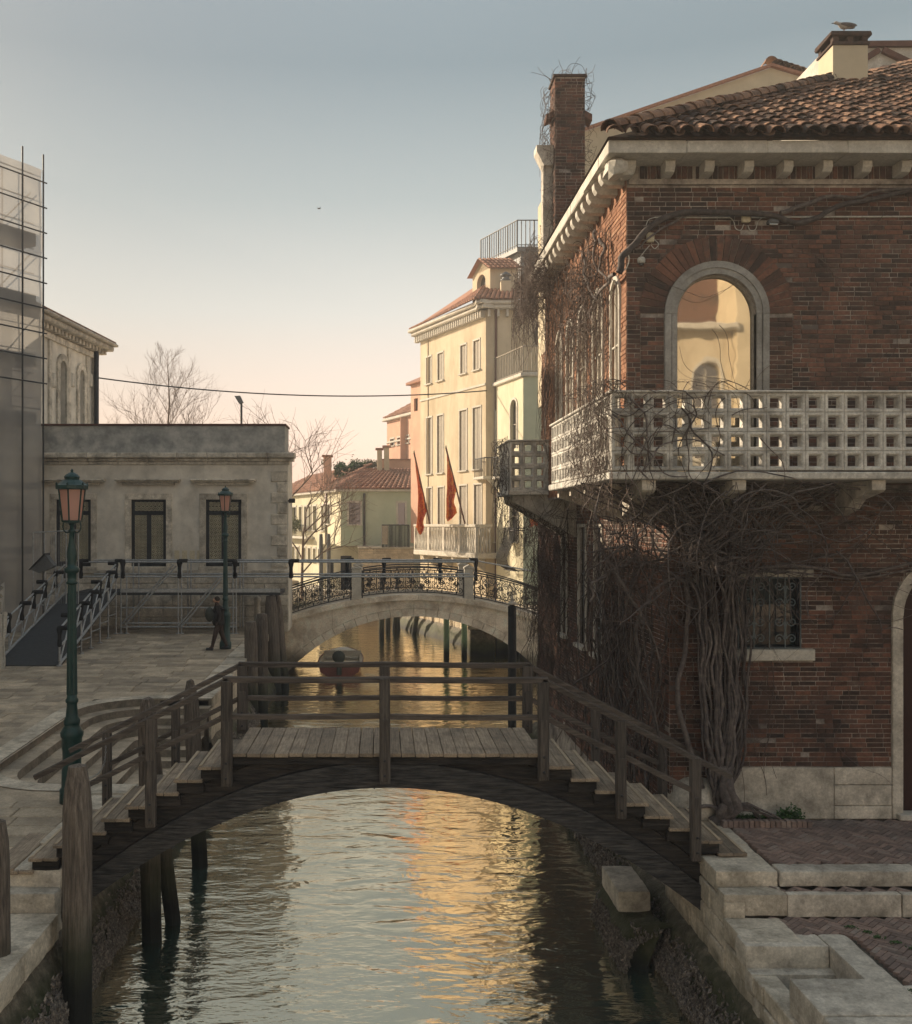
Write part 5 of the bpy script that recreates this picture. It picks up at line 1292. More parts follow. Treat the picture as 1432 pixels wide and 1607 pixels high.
# cream chimney with gull
cc = thing('cream_chimney', 'cream plastered square chimney with a dark open slab cap behind the tile roof', 'chimney', (9.2,20.4,13))
Y = 20.4; x0, x1 = px2(1308,Y), px2(1363,Y); zt = pz2(70,Y)
mb = MB(); mb.rbox(x0, x1, Y, Y+.7, 12.5, zt, .01); mb.build('stack', M['tan'], cc)
mb = MB(); mb.rbox(x0-.03, x1+.03, Y-.03, Y+.73, zt, zt+.06, .01)
for xx in (x0, (x0+x1)/2-.06, x1-.12): mb.rbox(xx, xx+.12, Y, Y+.12, zt+.06, zt+.17, .005); mb.rbox(xx, xx+.12, Y+.58, Y+.7, zt+.06, zt+.17, .005)
mb.rbox(x0-.06, x1+.06, Y-.05, Y+.75, zt+.17, zt+.235, .015); mb.rbox(x0-.05, x1+.05, Y-.045, Y+.75, zt+.235, zt+.265, .01); mb.build('cap', M['brick'], cc)
# gull
gz = zt+.265; gx = px2(1325,Y)
gl = thing('seagull', 'young brown seagull standing on top of the cream chimney facing left', 'bird', (gx, Y+.02, gz))
def blob(mb, c, r, n=12, m=8, rot=None, shape=None):
    vs = []; c = V(c)
    for i in range(m+1):
        th = PI*i/m
        for k in range(n):
            a = 2*PI*k/n; p = V((math.cos(th)*r[0], math.sin(th)*math.cos(a)*r[1], math.sin(th)*math.sin(a)*r[2]))
            if shape: p = shape(p)
            if rot: p = rot @ p
            vs.append(c+p)
    fs = [(i*n+k, (i+1)*n+k, (i+1)*n+(k+1) % n, i*n+(k+1) % n) for i in range(m) for k in range(n)]
    mb.add(vs, fs, .5, True)
mb = MB(); ry = Matrix.Rotation(-.28, 3, 'Y')
prof = [(-.205,.176,.004),(-.19,.18,.016),(-.168,.185,.028),(-.142,.186,.036),(-.118,.178,.034),(-.10,.162,.036),(-.08,.145,.05),(-.045,.13,.062),(0,.122,.068),(.05,.118,.062),(.10,.112,.045),(.15,.106,.028),(.20,.10,.014),(.23,.098,.004)]
vs = []
for (x, z, r) in prof:
    for k in range(10): a = 2*PI*k/10; vs.append((gx+x, Y+.02+math.cos(a)*r*.8, gz+z+math.sin(a)*r))
mb.add(vs, [(i*10+k, i*10+(k+1) % 10, (i+1)*10+(k+1) % 10, (i+1)*10+k) for i in range(len(prof)-1) for k in range(10)], .5, True); mb.build('body', M['gullwhite'], gl)
for sg in (-1, 1):
    mb = MB(); blob(mb, (gx+.09, Y+.02+sg*.045, gz+.13), (.165,.018,.045), 10, 8, Matrix.Rotation(.12,3,'Y')); mb.build('wing', M['gullgrey'], gl)
    mb = MB(); mb.tube([(gx+.01,Y+.02+sg*.022,gz+.075),(gx+.015,Y+.02+sg*.022,gz+.0)], .006, 5); mb.tube([(gx+.015,Y+.02+sg*.022,gz+.006),(gx-.03,Y+.02+sg*.03,gz+.004)], .006, 5); mb.build('leg', M['timberred'], gl)
mb = MB(); mb.tube([(gx-.19,Y+.02,gz+.18),(gx-.225,Y+.02,gz+.176),(gx-.245,Y+.02,gz+.168)], [.012,.008,.002], 6); mb.build('beak', M['darkframe'], gl)
# half timbered roof terrace
at_ = thing('roof_terrace_shelter', 'white panelled shelter with red brown timber braces behind the cream chimney', 'roof shelter', (12,25.5,14))
Y = 25.5; X = lambda p: px2(p, Y); Zf = lambda p: pz2(p, Y)
mb = MB(); mb.box(X(1300), X(1480), Y+.05, Y+3, 13, Zf(72)); mb.build('panel_wall', M['white'], at_)
def beam2(a, b, wd=.14, name='timber'):
    mb = MB(); mb.bar((X(a[0]),Y,Zf(a[1])), (X(b[0]),Y,Zf(b[1])), .1, wd); mb.build(name, M['timberred'], at_)
for a, b in (((1296,70),(1480,68)),((1383,72),(1383,150)),((1386,78),(1440,104)),((1380,78),(1340,104)),((1431,72),(1431,140)),((1303,72),(1303,150))): beam2(a, b)
for a, b in (((1303,70),(1290,122)),((1299,80),(1290,122))): beam2(a, b, .05)
# ================================================================== LOW STONE BUILDING, LEFT
sb = thing('stone_pavilion', 'low grey plastered stone building with three latticed windows and a flat parapet', 'building', (-9,41,2.2))
FS_ = Fac((-25,41),(-3.79,41)); k41 = 1600/41
def U(px): return FS_.hit(px)[0]
def Z41(py): return pz2(py, 41)
wins = [(U(88),U(143),Z41(889),Z41(784)),(U(206),U(261),Z41(889),Z41(784)),(U(323),U(379),Z41(889),Z41(784))]
mb = MB(); wall(mb, FS_, 0, FS_.L, 2.0, Z41(728), wins, .3); wsb = mb.build('front_wall', M['plaster_l'], sb)
mb = MB(); mb.box(-25,-3.792,41.35,43,2,Z41(712)); mb.box(-25,-6,43,55,2,Z41(712)); mb.box(-3.98,-3.79,41.002,41.35,2,Z41(712)); mb.build('side_wall', M['plaster_l'], sb)
mb = MB(); fbox(mb, FS_, 0, FS_.L-.12, Z41(710.5), Z41(668), -1.6, .0, .01); mb.build('attic', M['plaster_attic'], sb)
mb = MB(); fbox(mb, FS_, 0, FS_.L-.07, Z41(668)+.001, Z41(665), -1.65, .06, .01); mb.build('roof_edge', M['timberred'], sb)
u = 0
while u < FS_.L+.2:
    e = min(u+1.2, FS_.L+.3); mb = MB(); fbox(mb, FS_, u+.004, e-.004, Z41(719), Z41(711), -.3, .34, .03, R.random()); fbox(mb, FS_, u+.004, e-.06 if e > FS_.L else e-.004, Z41(724), Z41(719)-.002, -.3, .20, .05, R.random()); fbox(mb, FS_, u+.004, min(e-.004, FS_.L+.05), Z41(729), Z41(724)-.002, -.3, .08, .02, R.random()); mb.build('cornice_stone', M['stone'], sb); u += 1.2
for i, h in enumerate(wins):
    a, b, c, t = h; cx = (a+b)/2
    fr = MB(); fbox(fr, FS_, a-.24, a, c, t, .002, .06); fbox(fr, FS_, b, b+.24, c, t, .002, .06); fbox(fr, FS_, a-.24, b+.24, t, t+.24, .002, .065)
    f = fr.build('window', M['stone'], sb)
    hm_ = MB(); fbox(hm_, FS_, cx-1.05, cx+1.05, t+.58, t+.68, .002, .14, .02); fbox(hm_, FS_, cx-1.24, cx+1.24, t+.68, t+.74, .002, .24, .02); fbox(hm_, FS_, cx-1.3, cx+1.3, t+.74, t+.82, .002, .32, .03); hm_.build('hood', M['stone'], f)
    sm = MB(); fbox(sm, FS_, a-.28, b+.28, c-.16, c, .002, .16, .02); sm.build('sill', M['stone'], f)
    pane_mesh(FS_, h, -.22).build('pane', M['glass'], f)
    g = MB()
    for (p, q, s_, e) in ((a,a+.13,c,t),(b-.13,b,c,t),(cx-.09,cx+.09,c,t-.5),(a,b,c,c+.2),(a,b,t-.09,t),(a,b,t-.62,t-.46)): fbox(g, FS_, p, q, s_, e, -.18, -.05, .01)
    g.build('iron_frame', M['darkframe'], f)
    la = MB()
    for (x0, x1, z0, z1) in ((a+.13,cx-.09,c+.2,t-.62),(cx+.09,b-.13,c+.2,t-.62),(a+.13,b-.13,t-.46,t-.09)):
        s_ = .155; nu = max(1, round((x1-x0)/s_)); nz_ = max(1, round((z1-z0)/s_))
        for p in range(nu):
            for q in range(nz_):
                uu = x0+(x1-x0)*(p+.5)/nu; zz = z0+(z1-z0)*(q+.5)/nz_; r = (x1-x0)/nu*.5
                la.tube([FS_.pt(uu+r*math.cos(2*PI*k/8), zz+r*math.sin(2*PI*k/8), -.09) for k in range(9)], .024, 4, caps=False)
                la.tube([FS_.pt(uu-r*.5, zz-r*.5, -.09), FS_.pt(uu+r*.5, zz+r*.5, -.09)], .02, 3, caps=False)
                la.tube([FS_.pt(uu-r*.5, zz+r*.5, -.09), FS_.pt(uu+r*.5, zz-r*.5, -.09)], .02, 3, caps=False)
    la.build('lattice', M['latt'] if 'latt' in M else M['iron'], f, kind='stuff')
k = 0; z = 4.6
while z < Z41(745):
    wq = .66 if k % 2 == 0 else .42; mb = MB(); fbox(mb, FS_, FS_.L-.02-wq, FS_.L-.03, z+.005, z+.425, .002, .05, .02, R.random()); mb.build('quoin', M['stone'], sb); z += .43; k += 1
rowz = [2.0, 2.6, 3.05, 3.5, 3.95, 4.35]
for r in range(5):
    u = FS_.L - 1.4*R.uniform(.3,1); e = FS_.L+.03
    while e > FS_.L-11.5:
        mb = MB(); fbox(mb, FS_, u+.006, e-.006, rowz[r]+.008, rowz[r+1]-.008, .002, .10, .022, R.random()); mb.build('base_stone', M['stone'], sb); e = u; u -= R.uniform(1.1,1.7)
mb = MB(); fbox(mb, FS_, 0, FS_.L+.06, 4.35, 4.5, .002, .16, .03); mb.build('base_moulding', M['stone'], sb)
for i, px in enumerate((274, 286, 298, 309)):
    mb = MB(); a = U(px); fbox(mb, FS_, a, a+.2, Z41(880)+.04*(i % 2), Z41(864), .004, .012, .002); mb.build('paper_notice', M['beige'], wsb)
t = thing('floodlight', 'small dark floodlight on the right corner of the stone pavilion', 'wall lamp', (-3.7,41,7.3))
mb = MB(); mb.rbox(-3.74, -3.50, 40.8, 41.0, 7.18, 7.36, .02); mb.build('housing', M['iron'], t); mb = MB(); mb.rbox(-3.78, -3.68, 40.86, 40.95, 7.24, 7.30, .01); mb.build('bracket', M['iron'], t)

# ================================================================== CHURCH AND SCAFFOLD
cb = thing('church', 'tall pale church side wall with arched windows and a dentilled cornice behind the scaffold', 'church', (-15,47,2))
FC = Fac((-15.25,42),(-14.45,51.4), out=(1,-.2)); ZC = 15.5
ch_w = [FC.rect(92,102,566,700), FC.rect(123,130,580,700)]; ch_w = [(a,b,6,t,'arch') for a,b,c,t in ch_w]
mb = MB(); wall(mb, FC, 0, FC.L, 2, ZC-.9, ch_w, .5); mb.build('side_wall', M['plaster_l'], cb)
mb = MB(); mb.box(-30,-15.7,42,51.2,2,ZC); mb.box(-16,-14.5,51.3,51.41,2,ZC-.9); mb.build('body_wall', M['plaster_l'], cb)
for i, h in enumerate(ch_w): window(cb, FC, h, 'stone', 'glass' if i == 0 else 'glass', .45, .3, .1, False, (1,5), 'iron', 'arched_window', .05)
mb = MB(); fbox(mb, FC, -.2, FC.L+.1, ZC-.9, ZC-.62, -.3, .15, .02); mb.build('frieze', M['stone'], cb)
u = 0
while u < FC.L+.3:
    mb = MB(); fbox(mb, FC, u, u+.2, ZC-.6, ZC-.38, -.1, .42, .02); mb.build('dentil', M['stone'], cb); u += .42
mb = MB(); fbox(mb, FC, -.2, FC.L+.75, ZC-.38, ZC-.14, -.3, .7, .06); fbox(mb, FC, -.2, FC.L+.85, ZC-.138, ZC, -.3, .9, .05); mb.build('cornice', M['stone'], cb)
mb = MB(); fbox(mb, FC, -.2, FC.L+.8, ZC+.001, ZC+.12, -.8, .8, .03); mb.build('roof', M['tile'], cb)
for px in (82,112,140):
    u, Yq = FC.hit(px); z = pz2(597, Yq); mb = MB(); fbox(mb, FC, u-.2, u+.2, z-.3, z+.35, .002, .14, .06); mb.build('stone_plaque', M['white'], cb)
for px in (77,107,136,146):
    u, Yq = FC.hit(px); mb = MB(); fbox(mb, FC, u-.15, u+.15, 2, ZC-.92, .002, .10, .02); mb.build('pilaster', M['stone'], cb)
mb = MB(); u = FC.L-.55; mb.tube([FC.pt(u,ZC-.5,.25),FC.pt(u,3,.25)], .12, 8); mb.build('downpipe', M['iron'], cb)

sf = thing('scaffold', 'tall scaffold tower wrapped in translucent netting at the left edge', 'scaffold', (-13.3,39.8,2))
FT = Fac((-16.9,33.4),(-13.23,39.8), out=(1,-1)); HT = 20.2
mb = MB(); nu, nz_ = 26, 60
vs = []
for j in range(nz_+1):
    for i in range(nu+1):
        u = FT.L*i/nu; z = 2.0+(HT-2.0)*j/nz_
        d = -.12 + .06*mn.noise(V((u*1.3, z*.8, 1))) + .04*math.sin(z*2.2)*math.sin(u*2)
        if i == nu: u += .05*mn.noise(V((z*1.7,3,1)))+.03
        vs.append(FT.pt(u, z, d))
fs = [(j*(nu+1)+i, j*(nu+1)+i+1, (j+1)*(nu+1)+i+1, (j+1)*(nu+1)+i) for j in range(nz_) for i in range(nu)]
mb.add(vs, fs, .5, True); mb.build('netting', M['net'], sf)
for u in (FT.L-.04, FT.L-1.05, FT.L-2.3, FT.L-4.1, FT.L-5.9):
    mb = MB(); mb.tube([FT.pt(u,2,.04),FT.pt(u,HT+.55,.04)], .035, 6); mb.build('pole', M['iron'], sf)
    mb = MB(); mb.tube([FT.pt(u,2,-1.1),FT.pt(u,HT,-1.1)], .035, 6); mb.build('pole', M['iron'], sf)
z = 3
while z < HT:
    dd = .08 if z > 11 else -.25; mb = MB(); mb.tube([FT.pt(0,z,dd),FT.pt(FT.L+.1,z,dd)], .03, 5); mb.build('ledger', M['iron'], sf); mb = MB(); mb.tube([FT.pt(0,z+.45,-.6),FT.pt(FT.L+.05,z+.45,-.6)], .025, 4); mb.build('ledger', M['iron'], sf); z += .98
for z in (5.2, 7.7, 10.2, 12.5, 14.8, 17.2):
    mb = MB(); mb.fb(FT.pt(0,z,-1.2), FT.u3, -FT.n3*-1, (0,0,1), FT.L-.1, .9, .08, .01); mb.build('platform', M['wood_x'], sf); mb = MB(); mb.fb(FT.pt(0,z+.08,-.34), FT.u3, (0,0,1), FT.n3, FT.L-.1, .42 if z > 9 else .2, .04, .005); mb.build('toe_board', M['tarwood'], sf)
    mb = MB(); mb.tube([FT.pt(.5,z,-.3),FT.pt(2.2,z+2,-.3)], .03, 5); mb.tube([FT.pt(FT.L-2.2,z,-.5),FT.pt(FT.L-.2,z+2.1,-.5)], .03, 5); mb.build('brace', M['iron'], sf)

# ================================================================== TEMPORARY RAMP
rm = thing('temporary_ramp', 'temporary metal tube walkway with black foam wraps in front of the stone pavilion', 'ramp', (-7,38.5,2.2))
YR = 38.4; zr = lambda y: pz2(y, YR); xr = lambda x: px2(x, YR)
def rod(pts, r=.035, name='tube', m='steel'):
    mb = MB(); mb.tube(pts, r, 6); return mb.build(name, M[m], rm)
XW0, XW1 = xr(190), xr(745)
for y in (882, 905): rod([(xr(125),YR,zr(y)),(XW1,YR,zr(y))], .032, 'handrail'); rod([(xr(125),YR+1.9,zr(y)),(XW1,YR+1.9,zr(y))], .032, 'handrail')
mb = MB(); mb.rbox(xr(190), xr(440), YR-.02, YR+1.9, zr(934), zr(929), .01); mb.rbox(xr(117), xr(190)-.005, YR-.02, YR+1.9, zr(934), zr(929), .01); mb.build('walkway_deck', M['rampcarpet'], rm)
mb = MB(); mb.rbox(xr(190), xr(440), YR-.05, YR-.022, zr(929)-.02, zr(929)+.12, .005); mb.build('toe_board', M['steel'], rm)
for y in (954, 978, 984): rod([(XW0,YR,zr(y)),(xr(372),YR,zr(y))], .028)
for px in (190,199,280,285,366,371):
    rod([(xr(px),YR,zp(YR)+.02),(xr(px),YR,zr(880 if px != 199 else 900))], .03, 'upright'); rod([(xr(px),YR,zp(YR)-.03),(xr(px),YR,zp(YR)+.03)], .10, 'base_plate')
    rod([(xr(px),YR+1.9,zp(YR)+.02),(xr(px),YR+1.9,zr(880))], .03, 'upright')
for a, b in (((277,888),(197,980)),((349,908),(285,984))): rod([(xr(a[0]),YR-.05,zr(a[1])),(xr(b[0]),YR-.05,zr(b[1]))], .035, 'brace'); rod([(xr(a[0])-.1,YR-.05,zr(a[1]-2)),(xr(b[0])-.1,YR-.05,zr(b[1]-2))], .03, 'brace')
def wrap(x, y, zt, zb_, r=.09, parent=None):
    mb = MB(); prof = [(.03,0),(r*.9,.03),(r,.10),(r*.75,(zt-zb_)*.4),(r*.8,(zt-zb_)*.6),(r*1.1,(zt-zb_)*.75),(r*1.3,(zt-zb_)-.1),(r*.9,(zt-zb_))]; mb.lathe(prof, (x,y,zb_), 8); mb.tube([(x-.02,y,zt-.05),(x+.3*R.choice((-1,1)),y,zt-.05)], .07, 6); return mb.build('foam_wrap', M['clampdark'], parent or rm)
for px in (127,193,282,369,457): wrap(xr(px), YR, zr(878), zr(908))
for px in (545,603,691,747): wrap(px2(px,45.2), 45.2, pz2(876,45.2), pz2(912,45.2))
rod([(xr(455),YR,zr(882)),(px2(545,45.2),45.2,pz2(880,45.2)),(px2(747,45.2),45.2,pz2(880,45.2)),(px2(850,46),46,pz2(899,46))], .035, 'handrail')
# sloping part
rp_ = thing('ramp_slope', 'dark sloping ramp with tube railings going down to the square at far left', 'ramp', (-10.5,31,2))
def rod2(pts, r=.035, name='tube', m='steel'):
    mb = MB(); mb.tube(pts, r, 6); return mb.build(name, M[m], rp_)
ya, yb = 30.8, 38.3; za, zb2 = zp(30.8)+.03, zr(931); xa1, xb1 = -9.75, -10.0; xa0, xb0 = -11.7, -11.9
S_ = lambda t, s, h=0: V(((xa0*(1-s)+xa1*s)*(1-t)+(xb0*(1-s)+xb1*s)*t, ya+(yb-ya)*t, za+(zb2-za)*t+h))
mb = MB(); mb.add([S_(0,0),S_(0,1),S_(1,1),S_(1,0),S_(0,0,-.08),S_(0,1,-.08),S_(1,1,-.08),S_(1,0,-.08)], [(0,1,2,3),(7,6,5,4),(0,4,5,1),(1,5,6,2),(2,6,7,3),(3,7,4,0)]); mb.build('ramp_deck', M['rampcarpet'], rp_)
for s in (0,1):
    for h in (.55,1.1): rod2([S_(0,s,h),S_(1,s,h)], .032, 'handrail')
    rod2([S_(0,s,.03),S_(1,s,.03)], .045, 'edge_tube')
    for i in range(7):
        t = i/6; a = S_(t,s,1.1); rod2([(a.x,a.y,zp(a.y)),a], .03, 'upright'); wrap(a.x, a.y, a.z+.08, a.z-.55, .075, rp_); rod2([(a.x,a.y,zp(a.y)),(a.x,a.y,zp(a.y)+.04)], .09, 'base_plate')
    for i in range(6): rod2([S_(i/6,s,.06),S_((i+1)/6,s,1.05)], .026, 'brace')
for i in range(1,7):
    a = S_(i/6,1,0); rod2([(a.x,a.y,(a.z+zp(a.y))/2),(a.x,a.y+ -1.2,(a.z+zp(a.y))/2)], .026)
# barrier panels and drapes at the far left
bf = thing('mesh_barrier', 'tall wire mesh barrier panel behind the near lamp lantern', 'barrier', (-12.2,37,2.5))
mb = MB()
for px in (52,70,87,104,123): mb.tube([(px2(px,37),37,3.0),(px2(px,37),37,pz2(836,37)-(.0))], .025, 5)
mb.tube([(px2(52,37),37,pz2(836,37)),(px2(123,37),37,pz2(832,37))], .025, 5); mb.tube([(px2(52,37),37,3.4),(px2(123,37),37,3.4)], .025, 5)
mb.build('frame_tubes', M['steel'], bf, kind='stuff'); mb = MB()
for i in range(28): x = px2(52,37)+(px2(123,37)-px2(52,37))*i/27; mb.tube([(x,37,3.0),(x,37,pz2(835,37))], .006, 3, caps=False)
mb.build('mesh_wires', M['steel'], bf, kind='stuff')
def drape(pts, z0, z1, lab, nm='cloth_drape'):
    mb = MB(); N = 30; vs = []; P_ = smooth(pts, 8); n = len(P_)
    for j in range(13):
        for i, p in enumerate(P_):
            t = j/12; f = .05*math.sin(i*1.1+t*2)+.04*mn.noise(V((i*.4,t*3,0))); zt = z1 if not callable(z1) else z1(i/(n-1)); zl = z0
            vs.append((p.x+f, p.y+f*.6-.15*(1-t)**2, zl+(zt-zl)*t+.05*mn.noise(V((i*.3,5,t)))))
    mb.add(vs, [(j*n+i, j*n+i+1, (j+1)*n+i+1, (j+1)*n+i) for j in range(12) for i in range(n-1)], .5, True)
    vs2 = [(a, b+.012, c) for a, b, c in vs]; mb.add(vs2, [(j*n+i, (j+1)*n+i, (j+1)*n+i+1, j*n+i+1) for j in range(12) for i in range(n-1)], .5, True)
    return tag(mb.build(nm, M['sheetcloth'], loc=pts[0]), lab, 'cloth', 'pale cloths on the left railings')
drape([(-13.4,36,0),(-12.9,34.5,0),(-12.3,32.8,0)], 2.2, lambda t: 4.3-.5*t, 'long pale cloth hung over the railing left of the ramp')
drape([(-11.55,30.4,0),(-11.35,30.3,0),(-11.2,30.35,0)], zp(30.4)+.01, 3.7, 'narrow white sheet hanging to the ground at the ramp end')
# flood lamp on low pole
fl = thing('floodlight_box', 'grey square floodlight on a short pole beside the ramp', 'floodlight', (-12.2,33,2))
x = px2(67,36); mb = MB(); mb.prism([(x-.42,4.75),(x+.1,5.28),(x+.42,4.88),(x+.34,4.8),(x-.1,4.62)], 35.9, 36.3); mb.build('housing', M['lead'], fl)
mb = MB(); mb.prism([(x-.44,4.72),(x-.40,4.78),(x+.12,5.32),(x+.14,5.26)], 35.8, 36.4); mb.build('visor', M['iron'], fl)
mb = MB(); mb.tube([(x+.05,36.1,2.2),(x+.05,36.1,4.75)], .04, 6); mb.build('pole', M['steel'], fl)

# ================================================================== LAMP POSTS
def lamp(loc, label):
    t = thing('street_lamp', label, 'street lamp', loc, 'green iron lamp posts'); ox, oy, oz = loc
    mb = MB(); mb.lathe([(.20,0),(.20,.22),(.17,.25),(.165,.55),(.15,.60),(.155,.86),(.165,.9),(.165,1.06),(.185,1.10),(.19,1.16),(.155,1.22),(.12,1.27),(.13,1.30),(.135,1.36),(.10,1.42),(.095,1.50),(.085,1.6),(.085,1.64),(.105,1.66),(.105,1.70),(.085,1.73),(.08,1.78)], loc, 16); mb.build('base', M['greeniron'], t)
    fl_ = MB()  # fluted shaft
    n = 24; vs = []; zz = [1.78,2.4,3.0,3.55,3.62]
    for i, z in enumerate(zz):
        for k in range(n):
            r = (.088-.022*(z-1.78)/1.84)*(1 if k % 2 else .88); a = 2*PI*k/n; vs.append((ox+r*math.cos(a), oy+r*math.sin(a), oz+z))
    fl_.add(vs, [(i*n+k, i*n+(k+1) % n, (i+1)*n+(k+1) % n, (i+1)*n+k) for i in range(len(zz)-1) for k in range(n)], .5, False); fl_.build('fluted_shaft', M['greeniron'], t)
    mb = MB(); mb.lathe([(.07,3.60),(.10,3.63),(.075,3.66),(.075,3.78),(.12,3.81),(.125,3.87),(.08,3.90),(.07,3.95),(.085,4.05),(.082,4.15),(.05,4.32),(.042,4.45),(.06,4.47),(.06,4.50),(.035,4.52),(.035,4.62)], loc, 14); mb.build('collar', M['greeniron'], t)
    # lantern, hexagonal, wider at the top
    zb_ = 4.66; zt = 5.18; rb_, rt = .155, .215
    mb = MB(); mb.lathe([(.04,4.58),(.06,4.61),(.165,4.63),(.17,4.66),(.15,4.665)], loc, 6, smooth=False, rot=PI/6); mb.build('lantern_base', M['greeniron'], t)
    for k in range(6):
        a0 = PI/6+k*PI/3; a1 = a0+PI/3; P = lambda r, a, z: V((ox+r*math.cos(a), oy+r*math.sin(a), oz+z))
        mb = MB(); mb.add([P(rb_*.97,a0,zb_),P(rb_*.97,a1,zb_),P(rt*.97,a1,zt),P(rt*.97,a0,zt)], [(0,1,2,3)]); mb.build('glass_pane', M['lampglass'], t)
        mb = MB(); mb.tube([P(rb_,a0,zb_),P(rt,a0,zt)], .014, 5); mb.build('lantern_bar', M['greeniron'], t)
    mb = MB(); mb.lathe([(.215,5.17),(.265,5.18),(.27,5.24),(.235,5.26),(.15,5.33),(.12,5.335),(.125,5.37),(.135,5.38),(.10,5.42),(.05,5.45),(.02,5.46),(.025,5.49),(.001,5.52)], loc, 12, smooth=False); mb.build('lantern_roof', M['greeniron'], t)
    for k in range(6):
        a0 = PI/6+k*PI/3; mb = MB(); mb.lathe([(.012,0),(.02,.02),(.008,.05)], (ox+.25*math.cos(a0), oy+.25*math.sin(a0), oz+5.24), 6); mb.build('finial', M['greeniron'], t)
    for sg in (-1,1):
        mb = MB(); mb.tube([V((ox+sg*r, oy, oz+z)) for r, z in ((.05,4.46),(.10,4.46),(.135,4.50),(.15,4.56),(.14,4.62),(.12,4.64))], .012, 5); mb.build('scroll_arm', M['greeniron'], t)
    return t
L1 = lamp((px2(113,16.86),16.86,zp(16.86)), 'near dark green lamp post with pink lantern, left of the footbridge')
L2 = dup(L1, (px2(354,34.5),34.5,zp(34.5)), 'farther green lamp post with pink lantern, in front of the stone pavilion')

# ================================================================== STONE BRIDGE
st = thing('stone_bridge', 'pale stone arch bridge with ornate black iron railings behind the wooden footbridge', 'bridge', (1.34,44.5,0))
YA, YBk = 43.0, 46.4; CXs = 1.34; RI = 7.18; ZCc = 2.45-RI
zc = lambda x: 3.36 - .033*(x-CXs)**2
def ringp(r, a): return (CXs-r*math.cos(a), ZCc+r*math.sin(a))
a_lo = math.asin((-.2-ZCc)/RI)
N = 26
for i in range(N):
    a0 = a_lo+(PI-2*a_lo)*i/N+.0012; a1 = a_lo+(PI-2*a_lo)*(i+1)/N-.0012
    poly = [ringp(RI,a0), ringp(RI+.31,a0), ringp(RI+.31,a1), ringp(RI,a1)]
    mb = MB(); mb.prism(poly, YA-.05+R.uniform(-.006,.006), YA+.4, tint=R.random()); mb.build('arch_stone', M['stonewarm'] if 'stonewarm' in M else M['stone'], st)
mb = MB(); vs = []
for i in range(41):
    a = a_lo+(PI-2*a_lo)*i/40; x, z = ringp(RI+.01, a); vs += [(x,YA+.02,z),(x,YBk,z)]
mb.add(vs, [(2*i, 2*i+1, 2*i+3, 2*i+2) for i in range(40)], .5, True); mb.build('vault', M['stone_quay'], st)
xs = [-4.6,-4.1,-3.3,-2.1,-.9,.3,1.34,2.38,3.58,4.78,5.98,6.9,7.6]
for a, b in zip(xs, xs[1:]):
    M_ = 8; P_ = []
    def zr_(x):
        d = (RI+.31)**2-(x-CXs)**2
        return max(-.2, ZCc+math.sqrt(d)) if d > 0 else -.2
    pts = [(a+.004+(b-a-.008)*i/M_) for i in range(M_+1)]
    poly = [(x, zr_(x)+.004) for x in pts] + [(x, zc(x)-.24) for x in pts[::-1]]
    mb = MB(); mb.prism(poly, YA+R.uniform(0,.008), YA+.3, tint=R.random()); mb.build('spandrel_stone', M['stonewarm'] if 'stonewarm' in M else M['stone'], st)
xx = -4.6
while xx < 7.5:
    e = xx+1.02; pts = [xx+.005+(e-xx-.01)*i/4 for i in range(5)]
    mb = MB(); mb.prism([(x, zc(x)-.23) for x in pts]+[(x, zc(x)) for x in pts[::-1]], YA-.16, YA+.35, tint=R.random()); mb.build('coping_stone', M['stonewarm'] if 'stonewarm' in M else M['stone'], st)
    mb = MB(); mb.prism([(x, zc(x)-.23) for x in pts]+[(x, zc(x)) for x in pts[::-1]], YBk-.2, YBk+.1, tint=R.random()); mb.build('coping_stone', M['stone'], st); xx = e
mb = MB(); pts = [-4.6+12.2*i/30 for i in range(31)]; mb.prism([(x, zc(x)-.3) for x in pts]+[(x, zc(x)-.08) for x in pts[::-1]], YA+.36, YBk-.21); mb.build('deck', M['pave'], st)
mb = MB()
for a, b in zip(pts, pts[1:]):
    if zr_(a)+.1 < zc(a)-.3: mb.prism([(a,zr_(a)),(b,zr_(b)),(b,zc(b)-.24),(a,zc(a)-.24)], YBk-.15, YBk)
mb.build('rear_wall', M['stone'], st)
for i, x in enumerate((-1.08, 3.66)):
    for y in (YA+.08, YBk-.05):
        mb = MB(); z0 = zc(x)-.02; mb.rbox(x-.19, x+.19, y-.17, y+.17, z0, z0+1.28, .015, .4); mb.rbox(x-.22, x+.22, y-.2, y+.2, z0+1.28, z0+1.36, .02, .5); mb.prism([(x-.2,z0+1.361),(x+.2,z0+1.361),(x,z0+1.46)], y-.18, y+.18); mb.build('pillar', M['white'], st)
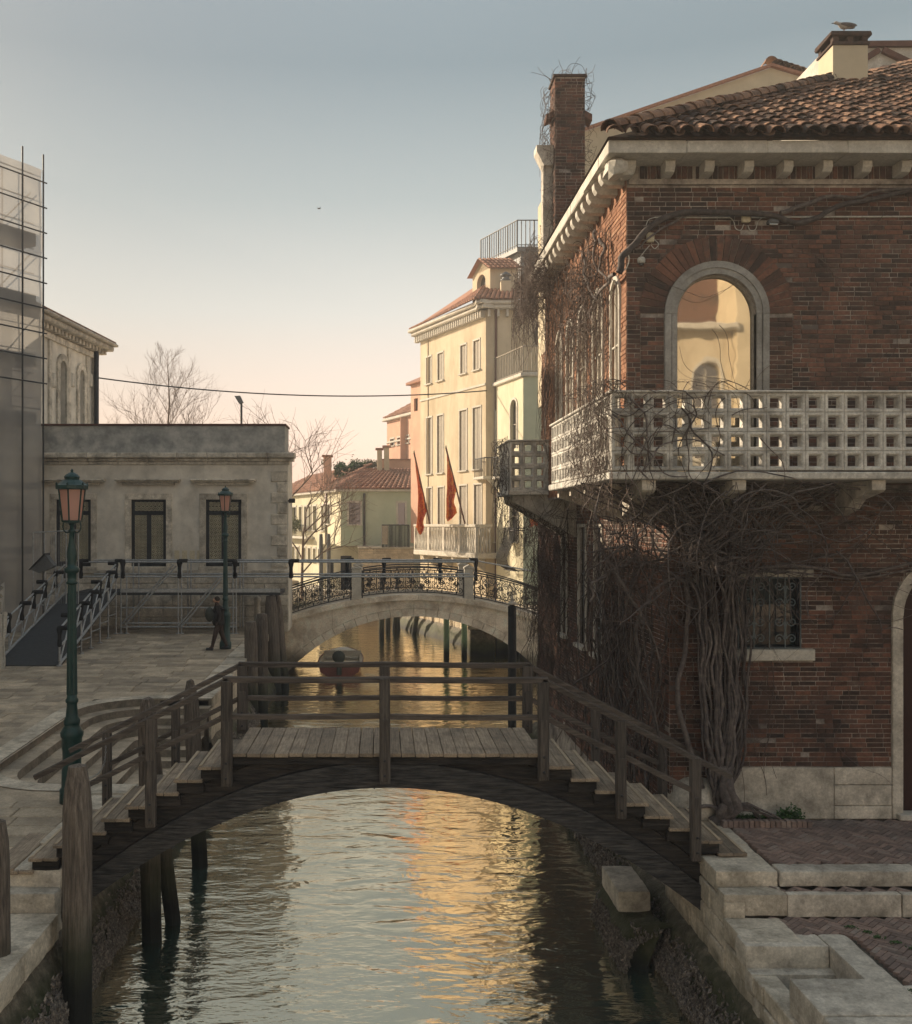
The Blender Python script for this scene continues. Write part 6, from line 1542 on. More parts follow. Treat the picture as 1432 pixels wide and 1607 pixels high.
def iron_panel(x0, x1, y, nm):
    fr = MB(); N_ = max(2, int((x1-x0)/.3)); pts = [x0+(x1-x0)*i/N_ for i in range(N_+1)]
    for h, r in ((.10,.022),(1.05,.024),(1.14,.03)): fr.tube([(x,y,zc(x)+h) for x in pts], r, 5)
    for x in (x0+.02, x1-.02): fr.tube([(x,y,zc(x)+.0),(x,y,zc(x)+1.16)], .026, 5)
    f = fr.build(nm, M['iron'], st)
    nb = max(1, round((x1-x0)/.62)); w_ = (x1-x0)/nb
    for b in range(nb):
        s = MB(); cx = x0+w_*(b+.5)
        def sp(u0, v0, r, turns, a0, sg):
            s.tube([(cx+q[0], y, zc(cx+q[0])+q[1]) for q in spiral(u0, v0, r, turns, a0, sg, 14)], .016, 4, caps=False)
        for sg in (-1,1):
            sp(sg*.15, .30, .125, 1.3, -PI/2, sg); sp(sg*.15, .80, .12, 1.3, PI/2, -sg); sp(sg*.10, .55, .07, 1.1, PI/2, sg)
            s.tube([(cx+sg*u, y, zc(cx)+v) for u, v in ((.0,.12),(.05,.35),(.02,.55),(.06,.78),(0,1.03))], .014, 4, caps=False)
            s.tube([(cx+sg*w_*.5, y, zc(cx+sg*w_*.5)+.1),(cx+sg*w_*.5, y, zc(cx+sg*w_*.5)+1.05)], .012, 4, caps=False)
        s.tube([(cx+.09*math.cos(2*PI*k/10), y, zc(cx)+.56+.09*math.sin(2*PI*k/10)) for k in range(11)], .016, 4, caps=False)
        for (u, v) in ((-.22,.55),(.22,.55),(0,.22),(0,.92)): s.lathe([(.001,-.03),(.03,0),(.001,.03)], (cx+u, y, zc(cx)+v), 6)
        s.build('scrollwork', M['iron'], f)
for y in (YA+.0, YBk-.05):
    for x0, x1 in ((-4.5,-1.3),(-.86,3.44),(3.88,7.5)): iron_panel(x0, x1, y, 'railing')
for (px, Y, yt, lab) in ((404,40.5,938,'slim white stone post with rounded cap at the left foot of the stone bridge'),):
    x = px2(px, Y); z0 = zp(Y); zt = pz2(yt, Y); mb = MB(); mb.lathe([(.16,0),(.16,.2),(.13,.25),(.12,zt-z0-.15),(.16,zt-z0-.1),(.15,zt-z0-.02),(.08,zt-z0+.05),(.001,zt-z0+.1)], (x,Y,z0), 10); tag(mb.build('stone_post', M['white'], loc=(x,Y,z0)), lab, 'post')
mb = MB(); hexa(mb, 6.6, 10, 42.9, 50.3, -1, lambda Y: 2.2); struct(mb.build('right_bank', M['stone_quay']))
mb = MB(); hexa(mb, -6.5, -4.38, 42.9, 46.5, -1, lambda Y: 2.2); struct(mb.build('left_bridgehead', M['pave']))

# ================================================================== BOAT
bt = thing('motor_boat', 'small white motor boat with dark red stern moored under the stone bridge', 'boat', (px2(533,42.2),42.2,0))
cx, cy = px2(533,42.2), 42.2
secs = [(0,.86,.46,0),(.8,.92,.46,0),(2.0,.93,.48,0),(3.2,.84,.50,.02),(4.0,.62,.54,.05),(4.7,.16,.60,.2)]
mb = MB(); vs = []
for (y, hw, h, kz) in secs:
    for (a, b) in ((-1,1.0),(-.93,.45),(-.55,.0),(0,-.12+kz),(.55,.0),(.93,.45),(1,1.0)): vs.append((cx+a*hw, cy+y, (b*h if b > 0 else b)+.0))
fs = [(i*7+k, i*7+k+1, (i+1)*7+k+1, (i+1)*7+k) for i in range(5) for k in range(6)] + [(6,5,4,3,2,1,0)]
mb.add(vs, fs, .5); mb.build('hull', M['boatred'], bt)
mb = MB(); vs = []
for (y, hw, h, kz) in secs[:-1]:
    for (a, b) in ((-1.02,1.0),(-1.02,1.10),(-.86,1.10),(-.84,.35),(.84,.35),(.86,1.10),(1.02,1.10),(1.02,1.0)): vs.append((cx+a*hw, cy+y+.03, b*h))
mb.add(vs, [(i*8+k, i*8+k+1, (i+1)*8+k+1, (i+1)*8+k)[::-1] for i in range(4) for k in range(7)], .5); mb.build('interior', M['boatwhite'], bt)
mb = MB(); 
for (i, j) in zip(secs, secs[1:]):
    for sg in (-1,1): mb.tube([(cx+sg*i[1]*1.02,cy+i[0],i[2]*1.1),(cx+sg*j[1]*1.02,cy+j[0],j[2]*1.1)], .03, 6)
mb.tube([(cx-.88,cy,.55),(cx+.88,cy,.55)], .035, 6); mb.build('rubbing_strake', M['boatred'], bt)
mb = MB(); fd = [(cx+sg*hw*1.0, cy+y+.04, h*1.08) for sg in (-1,) for (y,hw,h,kz) in secs[3:]] + [(cx+hw*1.0, cy+y+.04, h*1.08) for (y,hw,h,kz) in secs[3:][::-1]]
mb.add(fd, [tuple(range(len(fd)))], .5); mb.add([(p[0],p[1],p[2]+.03) for p in fd], [tuple(range(len(fd)))[::-1]], .5); mb.add([(cx-.82,cy+3.2,.15),(cx+.82,cy+3.2,.15),(cx+.82,cy+3.2,.70),(cx-.82,cy+3.2,.70)], [(0,1,2,3)]); mb.add([(cx-.80,cy+.1,.30),(cx+.80,cy+.1,.30),(cx+.80,cy+3.2,.30),(cx-.80,cy+3.2,.30)], [(0,1,2,3)]); mb.build('foredeck', M['boatwhite'], bt)
mb = MB(); mb.rbox(cx-.7, cx+.7, cy+1.2, cy+1.5, .42, .48, .01); mb.rbox(cx-.7, cx+.7, cy+2.4, cy+2.7, .46, .52, .01); mb.build('thwart', M['boatwhite'], bt)
mb = MB(); blob(mb, (cx-.02, cy-.22, .86), (.27,.24,.26), 12, 8, Matrix.Rotation(.4,3,'Y')); oc = mb.build('outboard_motor', M['canvas'], bt)
mb = MB(); mb.rbox(cx-.10, cx+.10, cy-.34, cy-.10, .12, .66, .03); mb.rbox(cx-.16, cx+.16, cy-.15, cy+.02, .42, .60, .02); mb.build('motor_leg', M['canvas'], oc)

# ================================================================== PERSON
pe = thing('person', 'person in a dark coat with a bag walking left beside the farther lamp post', 'person', (px2(344,34.2),34.2,zp(34.2)))
ox, oy, oz = px2(343,34.2), 34.2, zp(34.2)
def skin(name, verts, edges, radii, m, parent, sub=1, root=0):
    me = bpy.data.meshes.new(name); bw = W[parent.name]
    me.from_pydata([(a-bw.x+ox, b-bw.y+oy, c-bw.z+oz) for a, b, c in verts], edges, []); me.materials.append(M[m])
    o = bpy.data.objects.new(name, me); COL.objects.link(o); o.parent = parent; W[o.name] = bw
    md = o.modifiers.new('skin', 'SKIN'); md.use_smooth_shade = True
    sv = me.skin_vertices[0].data
    for i, r in enumerate(radii): sv[i].radius = (r if isinstance(r, tuple) else (r, r)); sv[i].use_root = (i == root)
    s2 = o.modifiers.new('sub', 'SUBSURF'); s2.levels = sub; s2.render_levels = 2
    return o
bv = [(0,0,.93),(0,0,1.12),(-.02,0,1.32),(-.03,0,1.46),(-.05,0,1.54),(-.07,0,1.66),(-.06,0,1.74),
      (.02,-.09,.90),(-.10,-.10,.50),(-.20,-.10,.10),(-.30,-.10,.05),
      (.02,.09,.90),(.10,.10,.50),(.26,.10,.16),(.20,.10,.06),
      (-.02,-.17,1.42),(.08,-.22,1.16),(-.02,-.24,.93),(-.05,-.24,.85),
      (-.02,.17,1.42),(-.12,.22,1.16),(-.2,.2,.95),(-.24,.2,.88)]
be = [(0,1),(1,2),(2,3),(3,4),(4,5),(5,6),(0,7),(7,8),(8,9),(9,10),(0,11),(11,12),(12,13),(13,14),(3,15),(15,16),(16,17),(17,18),(3,19),(19,20),(20,21),(21,22)]
br_ = [(.14,.15),(.13,.13),(.15,.13),(.10,.09),(.055,.055),(.09,.085),(.07,.07),.12,.085,.06,.045,.12,.085,.06,.045,.06,.045,.035,.04,.06,.045,.035,.04]
body = skin('body', bv, be, br_, 'trouser', pe)
cvv = [(0,0,.78),(0,0,.98),(0,0,1.15),(-.02,0,1.34),(-.03,0,1.45),(-.02,-.18,1.42),(.09,-.24,1.17),(-.01,-.25,.96),(-.02,.18,1.42),(-.12,.23,1.17),(-.2,.21,.98)]
skin('coat', cvv, [(0,1),(1,2),(2,3),(3,4),(4,5),(5,6),(6,7),(4,8),(8,9),(9,10)], [(.24,.24),(.22,.23),(.20,.20),(.215,.20),(.12,.12),.10,.085,.07,.10,.085,.07], 'cloth_dark', pe)
mb = MB(); blob(mb, (ox-.07,oy,oz+1.66), (.098,.082,.12), 12, 10, Matrix.Rotation(PI/2,3,'Y')); mb.tube([(ox-.16,oy,oz+1.66),(ox-.185,oy,oz+1.635),(ox-.16,oy,oz+1.625)], .012, 5); mb.build('face', M['skin'], pe)
mb = MB(); blob(mb, (ox-.045,oy,oz+1.70), (.10,.095,.105), 12, 8); mb.build('hair', M['hair'], pe)
mb = MB(); blob(mb, (ox-.27,oy-.12,oz+1.20), (.16,.14,.25), 12, 8); mb.build('bag', M['canvas'], pe)
for x, y, z in ((-.27,-.10,.05),(.22,.10,.07)):
    mb = MB(); mb.rbox(ox+x-.13, ox+x+.11, oy+y-.05, oy+y+.05, oz+z-.06, oz+z+.03, .03); mb.build('shoe', M['darkframe'], pe)
# ================================================================== YELLOW PALACE
yh = thing('yellow_palace', 'tall yellow plastered palace with grey shuttered windows, cornice and tiled roof with dormer', 'house', (5.7,56,1))
FY = Fac((5.7,56),(2.4,63.9), out=(-1,-.4)); FR = Fac((5.7,56),(11,56))
hs = []
for (a, b, y0, y1) in ((669.7,677.3,561,602),(687.6,696,554,597),(723.5,732,541,586),(744,753.4,534,580),
                       (670,678,657,746),(687,696,652,743),(722,733,644,738),(743,755,638,733),
                       (670,678,768,836),(688,697,766,838),(722,733,762,840),(745,756,758,842)):
    hs.append(FY.rect(a, b, y0, y1))
# sit the rows at common heights
def level(hs, k):
    out = []
    for r in range(0, len(hs), k):
        row = hs[r:r+k]; z0 = sum(h[2] for h in row)/len(row); z1 = sum(h[3] for h in row)/len(row); out += [(h[0], h[1], z0, z1) for h in row]
    return out
hs = level(hs, 4); ZY = 18.1
mb = MB(); wall(mb, FY, 0, FY.L, .2, ZY, hs, .18); mb.build('canal_wall', M['yellow'], yh)
mb = MB(); wall(mb, FR, 0, FR.L, .2, ZY, [], .18); mb.box(6.2,11,56.4,64,.5,ZY); mb.box(2.8,6.3,62.8,64.2,.5,ZY); mb.build('front_wall', M['yellow'], yh)
for h in hs:
    f = window(yh, FY, h, 'white', 'glass', .16, .10, .03, True, (0,0), name='window'); a, b, c, t = h
    sh = MB(); m = (a+b)/2; fbox(sh, FY, a+.01, m-.01, c+.01, t-.01, -.10, -.05, .01); fbox(sh, FY, m+.01, b-.01, c+.01, t-.01, -.10, -.05, .01); sh.build('shutter', M['shutter'], f)
for fac, L in ((FY, FY.L+.5), (FR, FR.L)):
    mb = MB(); fbox(mb, fac, -.55, L, ZY, ZY+.22, -.2, .45, .06); fbox(mb, fac, -.62, L+.1, ZY+.222, ZY+.42, -.2, .62, .05); mb.build('cornice', M['white'], yh)
    u = .1
    while u < L-.3:
        mb = MB(); fbox(mb, fac, u, u+.13, ZY-.42, ZY-.003, .002, .28, .02); mb.build('dentil', M['white'], yh); u += .27 if fac is FY else .5
for z in (13.95,): mb = MB(); fbox(mb, FY, 0, FY.L, z, z+.12, .002, .06, .01); mb.build('string_course', M['white'], yh)
mb = MB(); mb.tube([FR.pt(.55,ZY,.1),FR.pt(.55,2,.1)], .07, 6); mb.build('downpipe', M['timberred'], yh)
mb = MB(); A = V((5.05,55.3,ZY+.44)); B = V((11,55.3,ZY+.44)); Cc = V((11,62.5,ZY+3.4)); D = V((6.6,62.5,ZY+3.4))
tiled_roof(mb, A, B, Cc, D, .26, .42); A2 = V((1.7,64.3,ZY+.44)); tiled_roof(mb, A2, A, D, V((5.2,66,ZY+2.4)), .3, .5); mb.build('roof', M['tile_far'], yh, kind=None)
# dormer
ud = V((-.385,.923,0)); c0 = V((6.15,58,0)); c1 = c0+ud*2.15
FD = Fac((c0.x,c0.y),(c1.x,c1.y), out=(-1,-.4)); FD2 = Fac((c0.x,c0.y),(7.75,58))
hd_ = (.55,1.6,19.0,20.75,'arch')
mb = MB(); wall(mb, FD, 0, 2.15, 18.6, 20.9, [hd_], .3); P = [FD.pt(0,20.9),FD.pt(2.15,20.9),FD.pt(1.07,21.55)]; mb.add(P, [(0,1,2) if FD.flip() is False else (2,1,0)]); mb.add(P, [(2,1,0)]); wall(mb, FD2, 0, 1.6, 18.6, 20.9, [], .2); 
dm = mb.build('dormer', M['yellow'], yh); pane_mesh(FD, hd_, -.25).build('pane', M['glass'], dm)
mb = MB(); rd = V((1.65,0,0)); e0 = FD.pt(-.25,20.80,.25); e1 = FD.pt(1.07,21.65,.25); e2 = FD.pt(2.4,20.80,.25)
tiled_roof(mb, e0, e0+rd+V((.3,0,0)), e1+rd+V((.3,0,0)), e1, .24, .4); tiled_roof(mb, e2, e2+rd, e1+rd, e1, .3, .5)
mb.build('dormer_roof', M['tile_far'], dm)
x0, x1 = px2(787,57.2), px2(803,57.2); mb = MB(); mb.rbox(x0,x1,57.2,57.8,18.8,20.0,.02); mb.build('chimney', M['yellow'], yh); mb = MB(); mb.lathe([(.22,0),(.3,.05),(.3,.1),(.2,.12),(.2,.3),(.34,.32),(.3,.4),(.05,.55)], ((x0+x1)/2,57.5,20.0), 8); mb.build('chimney_cap', M['lead'], yh)
# roof terrace
al = thing('roof_terrace', 'grey metal roof terrace with thin railings above the yellow palace', 'terrace', (7.95,60,22))
K0 = V((7.95,60,0)); K1 = K0+ud*4.5; K2 = V((10.2,60,0))
mb = MB(); zt0 = 22.35; vs = []
for p in (K0, K1, K1+V((2.4,.0,0)), K2): vs += [(p.x,p.y,zt0)]
for p in (K0, K1, K1+V((2.4,.0,0)), K2): vs += [(p.x,p.y,zt0+.3)]
mb.add(vs, [(3,2,1,0),(4,5,6,7),(0,1,5,4),(1,2,6,5),(2,3,7,6),(3,0,4,7)]); mb.build('platform', M['lead'], al)
mb = MB(); mb.add([(K0.x+.25,60.2,20.2),(K0.x+.3-1.6,64,20.2),(11,64,20.2),(11,60.2,20.2),(K0.x+.25,60.2,zt0-.01),(K0.x+.3-1.6,64,zt0-.01),(11,64,zt0-.01),(11,60.2,zt0-.01)], [(0,1,5,4)[::-1],(3,0,4,7)[::-1]]); mb.build('support_wall', M['lead'], al)
for (p, q, n) in ((K0,K1,16),(K0,K2,9)):
    mb = MB(); mb.tube([p+V((0,0,24.2)), q+V((0,0,24.2))], .035, 5); mb.tube([p+V((0,0,22.75)), q+V((0,0,22.75))], .025, 5); mb.build('handrail', M['iron'], al)
    for i in range(n+1):
        c = p.lerp(q, i/n); mb = MB(); mb.tube([c+V((0,0,22.6)), c+V((0,0,24.2))], .03 if i % 4 else .045, 4); mb.build('baluster', M['iron'], al)
wlx = px2(842,55.9); t = thing('wall_lantern', 'dark iron wall lantern high on the front wall of the yellow palace', 'wall lamp', (wlx,55.8,16.7))
mb = MB(); mb.lathe([(.01,15.95),(.06,16.1),(.12,16.2),(.2,16.75),(.24,16.8),(.1,17.0),(.05,17.1),(.07,17.2),(.01,17.4)], (wlx,55.65,0), 6, smooth=False); mb.build('lantern', M['iron'], t); mb = MB(); mb.tube([(wlx,56,17.1),(wlx,55.65,17.3)], .03, 5); mb.build('arm', M['iron'], t)

# annex
ax = thing('cream_annex', 'cream and pale green house with roof terrace railing and small balconies beside the yellow palace', 'house', (7.2,52,1))
FA = Fac((7.2,52),(5.9,57.2), out=(-1,-.4)); FB = Fac((7.2,52),(11,52)); ZA_ = 13.85
ah = [FA.rect(802,812,627,704)+('arch',), FA.rect(769,778,640,712)+('arch',), FA.rect(770,777,780,850), FA.rect(801,813,770,850)]
mb = MB(); wall(mb, FA, 0, FA.L, .2, ZA_, ah, .2); mb.build('canal_wall', M['cream'], ax)
fbh = [FB.rect(834,850,800,850)]
mb = MB(); wall(mb, FB, 0, FB.L, .2, ZA_, [], .2); mb.build('front_wall', M['pgreen'], ax)
for h in ah: window(ax, FA, h, 'white', 'glass', .18, .12, .04, len(h) == 4, (1,1), 'shutter', 'window', .06)
mb = MB(); fbox(mb, FA, -.12, FA.L, ZA_, ZA_+.2, -.3, .16, .04); fbox(mb, FB, -.12, FB.L, ZA_, ZA_+.2, -.3, .14, .04); mb.add([(7.2,52,ZA_+.1),(11,52,ZA_+.1),(11,57,ZA_+.1),(5.9,57,ZA_+.1)], [(0,1,2,3)]); mb.build('terrace_edge', M['white'], ax)
def bars(parent, fac, u0, u1, z0, z1, d, n, m='iron', r=.022, nm='railing'):
    f = MB(); f.tube([fac.pt(u0,z1,d),fac.pt(u1,z1,d)], r*1.5, 5); f.tube([fac.pt(u0,z0+.08,d),fac.pt(u1,z0+.08,d)], r*1.2, 5); o = f.build(nm, M[m], parent)
    for i in range(n+1):
        u = u0+(u1-u0)*i/n; b = MB(); b.tube([fac.pt(u,z0,d),fac.pt(u,z1,d)], r, 4); b.build('bar', M[m], o)
    return o
bars(ax, FA, 0, FA.L-.1, ZA_+.2, ZA_+1.55, .02, 22, 'shutter'); bars(ax, FB, 0, 2.6, ZA_+.2, ZA_+1.55, .02, 12, 'shutter')
def balc(fac, u0, u1, z, d, nb, m='iron'):
    s = MB(); fbox(s, fac, u0, u1, z-.16, z, .0, d+.08, .03); s.add([fac.pt(u0+.1,z-.16,0),fac.pt(u0+.3,z-.16,0),fac.pt(u0+.3,z-.16,d*.8),fac.pt(u0+.1,z-.16,d*.8),fac.pt(u0+.1,z-.7,0),fac.pt(u0+.3,z-.7,0)], [(0,4,5,1),(2,1,5),(3,0,4)[::-1],(3,2,5,4)]); o = s.build('balcony', M['white'], ax)
    for (p, q, nn) in ((fac.pt(u0+.05,0,d),fac.pt(u1-.05,0,d),nb),(fac.pt(u0+.05,0,0),fac.pt(u0+.05,0,d),4)):
        r = MB(); r.tube([p+V((0,0,z+1.0)),q+V((0,0,z+1.0))], .035, 5)
        for i in range(nn+1): c = p.lerp(q,i/nn); r.tube([c+V((0,0,z)),c+V((0,0,z+1.0))], .018, 4)
        r.build('railing', M[m], o)
uA, _ = FA.hit(800); uB, _ = FA.hit(767)
balc(FA, FA.hit(812)[0]-.2, FA.hit(797)[0], pz2(748,54), .8, 10); balc(FA, FA.hit(783)[0], FA.L-.1, pz2(748,56), .8, 8)
# pot bellied iron balcony
pbx = MB(); u0, u1 = -.2, 1.3; zt_, zl_ = pz2(829,51.6), pz2(897,51.6)
prof = [(.55,zt_),(.56,zt_-.3),(.62,zt_-.7),(.85,zt_-1.15),(.98,zt_-1.5),(.92,zt_-1.85),(.6,zt_-2.05),(.3,zl_)]
f = MB()
for zq in (zt_, zt_-.12, zl_+.03): f.tube([FA.pt(u1,zq,.05),FA.pt(u1,zq,.55),FA.pt(u0,zq,.55),FA.pt(u0-.1,zq,.05)], .03, 5)
pbo = f.build('bellied_balcony', M['iron'], ax)
for i in range(13):
    u = u0+(u1-u0)*i/12; b = MB(); b.tube([FA.pt(u,z,d) for d,z in prof], .02, 5); b.build('curved_bar', M['iron'], pbo)
for i in range(6):
    u = u0+.15+.22*i; b = MB(); b.tube([FA.pt(u+.07*math.cos(2*PI*k/8),zt_-.12+.06+.06*math.sin(2*PI*k/8),.56) for k in range(9)], .012, 4); b.build('ring', M['iron'], pbo)

# quay wall and balcony of the yellow palace
qy = thing('quay_wall', 'far pale block quay wall with dark foot seen through the stone bridge arch', 'quay wall', (4,54,0))
FQ = Fac((5.6,49.6),(1.4,62.2), out=(-1,-.4)); 
mb = MB(); wall(mb, FQ, 0, FQ.L, -.5, 2.2, [], .1); mb.add([FQ.pt(0,2.2),FQ.pt(FQ.L,2.2),FQ.pt(FQ.L,2.2,-6),FQ.pt(0,2.2,-6)], [(0,1,2,3)]); mb.box(5.6, 9.5, 49.6, 50.3, .75, 2.2); mb.build('core', M['warmblock'], qy); mb = MB(); mb.box(5.55, 9.5, 49.5, 50.3, -1, .75); mb.build('core_foot', M['quayfoot'], qy)
for r in range(4):
    u = 0
    while u < FQ.L-.3:
        l_ = R.uniform(.6,1.1); mb = MB(); fbox(mb, FQ, u+.01, min(u+l_,FQ.L)-.01, .8+r*.36, .8+r*.36+.345, .002, .09+R.uniform(0,.02), .02, R.random()); mb.build('stone_block', M['warmblock'], qy); u += l_
mb = MB(); vs = []
for i in range(50):
    u = FQ.L*i/49
    for (z, d) in ((-.3,.5),(.1,.45),(.5,.3),(.85,.1)): q = FQ.pt(u, z, d+.12*mn.noise(V((u*2,z*4,2)))); vs.append(q)
mb.add(vs, [(i*4+j, (i+1)*4+j, (i+1)*4+j+1, i*4+j+1) for i in range(49) for j in range(3)], .5, True); mb.build('wall_foot', M['quayfoot'], qy)
dk = thing('stone_landing_stage', 'pale stone landing stage over dark piers seen through the arch at right', 'landing stage', (6,49,0))
mb = MB(); mb.rbox(px2(733,49), px2(776,49), 48.6, 50.4, 1.30, 1.52, .03); mb.build('slab', M['warmblock'], dk); mb = MB(); mb.rbox(px2(737,49), px2(776,49), 48.8, 50.4, -.5, 1.29, .04); mb.build('pier', M['quayfoot'], dk)
pbal = thing('white_balustrade_balcony', 'long white stone balustrade balcony with two flag poles on the yellow palace', 'balcony', (3,57,4.7))
FP = Fac((5.1,54.9),(2.0,62.3), out=(-1,-.4)); zb0 = 4.75; zt1 = 6.3
mb = MB(); fbox(mb, FP, 0, FP.L, zb0-.3, zb0, -1.3, .1, .04); mb.build('floor_slab', M['white'], pbal)
mb = MB(); fbox(mb, FP, -.02, FP.L+.02, zt1-.16, zt1, -.2, .1, .03); mb.build('top_rail', M['white'], pbal)
for i in range(5):
    u = FP.L*i/4; mb = MB(); fbox(mb, FP, max(0,u-.16), min(FP.L,u+.16), zb0+.001, zt1-.162, -.15, .06, .02); mb.build('pedestal', M['white'], pbal)
for i in range(4):
    for j in range(9):
        u = FP.L*(i+(j+.9)/9.8)/4; q = FP.pt(u, 0, -.03); mb = MB(); h = zt1-.165-zb0; mb.lathe([(.075,.0),(.075,.06),(.04,.1),(.085,.4*h),(.05,.62*h),(.035,.8*h),(.07,.93*h),(.07,h)], (q.x,q.y,zb0+.001), 6); mb.build('baluster', M['white'], pbal)
mb = MB(); q = FP.pt(0,0,0)
FPe = Fac((5.1,54.9),(6.0,55.3)); fbox(mb, FPe, 0, .95, zb0-.3, zb0, -.2, .05, .03); fbox(mb, FPe, 0, .95, zt1-.16, zt1, -.2, .05, .02)
for j in range(5): mb.lathe([(.07,0),(.04,.1),(.08,.6),(.04,1.1),(.07,1.38)], (5.15+.17*j,54.93+.07*j,zb0+.001), 6)
mb.build('end_return', M['white'], pbal)
for i in range(4):
    u = FP.L*(i+.5)/4; mb = MB(); vs = []
    for (d, z) in ((-1.3,zb0-.3),(.0,zb0-.3),(-.1,zb0-.55),(-.6,zb0-.8),(-1.3,zb0-1.3)): vs += [FP.pt(u-.14,z,d),FP.pt(u+.14,z,d)]
    mb.add(vs, [(0,1,3,2),(2,3,5,4),(4,5,7,6),(6,7,9,8),(0,2,4,6,8),(9,7,5,3,1)]); mb.build('corbel', M['white'], pbal)

# flags
def flag(b, t, yb, label, wid, ln, seed):
    b = V(b); t = V(t); o = thing('flag', label, 'flag', b, 'red flags on slanting poles')
    mb = MB(); mb.tube([b, t], .045, 6); mb.build('flag_pole', M['timberred'], o); mb = MB(); mb.lathe([(.01,-.06),(.07,0),(.01,.14)], t, 6); mb.build('finial', M['beige'], o)
    mb = MB(); n, m = 16, 18; vs = []; zbt = t.z-ln
    for j in range(m+1):
        s = j/m
        for i in range(n+1):
            r = i/n; top = t.lerp(b, .05+wid*r); zl = zbt + .35*abs(r-.35) + .16*math.sin(r*11+seed); zl = min(zl, top.z-.3)
            x = top.x + (.10*math.sin(r*8+s*2.5+seed) - .16*math.sin(PI*s)*(r-.5) + .12*s*math.sin(seed+r*3))*min(1, s*2) + .10*mn.noise(V((r*3, s*3, seed)))*s
            y = top.y + .16*math.sin(r*15+seed+s*1.5)*min(1, s*2+.1)
            vs.append((x, y, top.z + (zl-top.z)*s))
    mb.add(vs, [(j*(n+1)+i, j*(n+1)+i+1, (j+1)*(n+1)+i+1, (j+1)*(n+1)+i) for j in range(m) for i in range(n)], .5, True); mb.build('banner', M['flag'], o)
flag(at(675,822,58.5), at(650,710,57.5), 0, 'broad red and gold flag drooping from the left pole of the white balcony', .74, 4.5, 1)
flag(at(730,822,55.8), at(700,702,54.8), 0, 'narrower red flag drooping from the right pole of the white balcony', .5, 3.9, 3)
o = thing('flag', 'small orange red cloth behind the twigs under the rear balcony', 'flag', at(840,830,50.5)); mb = MB(); P_ = at(832,803,50.5); mb.add([P_, P_+V((.5,0,-.15)), P_+V((.42,.06,-.75)), P_+V((.25,.0,-.65)), P_+V((.02,.08,-.8))], [(0,1,2,3,4)]); mb.build('banner', M['flag'], o); mb = MB(); mb.tube([at(832,801,50.5), at(850,800,51.9)], .025, 5); mb.build('flag_pole', M['iron'], o)

# ================================================================== FAR HOUSES
ph = thing('pink_house', 'faded pink house with small windows rising behind the red flags', 'house', (2,84,1.6))
FPk = Fac((3.6,80),(.42,88), out=(-1,-.4)); ZP = 15.1
phs = level([FPk.rect(613,619,690,700),FPk.rect(624,630,687,698),FPk.rect(636,642,684,695),FPk.rect(648,655,681,692)],4)
mb = MB(); wall(mb, FPk, -1, FPk.L, 1.6, ZP, phs, .2); mb.box(1.5,8,84,90,1.6,ZP); mb.build('side_wall', M['pink'], ph)
for h in phs: window(ph, FPk, h, 'white', 'glass', .15, .12, .03, True, (0,0))
mb = MB(); fbox(mb, FPk, -1, FPk.L+.3, ZP, ZP+.25, -.3, .35, .05); fbox(mb, FPk, -1, FPk.L, 13.2, 13.35, .002, .08, .02); mb.build('cornice', M['white'], ph)
mb = MB(); A = FPk.pt(FPk.L+.2, ZP+.26, .3); B = FPk.pt(-1, ZP+.26, .3); tiled_roof(mb, A, B, B+V((3,0,1.6)), A+V((3,0,1.6)), .35, .6); mb.build('roof', M['tile_far'], ph)
tw = thing('pink_tower', 'narrow pink tower with a small roof and aerial just left of the yellow palace', 'tower', (2.4,70,1.6))
FTw = Fac((px2(668,68),68),(px2(645,70),70), out=(-1,-.4)); mb = MB(); wall(mb, FTw, 0, FTw.L, 5, pz2(605,70), [FTw.rect(650,656,625,645)], .2); mb.build('wall', M['pink'], tw); pane_mesh(FTw, FTw.rect(650,656,625,645), -.15).build('pane', M['glass'], tw)
mb = MB(); fbox(mb, FTw, 0, FTw.L+.2, pz2(605,70), pz2(601,70), -.3, .3, .03); mb.add([FTw.pt(0,pz2(601,70),.3),FTw.pt(FTw.L+.2,pz2(601,70),.3),FTw.pt(FTw.L*.4,pz2(590,70),-.6)], [(0,1,2)]); mb.build('roof', M['tile_far'], tw)
mb = MB(); mb.tube([FTw.pt(.3,pz2(600,70),-.1),FTw.pt(.3,pz2(552,70),-.1)], .035, 5); mb.tube([FTw.pt(.1,pz2(560,70),-.1),FTw.pt(.6,pz2(560,70),-.1)], .03, 4); mb.build('aerial', M['iron'], tw)
gh = thing('green_house', 'low pale green and cream house with tiled roof at the canal bend', 'house', (-2,72,1.6))
FG1 = Fac((px2(535,72),72),(px2(668,72),72)); FG2 = Fac((px2(535,72),72),(px2(512,77),77), out=(-1,-.4)); ZG = 8.75; zg0 = 4.75
gw_ = [FG1.rect(548,566,789,823)]; mb = MB(); wall(mb, FG1, 0, FG1.L, zg0, ZG, gw_+[FG1.rect(625,636,789,823)], .2); mb.build('front_wall', M['pgreen'], gh)
gs = [FG2.rect(514,518,792,822)]
mb = MB(); wall(mb, FG2, 0, FG2.L, zg0, ZG, gs, .2); mb.add([FG1.pt(0,zg0),FG1.pt(FG1.L,zg0),FG1.pt(FG1.L,zg0,-4),FG1.pt(0,zg0,-4)], [(0,1,2,3)]); mb.build('side_wall', M['cream'], gh)
for h in gw_+[FG1.rect(625,636,789,823)]: window(gh, FG1, h, 'white', 'glass', .12, .14, .03, True, (0,0))
for h in gs: window(gh, FG2, h, 'white', 'glass', .12, .14, .03, True, (0,0))
